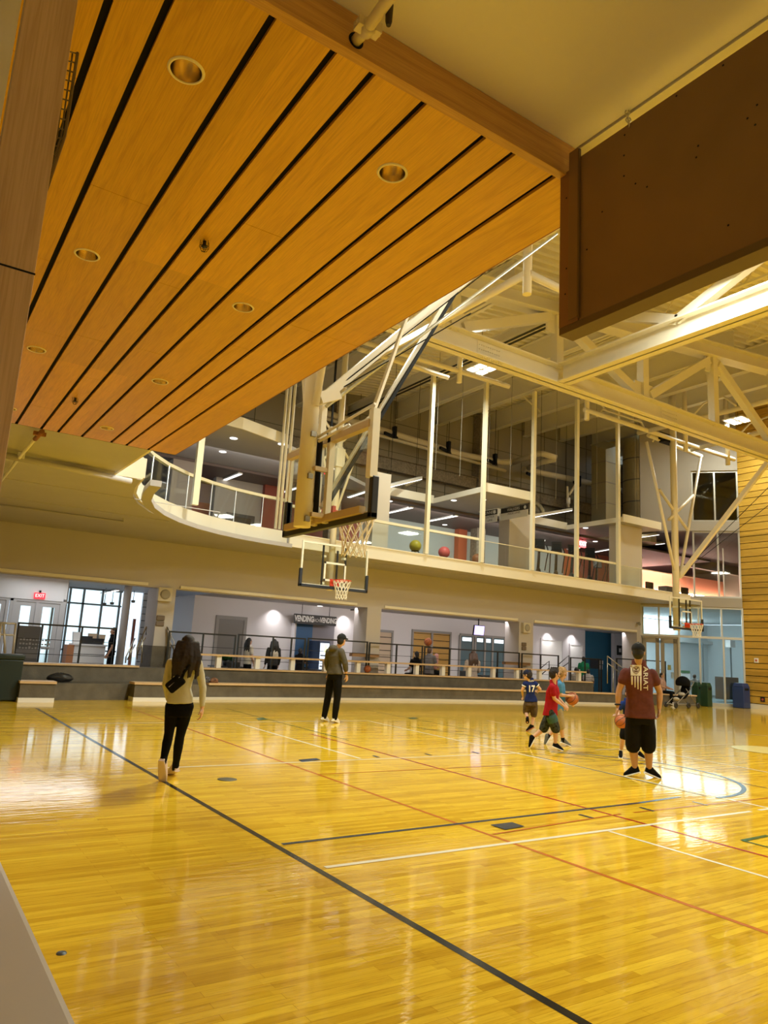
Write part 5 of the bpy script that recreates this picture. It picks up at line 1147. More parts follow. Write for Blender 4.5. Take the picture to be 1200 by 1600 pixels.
for (px, py), w in lamps:
    p = gz(px, py, SZ); t = thing('down_lamp', 'round brass recessed down-lamp, ' + w, 'ceiling lamp', (p.x, p.y, SZ))
    obj('ring', MB().lathe((p.x, p.y, SZ), [(LR - .002, .004), (LR - .002, -.006), (LR + .008, -.006), (LR + .012, -.0005)], 36), RINGM, t)
    obj('reflector', MB().lathe((p.x, p.y, SZ), [(LR - .003, -.003), (LR - .010, .05), (LR - .022, .12), (.02, .15), (0, .15)], 36), BRASS, t)
for (px, py), w in (((320, 377), 'between the lamps in the middle of the soffit'), ((118, 622), 'near the far left end of the soffit')):
    p = gz(px, py, SZ); t = thing('sprinkler', 'black wire-caged sprinkler head ' + w, 'sprinkler', (p.x, p.y, SZ - .07))
    obj('head', MB().lathe((p.x, p.y, SZ), [(.012, 0), (.012, -.03), (.02, -.035), (.02, -.04), (0, -.04)], 12), GYMK, t); b = MB()
    for k in range(6):
        a = k * math.pi / 3; u = Vector((math.cos(a), math.sin(a), 0)); q = Vector((p.x, p.y, SZ)); b.tube([q + u * .028, q + u * .03 - up * .045, q + u * .016 - up * .07, q - up * .073], .0018, 5)
    b.tube([(p.x + math.cos(R(a)) * .03, p.y + math.sin(R(a)) * .03, SZ - .04) for a in range(0, 360, 20)], .0018, 5, closed=True); obj('cage', b, BLACK, t)
# pipes under the pale slab beyond the soffit
t = thing('sprinkler_pipe', 'white sprinkler pipe with a rusty fitting under the pale slab at the left', 'pipe', gz(40, 710, 4.22))
obj('pipe', MB().tube([gz(58, 682, 4.2), gz(36, 708, 4.2), gz(-10, 766, 4.2)], .025, 10), WHITE, t)
b = MB(); p = gz(62, 678, 4.2); b.tube([gz(55, 686, 4.2), p, gz(66, 674, 4.2)], .034, 8); b.box(p, (.16, .05, .05)); obj('fitting', b, mat('rusty_fitting', (.30, .12, .05), .7), t)
obj('clip', MB().box(gz(33, 712, 4.245), (.10, .06, .10)), WHITE, t)
one('service_pipe', MB().tube([gz(-10, 708, 4.2), gz(205, 752, 4.2)], .05, 12), UNDER, 'thick pale pipe crossing under the slab towards the curved balcony', 'pipe')
one('service_pipe', MB().tube([gz(-10, 787, 4.27), gz(193, 815, 4.27), gz(193, 810, 4.30)], .018, 8), UNDER, 'thin pale conduit along the slab above the lobby opening', 'conduit')
# ---- brown hanging board
t = thing('hanging_board', 'big brown board back hanging from the ceiling at the upper right', 'hanging board', (2.65, 1.2, 3.15)); PX = 2.60
obj('panel', MB().bb(PX, PX + .09, -.6, 2.298, 3.19, 4.10), BROWN, t, .003)
obj('edge_strip', MB().bb(PX - .004, PX + .09, 2.301, 2.425, 3.19, 4.06), mat('red_brown_strip', (.25, .125, .055), .5), t, .002); obj('tab', MB().bb(PX - .010, PX - .005, 2.301, 2.36, 3.21, 4.155), BROWN, t, .002)
obj('seam_angle', MB().bb(PX - .013, PX - .001, 2.288, 2.296, 3.20, 4.14), BROWND, t)
obj('bottom_rail', MB().bb(PX - .002, PX + .10, -.6, 2.425, 3.152, 3.189), BROWND, t, .002)
for x, y in ((976, 211), (975, 243), (975, 275), (993, 287), (1011, 292), (1088, 246), (1091, 228), (1168, 185), (1180, 195), (1183, 164), (1130, 102), (1057, 150), (1138, 352), (941, 331), (917, 390), (1139, 400), (1060, 435), (989, 465), (926, 493), (902, 302), (901, 355), (901, 398), (900, 450), (886, 310), (886, 420), (884, 460)):
    p = gx(x, y, PX); obj('screw', MB().lathe((PX + (-.004 if x < 890 else 0), p.y, p.z), [(0, .002), (.004, .002), (.005, 0)], 10, axis=(-1, 0, 0)), BLACK, t)
t2 = thing('chain', 'short steel chain hooking the brown board to the pale ceiling', 'chain', gx(981, 178, 2.66))
p0 = Vector((2.655, gx(980, 165, 2.655).y, 4.232)); p1 = gx(983, 196, PX - .004)
for k in range(4):
    c_ = p0.lerp(p1, (k + .5) / 4); dr = (p1 - p0).normalized(); sd = dr.orthogonal().normalized() if k % 2 else dr.cross(dr.orthogonal()).normalized(); L = (p1 - p0).length / 4 * .68
    obj('link', MB().tube([c_ + dr * math.cos(R(a)) * L + sd * math.sin(R(a)) * .011 for a in range(0, 360, 30)], .0035, 6, closed=True), STEEL, t2)
# ---- clamp on the beam
t = thing('pipe_clamp', 'white pipe leaving the oak beam with a metal clamp and dark hanging plug', 'pipe fitting', gy(570, 45, 2.3)); YB_ = SY0 - .05
h0 = gy(556, 64, YB_); PW = mat('dirty_white_pipe', (.66, .58, .44), .5)
obj('sleeve', MB().lathe((h0.x, YB_, h0.z), [(0, .001), (.033, .001), (.036, .004), (.036, 0)], 28, axis=(0, -1, 0)), DARKGAP, t)
q1 = gy(575, 43, 2.24); q2 = gy(604, 2, 2.02); q3 = gy(640, -50, 1.8)
obj('pipe', MB().tube([Vector((h0.x, YB_, h0.z)), q1, q2, q3], .024, 16), PW, t)
b = MB(); ax = (q1 - Vector((h0.x, YB_, h0.z))).normalized(); b.tube([q1 - ax * .045, q1 - ax * .035, q1 + ax * .02, q1 + ax * .03], [.026, .034, .034, .026], 18)
sd = ax.cross(up).normalized(); b.box(q1 + sd * .035, (.035, .05, .04)); b.box(q1 - sd * .036, (.03, .05, .045)); b.tube([q1 + sd * .05 - ax * .02, q1 + sd * .05 + ax * .02], .008, 8); b.tube([q1 - sd * .05 - up * .02, q1 - sd * .05 + up * .03], .007, 8); obj('clamp', b, mat('pale_cast_metal', (.62, .54, .40), .45, .3), t, .004)
w0 = gy(599, 15, 2.1); obj('lever', MB().tube([q1 + up * .02, gy(587, 22, 2.15), w0], [.006, .008, .006], 8), mat('dull_steel'), t)
obj('ring', MB().tube([w0 + Vector((math.cos(R(a)) * .012, 0, math.sin(R(a)) * .012)) for a in range(0, 360, 30)], .003, 6, closed=True), BLACK, t)
a_ = gy(609, 5, 2.08); c_ = gy(607, 40, 2.08); obj('plug', MB().tube([a_, a_.lerp(c_, .1), a_.lerp(c_, .8), c_], [.010, .016, .014, .009], 12), mat('rubber_black', (.03, .02, .015), .6), t)
obj('plug_cord', MB().tube([gy(609, 6, 2.08), gy(610, -30, 2.06)], .009, 8), PW, t)
# ---- wire cage beside the oak post
t = thing('wire_guard', 'flat bronze wire guard cage fixed beside the oak post at the upper left', 'wire guard', (.21, 2.2, 2.85)); WG = mat('bronze_wire', (.19, .145, .08), .45, .7)
A = [gx(121, 84, .24), gx(101, 214, .24), gx(72, 299, .19)]
def along(u): return A[0].lerp(A[1], u / .58) if u < .58 else A[1].lerp(A[2], (u - .58) / .42)
for off in (0, -.014, -.03, -.045, -.06): obj('long_wire', MB().tube([along(k / 12) + Vector((off * (1 - .5 * k / 12), .012 * (off < 0), .004)) for k in range(13)], .0052 if off == 0 else .0028, 8), WG, t)
for k in range(16):
    m_ = along(k / 15.0); obj('cross_wire', MB().tube([m_, Vector((.10, m_.y + .05, m_.z + .008))], .0026, 6), WG, t)
for k in range(9):
    m_ = along(.3 + k / 13.0); obj('back_wire', MB().tube([m_ + Vector((-.02, .10, .0)), Vector((.10, m_.y + .14, m_.z + .008))], .0022, 6), WG, t)
# ================================================================== PEOPLE
from mathutils import noise as mnoise
def frame_from(fw):
    f = Vector(fw).normalized(); r = f.cross(Vector((0, 0, 1)))
    r = r.normalized() if r.length > 1e-4 else Vector((1, 0, 0)); return r, f, r.cross(f).normalized()
class Prims(MB):
    def cap(s, p, q, r1, r2, n=14):
        p = Vector(p); q = Vector(q); d = q - p; L = d.length
        if L < 1e-5: return s.ell(p, (r1, r1, r1))
        d /= L; prof = [(r1 * math.sin(a), -r1 * math.cos(a)) for a in (0.001, .5, 1.0, 1.57)] + [(r2 * math.cos(a), L + r2 * math.sin(a)) for a in (0, .57, 1.07, 1.5697)]
        s.lathe(p, prof, n, axis=d); o = len(s.v) - n * len(prof)
        s.f += [tuple(o + k for k in range(n - 1, -1, -1)), tuple(o + n * (len(prof) - 1) + k for k in range(n))]; s.mi += [0, 0]; s.sm += [True, True]; return s
    def chain(s, pts, rs):
        for i in range(len(pts) - 1): s.cap(pts[i], pts[i + 1], rs[i], rs[i + 1])
        return s
    def ell(s, c, rad, fw=(0, 1, 0), n=16, m=10, upv=None):
        r, f, u = frame_from(fw)
        if upv is not None: u = Vector(upv).normalized(); r = f.cross(u).normalized(); f = u.cross(r)
        c = Vector(c); V = []; F = []
        for i in range(m + 1):
            t = math.pi * i / m
            for k in range(n):
                a = 2 * math.pi * k / n; V.append(c + r * (math.sin(t) * math.cos(a) * rad[0]) + f * (math.sin(t) * math.sin(a) * rad[1]) + u * (math.cos(t) * rad[2]))
        for i in range(m):
            for k in range(n): F.append((i * n + k, (i + 1) * n + k, (i + 1) * n + (k + 1) % n, i * n + (k + 1) % n))
        s.add(V, F); return s
    def loft(s, rings, n=24): # (centre, right, fwd, rx, ry)
        V = []; F = []
        for c, r, f, rx, ry in rings:
            for k in range(n):
                a = 2 * math.pi * k / n; ca, sa = math.cos(a), math.sin(a); e = .85
                V.append(Vector(c) + Vector(r) * (math.copysign(abs(ca) ** e, ca) * rx) + Vector(f) * (math.copysign(abs(sa) ** e, sa) * ry))
        for i in range(len(rings) - 1):
            for k in range(n): F.append((i * n + k, i * n + (k + 1) % n, (i + 1) * n + (k + 1) % n, (i + 1) * n + k))
        F += [tuple(range(n - 1, -1, -1)), tuple(range((len(rings) - 1) * n, len(rings) * n))]; s.add(V, F); return s
def melt(name, mb, m, parent, voxel, smooth=6, wrinkle=0, ws=9):
    o = obj(name, mb, m, parent)
    r = o.modifiers.new('r', 'REMESH'); r.mode = 'VOXEL'; r.voxel_size = voxel
    if smooth: sm = o.modifiers.new('s', 'SMOOTH'); sm.iterations = smooth; sm.factor = .5
    dg = bpy.context.evaluated_depsgraph_get(); me = bpy.data.meshes.new_from_object(o.evaluated_get(dg)); o.modifiers.clear(); old = o.data; o.data = me; bpy.data.meshes.remove(old); me.name = name
    if wrinkle:
        for v in me.vertices:
            p = v.co; k = mnoise.noise(Vector((p.x * ws, p.y * ws, p.z * ws * 1.6))) + .5 * mnoise.noise(Vector((p.x * ws * 2.3 + 5, p.y * ws * 2.3, p.z * ws * 3.2))); v.co = p + v.normal * (k * wrinkle)
    for p in me.polygons: p.use_smooth = True
    return o
def drape(parent, name, V, F, m, target, dirv, lift=.004):
    """lay flat lettering on a garment: every vertex is dropped along dirv on to the cloth"""
    me = target.data; L = origin_of(target.parent) if target.parent else Vector((0, 0, 0)); L = origin_of(target)
    bv = BVHTree.FromPolygons([v.co + L for v in me.vertices], [tuple(p.vertices) for p in me.polygons])
    bm_ = bmesh.new(); vs = [bm_.verts.new(v) for v in V]
    for f in F:
        try: bm_.faces.new([vs[i] for i in f])
        except ValueError: pass
    for _ in range(3):
        es = [e for e in bm_.edges if e.calc_length() > .03]
        if not es: break
        bmesh.ops.subdivide_edges(bm_, edges=es, cuts=1, use_grid_fill=True)
    bmesh.ops.triangulate(bm_, faces=bm_.faces[:]); d = Vector(dirv).normalized(); mb = MB(); bm_.verts.index_update()
    for v in bm_.verts:
        dv = (v.co - EYE).normalized(); h = bv.ray_cast(v.co - dv * .6, dv); v.co = h[0] - dv * lift if h[0] is not None else v.co
    mb.add([v.co.copy() for v in bm_.verts], [tuple(v.index for v in f.verts) for f in bm_.faces]); bm_.free(); return obj(name, mb, m, parent)
def skinmat(n, c): return mat('skin_' + n, c, .5)
def clothmat(n, c=None, noise_=.12, sc_=14):
    if n in MATS: return MATS[n]
    m = mat(n, c, .9, noise=noise_, nscale=sc_, bump=.15, bscale=160); m.node_tree.nodes['Principled BSDF'].inputs['Specular IOR Level'].default_value = .12; return m
def hand(b, w, d, fw, s, curl=.8, spread=None):
    """palm, four unequal bent fingers and a thumb from wrist w along d; fw = way the palm's back faces sideways"""
    d = Vector(d).normalized(); side = Vector(fw) - d * Vector(fw).dot(d); side = side.normalized() if side.length > 1e-3 else d.orthogonal().normalized(); nrm = d.cross(side).normalized()
    b.ell(w + d * .045 * s, (.040 * s, .052 * s, .017 * s), d, upv=nrm)
    for k, L in enumerate((.068, .078, .074, .058)):
        base = w + d * .085 * s + side * ((k - 1.5) * .0195 * s); bend = nrm * (-1); p1 = base + (d * math.cos(curl * .5) + bend * math.sin(curl * .5)) * L * .5 * s; p2 = p1 + (d * math.cos(curl * 1.3) + bend * math.sin(curl * 1.3)) * L * .32 * s; p3 = p2 + (d * math.cos(curl * 1.9) + bend * math.sin(curl * 1.9)) * L * .26 * s
        b.chain([base - d * .02 * s, p1, p2, p3], [.0098 * s, .0092 * s, .0085 * s, .0075 * s])
    t0 = w + d * .025 * s - side * .030 * s; t1 = t0 + (d * .6 - side * .6 - nrm * .3).normalized() * .038 * s; t2 = t1 + (d * .85 - side * .15 - nrm * .4).normalized() * .032 * s
    b.chain([t0 + side * .012 * s, t1, t2], [.0125 * s, .011 * s, .009 * s])
def person(label, J, o, s=1.0, voxel=.011, name='person', group=None):
    """J: joints in world space; o: outfit"""
    ground = min(J['aL'].z, J['aR'].z) - .07 if 'ground' not in o else o['ground']
    base = (J['hL'] + J['hR']) / 2
    T = thing(name, label, 'person', (base.x, base.y, o.get('base_z', 0)), group)
    r = (J['sR'] - J['sL']).normalized(); fw = Vector((0, 0, 1)).cross(r).normalized() if 'fw' not in o else Vector(o['fw']).normalized()
    face = Vector(o.get('face', fw)).normalized(); sk = o['skin']; hs = o.get('hs', s)
    up = Vector((0, 0, 1)); mid = (J['sL'] + J['sR']) / 2; hip = base; hw = (J['sR'] - J['sL']).length / 2; pw = max((J['hR'] - J['hL']).length / 2, .07 * s); H = J['head']
    spine = (mid - hip).normalized(); g = o.get('girth', 1.0)
    fr = frame_from(face); hr, hf, hu = fr
    b = Prims()
    b.ell(H + hu * .012 * hs, (.074 * hs, .094 * hs, .108 * hs), face); b.ell(H + hf * .028 * hs - hu * .062 * hs, (.054 * hs, .058 * hs, .052 * hs), face)
    b.cap(H + hf * .088 * hs - hu * .005 * hs, H + hf * .103 * hs - hu * .032 * hs, .010 * hs, .014 * hs); b.ell(H + hf * .076 * hs - hu * .066 * hs, (.024 * hs, .013 * hs, .010 * hs), face)
    b.ell(H + hf * .074 * hs + hu * .022 * hs, (.052 * hs, .016 * hs, .010 * hs), face)
    for k in (-1, 1): b.ell(H + hr * k * .076 * hs - hf * .008 * hs - hu * .006 * hs, (.011 * hs, .020 * hs, .032 * hs), face)
    b.cap(H - hu * .07 * hs - hf * .018 * hs, mid + up * .015 * s, .050 * hs, .056 * s * g)
    b.loft([(hip - spine * .05 * s, r, fw, pw * .6, .05 * s), (hip + spine * .02 * s, r, fw, pw + .03 * s, .075 * s * g), (hip.lerp(mid, .4), r, fw, hw * .68 * g, .088 * s * g), (hip.lerp(mid, .8), r, fw, hw * .84, .10 * s * g), (mid - up * .01 * s, r, fw, hw * .86, .075 * s), (mid + up * .05 * s, r, fw, hw * .55, .055 * s), (mid + up * .10 * s, r, fw, .05 * s, .05 * s)])
    for k in 'LR':
        S, E, Wr = J['s' + k], J['e' + k], J['w' + k]; hp, Kn, A = J['h' + k], J['k' + k], J['a' + k]; toe = J['t' + k]
        b.chain([S, S.lerp(E, .5), E, E.lerp(Wr, .35), Wr], [.052 * s, .047 * s * g, .038 * s, .039 * s * g, .026 * s]); hd = J.get('hd' + k, Wr - E)
        hand(b, Wr, hd, o.get('hs' + k, fw), s * 1.0, o.get('curl', .7))
        b.chain([hp, hp.lerp(Kn, .4), Kn, Kn.lerp(A, .32), A], [.066 * s * g, .072 * s * g, .050 * s, .053 * s * g, .034 * s]); b.cap(A, A.lerp(toe, .55) - up * .012 * s, .036 * s, .026 * s)
    body = melt('body', b, sk, T, voxel * .75, 4)
    for k in (-1, 1):
        e = MB(); e.sphere(H + hr * k * .030 * hs + hf * .082 * hs + hu * .004 * hs, .010 * hs, 10, 8); obj('eye', e, mat('eye_dark', (.02, .015, .012), .2), T)
    # top
    c = Prims(); hem = o.get('hem', -.06); hx = o.get('hemw', 1.0); fx = o.get('fit', 1.0); dp = o.get('dep', 1.0); tr = o.get('trap', 1.2)
    hc = hip + spine * hem * s
    c.loft([(hc, r, fw, (pw + .094 * s) * hx * g, .132 * s * g * fx * dp), (hc.lerp(mid, .18), r, fw, (pw + .082 * s) * hx * g, .118 * s * g * fx * dp), (hip.lerp(mid, .42), r, fw, hw * .82 * g * fx, .114 * s * g * fx * dp), (hip.lerp(mid, .78), r, fw, hw * .93 * fx, .118 * s * g * fx * dp), (mid - up * .02 * s, r, fw, hw * .98, .094 * s * dp), (mid + up * .03 * s * tr, r, fw, hw * .78, .080 * s), (mid + up * .07 * s * tr, r, fw, max(hw * .52, .09 * s), .092 * s), (mid + up * .10 * s * tr, r, fw, .088 * s, .086 * s)])
    for k in 'LR':
        S, E, Wr = J['s' + k], J['e' + k], J['w' + k]; sl = o.get('sleeve', 'short'); q = o.get('sleever', 1.0)
        if sl == 'short': c.chain([S, S.lerp(E, o.get('sl_len', .62))], [.062 * s * q, .062 * s * q])
        elif sl == 'long': c.chain([S, S.lerp(E, .5), E, Wr.lerp(E, .12)], [.066 * s * q, .058 * s * q, .051 * s * q, .040 * s * q])
        elif sl == 'pushed': c.chain([S, S.lerp(E, .5), E, E.lerp(Wr, .55)], [.072 * s * q, .066 * s * q, .064 * s * q, .052 * s * q])
        else: c.cap(S, S.lerp(E, .3), .064 * s, .062 * s)
    if o.get('hood'): c.ell(mid + up * .06 * s - fw * .07 * s, (.11 * s, .075 * s, .07 * s), fw); c.chain([mid + up * .07 * s - fw * .06 * s + r * .07 * s, mid + up * .05 * s + fw * .05 * s + r * .05 * s], [.03 * s, .02 * s]); c.chain([mid + up * .07 * s - fw * .06 * s - r * .07 * s, mid + up * .05 * s + fw * .05 * s - r * .05 * s], [.03 * s, .02 * s])
    top = melt(o.get('top_name', 'shirt'), c, o['top'], T, voxel, 5, .0035 * s)
    # bottom
    c = Prims(); wc = hip + spine * .03 * s
    c.loft([(hip - up * .12 * s, r, fw, (pw + .060 * s) * g, .098 * s * g), (hip - up * .06 * s, r, fw, (pw + .072 * s) * g, .112 * s * g), (hip, r, fw, (pw + .066 * s) * g, .112 * s * g), (wc, r, fw, (pw + .055 * s) * g, .100 * s * g)])
    for k in 'LR':
        hp, Kn, A = J['h' + k], J['k' + k], J['a' + k]; le = o.get('legs', 'long'); q = o.get('legr', 1.0)
        if le == 'shorts': c.chain([hp, hp.lerp(Kn, .5), hp.lerp(Kn, o.get('short_len', .92))], [.084 * s * g, .094 * s * g * q, .088 * s * g * q])
        elif le == 'tight': c.chain([hp, hp.lerp(Kn, .4), Kn, Kn.lerp(A, .32), Kn.lerp(A, .86)], [.090 * s * g, .081 * s * g, .056 * s, .058 * s, .041 * s])
        else: c.chain([hp, hp.lerp(Kn, .5), Kn, Kn.lerp(A, .5), Kn.lerp(A, .97)], [.082 * s * g, .088 * s * g * q, .074 * s * q, .068 * s * q, .056 * s * q])
    melt(o.get('bottom_name', 'trousers'), c, o['bottom'], T, voxel, 4, .003 * s)
    # shoes
    for k in 'LR':
        A, toe = J['a' + k], J['t' + k]; d = (toe - A); L = d.length; d.normalize(); sd = d.cross(up)
        if sd.length < .2: sd = r.copy()
        sd.normalize(); dn = d.cross(sd).normalized(); dn = dn if dn.z < 0 or abs(dn.z) < .25 else -dn
        if k in o.get('flip', ''): dn = -dn
        heel = A - d * .05 * s
        def rg(u, wd, h, lo=0.0): 
            cpt = heel + d * u * (L + .05 * s); return cpt
        u_ = Prims(); P_ = [(0.0, .030, .055), (.15, .038, .062), (.4, .042, .052), (.7, .047, .036), (.92, .040, .026), (1.02, .020, .018)]
        sole_n = dn; zoff = .05 * s
        u_.loft([(heel + d * (L + .05 * s) * u + sole_n * (zoff - h * s), sd, -sole_n, w_ * s, h * s) for u, w_, h in P_], 16); u_.cap(A + dn * .0, A - dn * .02 * s, .046 * s, .044 * s)
        sh = melt('shoe', u_, o['shoe'], T, voxel * .8, 3)
        so = Prims(); so.loft([(heel + d * (L + .06 * s) * u + sole_n * (zoff - .002), sd, -sole_n, (w_ + .006) * s, .014 * s) for u, w_, h in P_], 16); obj('sole', so, o.get('sole', WHITE), sh)
        if 'sock' in o: ss = Prims(); ss.chain([A + dn * .01, A.lerp(J['k' + k], o.get('sock_len', .22))], [.043 * s, .042 * s]); obj('sock', ss, o['sock'], T)
    # hair and cap
    hm = o.get('hair')
    if hm is not None:
        c = Prims(); st = o.get('hair_style', 'short')
        c.ell(H + hu * .030 * hs - hf * .018 * hs, (.084 * hs, .092 * hs, .100 * hs), face); c.ell(H - hf * .045 * hs - hu * .015 * hs, (.076 * hs, .062 * hs, .085 * hs), face)
        if st == 'shag':
            rs = random.Random(len(label))
            for k in range(40):
                a = rs.uniform(0, 6.28); z = rs.uniform(-.05, .1); q = H + hu * (z + .02) * hs + (hr * math.cos(a) * .078 + hf * (math.sin(a) * .085 - .02)) * hs * math.sqrt(max(.1, 1 - (z / .13) ** 2)); c.cap(q, q - hu * .02 * hs + (hr * math.cos(a) + hf * math.sin(a)) * .008, .018 * hs, .008 * hs)
        if st == 'long':
            rs = random.Random(5)
            for k in range(26):
                x = rs.uniform(-.105, .105); L = rs.uniform(.20, .38); q = H + hr * x * hs - hf * (.055 + .03 * math.cos(x * 18)) * hs; c.chain([q + hu * .03 * hs, q - hu * L * .5 * hs + hr * x * .35 - hf * .035 * hs, q - hu * L * hs + hr * (x * .35 + rs.uniform(-.02, .02)) - hf * .02 * hs], [.03 * hs, .028 * hs, .010 * hs])
        if st == 'bun': c.ell(H - hf * .11 * hs + hu * .07 * hs, (.04 * hs, .04 * hs, .04 * hs), face)
        melt('hair', c, hm, T, .009 * hs if voxel < .013 else .014, 2, .003, 26)
    if 'cap' in o:
        c = Prims(); bk = 1 if not o.get('cap_back') else -1
        c.ell(H + hu * .042 * hs - hf * .006 * hs, (.090 * hs, .106 * hs, .088 * hs), face)
        cm = melt('cap', c, o['cap'], T, .009, 2); zc = L = None
        br = Prims(); br.loft([(H + hf * bk * (.085 + .0) * hs + hu * .035 * hs, hr, hu, .075 * hs, .008 * hs), (H + hf * bk * .135 * hs + hu * .028 * hs, hr, hu, .066 * hs, .007 * hs), (H + hf * bk * .17 * hs + hu * .018 * hs, hr, hu, .035 * hs, .006 * hs)], 18); obj('brim', br, o['cap'], cm)
        obj('button', MB().sphere(H + hu * .131 * hs - hf * .006 * hs, .009 * hs, 10, 8), o['cap'], cm)
    return T, top, (r, fw, up, mid, hip)
def pick(d0, pts):
    """joints named in the picture with a depth offset, on the person's own depth"""
    return {k: gd(v[0], v[1], d0 + (v[2] if len(v) > 2 else 0)) for k, v in pts.items()}
WOOL = None
HAIRD = mat('dark_brown_hair', (.010, .0038, .003), .75); HAIRB = mat('brown_hair', (.075, .038, .018), .55); HAIRS = mat('sandy_hair', (.30, .18, .07), .6); HAIRK = mat('black_hair', (.006, .005, .005), .6)
SK1, SK2, SK3 = skinmat('light', (.56, .33, .22)), skinmat('tan', (.42, .23, .14)), skinmat('brown', (.16, .08, .05))
KNIT = clothmat('black_knit', (.0035, .0035, .004)); BLKC = clothmat('black_cloth', (.006, .006, .0065))
# ---- woman with the sling bag, walking away
d0 = depth_of(gz(262, 1219))
J = pick(d0, dict(head=(293, 1009, .0), sL=(267, 1036), sR=(309, 1037), eL=(259, 1068, -.02), eR=(317, 1074), wL=(264, 1096, .14), wR=(316, 1105, -.02), hL=(269, 1103), hR=(292, 1103), kL=(264, 1146, .0), kR=(281, 1150, .12), aL=(255, 1190, -.10), aR=(274, 1198, .30), tL=(257, 1218, -.04), tR=(270, 1210, .02)))
for k in 'R': J['tR'] = Vector((J['aR'].x - .02, J['aR'].y + .15, .035)); J['aR'].z = .09
SAGE = clothmat('sage_top', (.50, .50, .43), .05)
T, top, fr_ = person('long-haired woman in a pale sage top and black leggings walking away along the black line', J, dict(skin=SK1, top=SAGE, top_name='top', bottom=KNIT, bottom_name='leggings', legs='tight', sleeve='long', sleever=.86, hem=.03, hemw=.92, fit=.92, girth=.92, shoe=mat('blush_shoe', (.66, .52, .48), .6), sole=mat('blush_sole', (.70, .58, .55), .6), hair=HAIRD, hair_style='long', face=(.2, 1, 0), sock=BLKC, sock_len=.16), s=.94, voxel=.010)
r, fw, up, mid, hip = fr_
st = thing('sling_bag', 'black sling bag hanging across the back of the woman in the sage top', 'bag', gd(274, 1080, d0 - .2))
c0 = gd(274, 1068, d0 - .155); ax = (gd(289, 1057, d0 - .14) - gd(263, 1078, d0 - .14)).normalized(); yy = ax.cross(-FWD).normalized(); zz = ax.cross(yy)
obj('pouch', MB().box(c0, (.20, .13, .07), Matrix((ax, yy, zz)).transposed()), BLKC, st, .025); obj('zip', MB().bar(c0 - ax * .08 - FWD * .037 + up * .02, c0 + ax * .07 - FWD * .037 + up * .035, .006, .006), STEEL, st)
obj('strap', MB().tube([c0 + ax * .09, gd(288, 1050, d0 - .15), gd(296, 1040, d0 - .14), gd(303, 1030, d0 - .06), gd(304, 1028, d0 + .06)], .016, 8), BLKC, st)
# ---- man in grey hoodie
d0 = depth_of(gz(518, 1129))
J = pick(d0, dict(head=(534, 1000), sL=(514, 1018, .10), sR=(533, 1018, -.10), eL=(511, 1036, .16), eR=(539, 1036, -.12), wL=(513, 1052, .22), wR=(541.5, 1055, -.08), hL=(519, 1052, .08), hR=(528, 1052, -.06), kL=(513, 1087, .12), kR=(527, 1089, -.06), aL=(506.5, 1117, .15), aR=(523, 1119, -.05), tL=(515, 1124, .15), tR=(534, 1126, -.03)))
f1 = Vector((.80, -.10, 0)) + Vector((0, .45, 0))
for k in 'LR': J['a' + k].z = .09; dv = (J['t' + k] - J['a' + k]); dv.z = 0; J['t' + k] = J['a' + k] + f1.normalized() * .17; J['t' + k].z = .035
T, top, fr_ = person('man in a dark cap, grey hoodie and black trousers standing near the far wall', J, dict(skin=SK1, top=clothmat('grey_hoodie_cloth', (.085, .078, .062), .15), top_name='hoodie', bottom=BLKC, sleeve='pushed', hood=True, hem=-.02, shoe=mat('white_shoe', (.75, .74, .70), .5), sole=WHITE, hair=HAIRK, cap=clothmat('charcoal_cap', (.018, .018, .018)), face=f1, fw=f1, girth=1.04), s=1.04, voxel=.011)
one('wristwatch', MB().tube([J['wR'] + (J['eR'] - J['wR']).normalized() * .02 + Vector((math.cos(R(a)) * .036, math.sin(R(a)) * .036, 0)) for a in range(0, 360, 30)], .011, 8, closed=True), BLACK, 'black watch on the wrist of the man in the grey hoodie', 'watch')
# ---- man in maroon shirt
d0 = depth_of(gz(1003, 1214))
J = pick(d0, dict(head=(997.5, 1019), sL=(977.5, 1051.5), sR=(1019, 1053), eL=(967, 1079), eR=(1031, 1082), wL=(965, 1103, -.02), wR=(1030, 1107, -.02), hL=(989, 1117), hR=(1011, 1117), kL=(989, 1166), kR=(1013, 1167), aL=(992.5, 1199), aR=(1014.5, 1203)))
J['aL'].z = J['aR'].z = .095; J['tL'] = J['aL'] + Vector((-.07, .15, -.06)); J['tR'] = J['aR'] + Vector((.14, -.09, -.06))
MAR = clothmat('maroon_cloth', (.105, .034, .030), .12)
T, top, fr_ = person('man in a maroon printed shirt and black shorts standing with his back turned', J, dict(skin=SK2, top=MAR, bottom=clothmat('black_shorts_cloth', (.0075, .0065, .006)), bottom_name='shorts', legs='shorts', short_len=.98, legr=1.06, sleeve='short', sleever=1.12, sl_len=.42, hem=-.04, hemw=1.0, fit=1.08, girth=1.08, trap=1.8, shoe=BLKC, sole=WHITE, hair=HAIRK, cap=clothmat('charcoal_cap'), face=(.84, .54, 0)), s=1.04, voxel=.011)
r, fw, up, mid, hip = fr_; D = FWD.copy()
def flat_at(px, py, d): return gd(px, py, d)
dd = d0 - .5; PRN = mat('cream_print', (.62, .57, .45), .8)
def pic(poly, d=dd): return [gd(x, y, d) for x, y in poly]
drape(T, 'print_panel', pic([(985, 1039), (1002.5, 1039), (1002.5, 1056), (985.5, 1055.5)]), [(0, 1, 2, 3)], PRN, top, D)
V = []; F = []
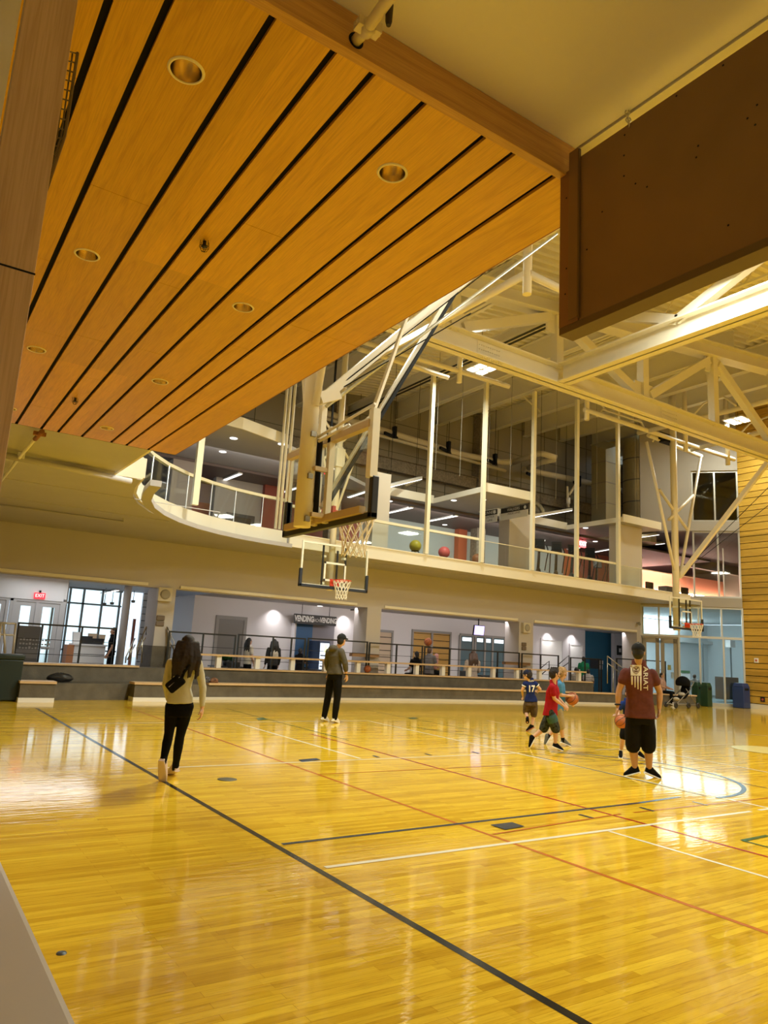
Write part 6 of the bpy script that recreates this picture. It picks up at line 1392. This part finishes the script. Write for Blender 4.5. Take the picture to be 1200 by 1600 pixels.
for i, (x0, x1, yb) in enumerate(((986, 989, 1070), (991, 993.5, 1074), (995.5, 998, 1077), (1000, 1002.5, 1079))):
    n0 = len(V); V += pic([(x0, 1056.5), (x1, 1056.5), (x1 - .3, yb), (x0 + .5, yb)]); F.append((n0, n0 + 1, n0 + 2, n0 + 3))
drape(T, 'print_stripe', V, F, PRN, top, D)
sh_ = [(994, 1041.5), (998.5, 1042.5), (1000, 1047), (997.5, 1051), (994, 1053.5), (990.3, 1051), (987.8, 1047), (989.3, 1042.5)]; V = []; F = []
for i in range(8):
    a, c = Vector(sh_[i]), Vector(sh_[(i + 1) % 8]); m = Vector((994, 1047)); n0 = len(V); V += pic([tuple(a), tuple(c), tuple(c.lerp(m, .14)), tuple(a.lerp(m, .14))], dd); F.append((n0, n0 + 1, n0 + 2, n0 + 3))
for q in (((994, 1046), (991, 1043.5)), ((994, 1046), (997, 1043.5)), ((994, 1046), (994, 1050.5)), ((990.5, 1047.5), (993, 1050)), ((997.5, 1047.5), (995, 1050))):
    a, c = Vector(q[0]), Vector(q[1]); n_ = Vector((-(c - a).y, (c - a).x)).normalized() * .65; n0 = len(V); V += pic([tuple(a - n_), tuple(c - n_), tuple(c + n_), tuple(a + n_)]); F.append((n0, n0 + 1, n0 + 2, n0 + 3))
drape(T, 'print_shield', V, F, MAR, top, D, .008)
tv, tf = text_mesh('ARIAT', 9.4, bold=.12)
# reads downwards: text x runs down the picture, text y runs to the right
drape(T, 'print_lettering', [gd(1008.5 + v.y * 1.05, 1060 + v.x * 1.42, dd) for v in tv], tf, PRN, top, D, .005)
one('wristwatch', MB().tube([J['wL'] + (J['eL'] - J['wL']).normalized() * .02 + Vector((math.cos(R(a)) * .034, math.sin(R(a)) * .034, 0)) for a in range(0, 360, 30)], .012, 8, closed=True), BLACK, 'black watch on the left wrist of the man in the maroon shirt', 'watch')
# ---- boy in the blue 17 jersey, running away
d0 = depth_of(gz(829, 1143.5))
J = pick(d0, dict(head=(824, 1054.5), sL=(820.5, 1068), sR=(836.5, 1068), eL=(816, 1078), eR=(844, 1077), wL=(817, 1087, .12), wR=(841, 1079, .22), hL=(824, 1096), hR=(835, 1096), kL=(822, 1112, .1), kR=(834, 1116, .05), aL=(824, 1123, -.12), aR=(831, 1135, .0), tL=(824, 1131, -.10), tR=(827, 1141, .02)))
J['tR'] = J['aR'] + Vector((-.06, .12, -.05)); J['aR'].z = max(J['aR'].z, .09); J['tR'].z = .035
JRS = clothmat('blue_jersey_cloth', (.012, .022, .11), .1)
T, top, fr_ = person('boy in a blue number 17 jersey and navy cap running away', J, dict(skin=SK1, top=JRS, top_name='jersey', bottom=clothmat('grey_brown_shorts', (.085, .060, .040), .4, 20), bottom_name='shorts', legs='shorts', short_len=1.0, legr=1.12, sleeve='cap', sleever=.9, hem=-.01, girth=.95, shoe=BLKC, sole=mat('brick_sole', (.34, .12, .07), .7), hair=HAIRD, hair_style='shag', cap=clothmat('navy_cap', (.012, .016, .04)), face=(-.45, 1, 0), flip='L', trap=1.5, hs=.90), s=.80, voxel=.009)
V, F = text_mesh('17', 11.5, bold=.35); drape(T, 'jersey_number', [gd(830.3 + v.x * .95, 1076.6 - v.y * 1.22, d0 - .4) for v in V], F, WHITE, top, D, .006)
V, F = text_mesh('ALLEN', 3.6, bold=.06); drape(T, 'jersey_name', [gd(830 + v.x * .80, 1064 - v.y * 1.0, d0 - .4) for v in V], F, WHITE, top, D, .006)
for k, (e0, e1) in (('L', ('sL', 'eL')), ('R', ('sR', 'eR'))):
    a, c = J[e0], J[e1]; q = a.lerp(c, .34); ax = (c - a).normalized(); obj('sleeve_stripe', MB().tube([q - ax * .010, q + ax * .010], .0535, 14, caps=False), WHITE, T)
# ---- boy in red
d0 = depth_of(gz(872, 1172))
fR = Vector((.90, -.34, 0))
J = pick(d0, dict(head=(867, 1053), sL=(867, 1073, .11), sR=(862.5, 1073, -.11), eL=(872, 1091, .14), eR=(866, 1091.5, -.12), wL=(881, 1100, .10), wR=(881, 1103.5, -.10), hL=(861, 1112, .07), hR=(859, 1112, -.07), kL=(849, 1139, .07), kR=(868.5, 1140, -.05), aL=(832, 1153, .06), aR=(867.5, 1165, -.05), tL=(825, 1166, .04), tR=(880, 1169, -.06)))
J['aR'].z = .085; J['tR'] = J['aR'] + fR.normalized() * .16; J['tR'].z = .03
SUIT = clothmat('patterned_shorts', (.035, .040, .036), .9, 26)
T, top, fr_ = person('boy in a red polo shirt, dark patterned shorts and glasses', J, dict(skin=SK1, top=clothmat('red_polo_cloth', (.30, .012, .02), .08), top_name='polo_shirt', bottom=SUIT, bottom_name='shorts', legs='shorts', short_len=.95, legr=1.15, sleeve='short', hem=-.08, girth=1.0, shoe=BLKC, sole=WHITE, sock=BLKC, sock_len=.1, hair=HAIRD, hair_style='shag', face=(.92, -.30, -.05), fw=fR, hsR=(0, 0, 1), trap=1.45, dep=1.30, hs=.93, sl_len=.58, sleever=1.1), s=.82, voxel=.009)
hh = J['head']; g_ = MB(); f_ = Vector((.92, -.30, -.05)).normalized(); rr_, ff_, uu_ = frame_from(f_)
for k in (-1, 1): g_.tube([hh + rr_ * (k * .03 + math.cos(R(a)) * .02) + ff_ * .083 + uu_ * (.004 + math.sin(R(a)) * .016) for a in range(0, 360, 30)], .0025, 6, closed=True); g_.tube([hh + rr_ * k * .05 + ff_ * .08 + uu_ * .006, hh + rr_ * k * .068 + uu_ * .004], .0025, 6)
obj('glasses', g_, GYMK, T)
for z_ in (.30, .42): obj('shorts_band', Prims().chain([J['hR'].lerp(J['kR'], z_) , J['hR'].lerp(J['kR'], z_ + .07)], [.094, .094]), clothmat('teal_band', (.05, .11, .11)), T)
# ---- boy in light blue behind, carrying a ball
d0 = depth_of(gz(886, 1165))
J = pick(d0, dict(head=(879, 1052), sL=(877, 1069, .11), sR=(874.5, 1069, -.10), eL=(880, 1088, .12), eR=(876, 1086, -.12), wL=(889, 1096, .08), wR=(891.5, 1087.5, -.11), hL=(876, 1109, .07), hR=(873.5, 1109, -.06), kL=(866, 1140, .07), kR=(877, 1137, -.05), aL=(856, 1151, .06), aR=(880, 1157, -.05), tL=(849, 1163, .04), tR=(891, 1165, -.05)))
J['aR'].z = .085; J['tR'] = J['aR'] + fR.normalized() * .16; J['tR'].z = .03
T, top, fr_ = person('sandy-haired boy in a light blue shirt carrying a ball beside the boy in red', J, dict(skin=SK1, top=clothmat('sky_blue_cloth', (.07, .22, .42), .1), bottom=clothmat('khaki_cloth', (.33, .28, .17), .1), bottom_name='shorts', legs='shorts', short_len=.92, legr=1.1, sleeve='short', hem=-.02, girth=.92, shoe=clothmat('grey_shoe_cloth', (.12, .13, .13)), sole=WHITE, sock=BLKC, sock_len=.25, hair=HAIRS, hair_style='shag', face=(.97, -.1, -.1), fw=fR, hsR=(0, 0, 1), hsL=(0, 0, 1), curl=.5, trap=1.4, dep=1.15, hs=.92), s=.82, voxel=.009)
# ---- child hidden behind the man in maroon
d0 = depth_of(gz(968, 1183))
J = pick(d0, dict(head=(984, 1084), sL=(990, 1099), sR=(973, 1099), eL=(994, 1112, -.05), eR=(966, 1111), wL=(992, 1120, -.2), wR=(966.5, 1121, -.12), hL=(987, 1133), hR=(977, 1133), kL=(994, 1157, .0), kR=(973, 1155, -.05), aL=(997, 1176), aR=(970, 1172), tL=(999, 1181, -.05), tR=(963, 1180, -.05)))
J['aR'].z = .085; J['tR'] = J['aR'] + Vector((-.12, -.09, -.05)); J['aL'].z = .085; J['tL'] = J['aL'] + Vector((.03, -.14, -.05))
person('child in a blue shirt and black shorts dribbling, mostly hidden behind the man in maroon', J, dict(skin=SK1, top=clothmat('royal_blue_cloth', (.014, .035, .18), .1), bottom=BLKC, bottom_name='shorts', legs='shorts', short_len=.8, sleeve='short', shoe=BLKC, sole=WHITE, sock=WHITE, sock_len=.2, hair=HAIRD, face=(-.5, -1, -.2), fw=(-.5, -1, 0), hs=.88), s=.72, voxel=.009)
# ---- basketballs
BALLM = mat('basketball_orange', (.40, .11, .03), .55, bump=.3, bscale=420)
def ball(c, rb, label):
    t = thing('basketball', label, 'basketball', (c[0], c[1], c[2] - rb)); c = Vector(c); obj('skin', MB().sphere(c, rb, 28, 18), BALLM, t)
    q = Quaternion((1, .4, .2), .9); seams = []
    for ax in ((1, 0, 0), (0, 1, 0)):
        a = q @ Vector(ax); e1 = a.orthogonal().normalized(); e2 = a.cross(e1); seams.append([c + (e1 * math.cos(R(k)) + e2 * math.sin(R(k))) * rb for k in range(0, 360, 12)])
    e1, e2, e3 = (q @ Vector(v) for v in ((1, 0, 0), (0, 1, 0), (0, 0, 1)))
    for sg in (-1, 1): seams.append([c + (e1 * sg * (.62 + .12 * math.cos(R(2 * k))) + e2 * math.cos(R(k)) * .74 + e3 * math.sin(R(k)) * .74).normalized() * rb for k in range(0, 360, 12)])
    for sm in seams: obj('seam', MB().tube(sm, .0045, 5, closed=True), GYMK, t)
dB = depth_of(gz(886, 1165)); c = gd(894, 1091.5, dB - .02); ball(c, .118, 'basketball held by the boy in the light blue shirt')
dB = depth_of(gz(968, 1183)); ball(gd(971.5, 1127, dB - .26), .115, 'basketball dribbled by the child half hidden behind the man in maroon')
p = gy(577, 1043, 20.62); ball((p.x, 20.72, .80 + .121), .12, 'basketball resting on the upper bleacher tier right of the man in the grey hoodie')
p = gy(669, 1003, 21.9); ball(p, .15, 'basketball in the air in front of the amber double doors')
# ---- people in the corridor and lobby
def bystander(label, px, pyhead, Y, yaw, o, h=1.7, seated=None):
    """default standing or seated skeleton turned by yaw (0 = facing away from the hall)"""
    p = gy(px, pyhead, Y); zh = p.z - .10; s = (zh / (h * .937)) * h / 1.72 if seated is None else h / 1.72
    f = Vector((math.sin(R(yaw)), math.cos(R(yaw)), 0)); r = f.cross(Vector((0, 0, 1))); u = Vector((0, 0, 1)); b0 = Vector((p.x, Y, 0))
    z0 = 0
    if seated is None:
        hz = .92 * s; J = dict(head=b0 + u * 1.62 * s, sL=b0 - r * .18 * s + u * 1.40 * s, sR=b0 + r * .18 * s + u * 1.40 * s, hL=b0 - r * .09 * s + u * hz, hR=b0 + r * .09 * s + u * hz)
        for k, sg in (('L', -1), ('R', 1)):
            S = J['s' + k]; J['e' + k] = S + r * sg * .05 * s - u * .28 * s; J['w' + k] = J['e' + k] + f * .10 * s - u * .24 * s; J['k' + k] = b0 + r * sg * .10 * s + u * .49 * s + f * .02; J['a' + k] = b0 + r * sg * .11 * s + u * .09 * s; J['t' + k] = J['a' + k] + f * .17 * s - u * .055 * s
    else:
        hz = seated; top = zh; k0 = (top - hz) / .70; s = k0; J = dict(head=b0 + u * top, sL=b0 - r * .18 * s + u * (hz + .50 * s), sR=b0 + r * .18 * s + u * (hz + .50 * s), hL=b0 - r * .09 * s + u * hz, hR=b0 + r * .09 * s + u * hz)
        for k, sg in (('L', -1), ('R', 1)):
            S = J['s' + k]; J['e' + k] = S + r * sg * .05 * s - u * .26 * s + f * .06; J['w' + k] = J['e' + k] + f * .22 * s - u * .06 * s - r * sg * .05; J['k' + k] = b0 + r * sg * .11 * s + u * hz + f * .42 * s; J['a' + k] = J['k' + k] - u * (hz - .09) + f * .02; J['t' + k] = J['a' + k] + f * .17 * s - u * .055
    o = dict(o); o.setdefault('fw', f); o.setdefault('face', f); o.setdefault('shoe', BLKC); o.setdefault('bottom', BLKC); o['base_z'] = 0
    return person(label, J, o, s=s, voxel=.018)
CHR = clothmat('charcoal_cloth', (.03, .03, .032))
bystander('woman in a pale top with black sleeves walking right behind the left guard rail', 390, 998, 23, 80, dict(skin=SK2, top=clothmat('ivory_cloth', (.55, .50, .42)), sleeve='short', hair=HAIRK, hair_style='long'))
T, top, fr_ = bystander('person in a dark hooded jacket with a pale back patch', 429, 1000, 22.6, 10, dict(skin=SK2, top=CHR, top_name='jacket', sleeve='long', hood=True, hair=HAIRK, hair_style='long'))
drape(T, 'back_patch', [gd(x, y, depth_of((10.9, 22.6, 1.2)) - .6) for x, y in ((423, 1014), (435, 1015), (435, 1029), (423, 1028))], [(0, 1, 2, 3)], clothmat('ivory_cloth'), top, D, .008)
bystander('person in black seated by the small table near the blue alcove', 470, 1013, 24.2, 60, dict(skin=SK3, top=BLKC, hair=HAIRK), seated=.72)
bystander('boy in a black shirt seated in front of the amber double doors, left', 651, 1019, 22.0, 0, dict(skin=SK1, top=BLKC, hair=HAIRK), seated=.72)
bystander('person in a grey shirt leaning at the amber double doors, holding a small child', 672, 1013, 22.3, 70, dict(skin=SK1, top=clothmat('mid_grey_cloth', (.16, .15, .15)), hair=HAIRB), seated=.85)
p = gy(682, 1025, 22.2); b = Prims(); b.ell(p, (.09, .09, .10)); b.cap(p - Vector((0, 0, .1)), p - Vector((.05, 0, .42)), .09, .10); tag(melt('person', b, clothmat('pinkish_cloth', (.50, .26, .24)), None, .02, 4), 'small child in pinkish clothes held by the person in the grey shirt', 'person')
bystander('woman in a beige top seated before the bluish windows', 739, 1020, 23.6, 20, dict(skin=SK1, top=clothmat('beige_cloth', (.42, .34, .26)), hair=HAIRB, hair_style='long', sleeve='long'), seated=.60)
bystander('person in a green shirt standing in front of the blue wall', 912, 1027, 23.4, 60, dict(skin=SK3, top=clothmat('green_cloth', (.01, .12, .05)), hair=HAIRK))
bystander('person in a grey top seated left of the one in green', 900, 1044, 22.3, 20, dict(skin=SK3, top=clothmat('stone_cloth', (.30, .27, .23)), hair=HAIRK), seated=.45)
bystander('person in a pale grey top seated right of the one in green', 919, 1046, 22.5, 60, dict(skin=SK3, top=clothmat('pale_grey_cloth', (.36, .34, .32)), hair=HAIRK), seated=.45)
bystander('receptionist in a dark top standing at the right end of the white reception desk', 178, 982, 25.6, -80, dict(skin=SK2, top=BLKC, sleeve='short', hair=HAIRK))
bystander('person in a grey shirt seated behind the corner glass near the poster', 1085, 1054, 21.6, 60, dict(skin=SK2, top=clothmat('dove_cloth', (.42, .42, .44)), hair=HAIRK, hair_style='bun'), seated=.48)
_a, _c = gz(1010, 1101), gz(1097, 1104.5); _p = gz(1036, 1102.2); _yb = _a.y + (_c.y - _a.y) * (_p.x - _a.x) / (_c.x - _a.x)
bystander('person in black trousers seated on the low bench beside the stroller', 1034.5, 1052, _yb + .36, 165, dict(skin=SK2, top=clothmat('dusty_pink_cloth', (.40, .26, .22)), hair=HAIRK, shoe=WHITE), seated=.50)
# ---- stroller
a = gz(1043, 1105.5); c_ = gz(1076, 1105.5); q = (a + c_) / 2; q.y = min(a.y, c_.y) - .15
t = thing('stroller', 'black folding-hood stroller parked in front of the low bench', 'stroller', (q.x, q.y, 0)); X, Y = q.x, q.y; w = abs(c_.x - a.x) / 2
for sx in (-1, 0.1, .95):
    for sy in (-.22, .22):
        if sx == .1 and sy > 0: continue
        wl = MB(); wl.lathe((X + sx * w, Y + sy - .02, .11), [(.02, 0), (.02, -.005), (.085, 0), (.11, .005), (.11, .035), (.085, .04), (.02, .045), (.02, .05)], 20, axis=(0, 1, 0)); obj('wheel', wl, GYMK, t)
fr2 = [((-w, -.2, .12), (.25, -.2, .72)), ((w * .9, -.2, .12), (-.05, -.2, .75)), ((-w, .2, .12), (.25, .2, .72)), ((w * .9, .2, .12), (-.05, .2, .75)), ((-w, -.2, .14), (w * .9, -.2, .14)), ((-w, .2, .14), (w * .9, .2, .14)), ((.2, -.2, .7), (.5, -.2, 1.02)), ((.2, .2, .7), (.5, .2, 1.02)), ((.5, -.2, 1.02), (.5, .2, 1.02))]
for p1, p2 in fr2: obj('frame_tube', MB().tube([Vector(p1) + Vector((X, Y, 0)), Vector(p2) + Vector((X, Y, 0))], .014, 8), mat('dull_steel'), t)
b = Prims(); b.loft([((X - .38, Y, .40), (0, 1, 0), (.3, 0, 1), .19, .05), ((X - .05, Y, .40), (0, 1, 0), (0, 0, 1), .20, .06), ((X + .15, Y, .55), (0, 1, 0), (-.7, 0, .7), .20, .06), ((X + .27, Y, .88), (0, 1, 0), (-1, 0, .2), .19, .05)]); melt('seat', b, BLKC, t, .02, 4)
b = Prims(); b.ell((X + .06, Y, .95), (.24, .30, .27)); b.v = [(x, y, max(z, .84)) for x, y, z in b.v]; melt('hood', b, BLKC, t, .02, 3)
b = Prims(); b.ell((X - .08, Y - .03, .52), (.10, .16, .08)); b.ell((X - .38, Y, .34), (.08, .14, .07)); melt('blanket', b, clothmat('ivory_cloth'), t, .02, 4)
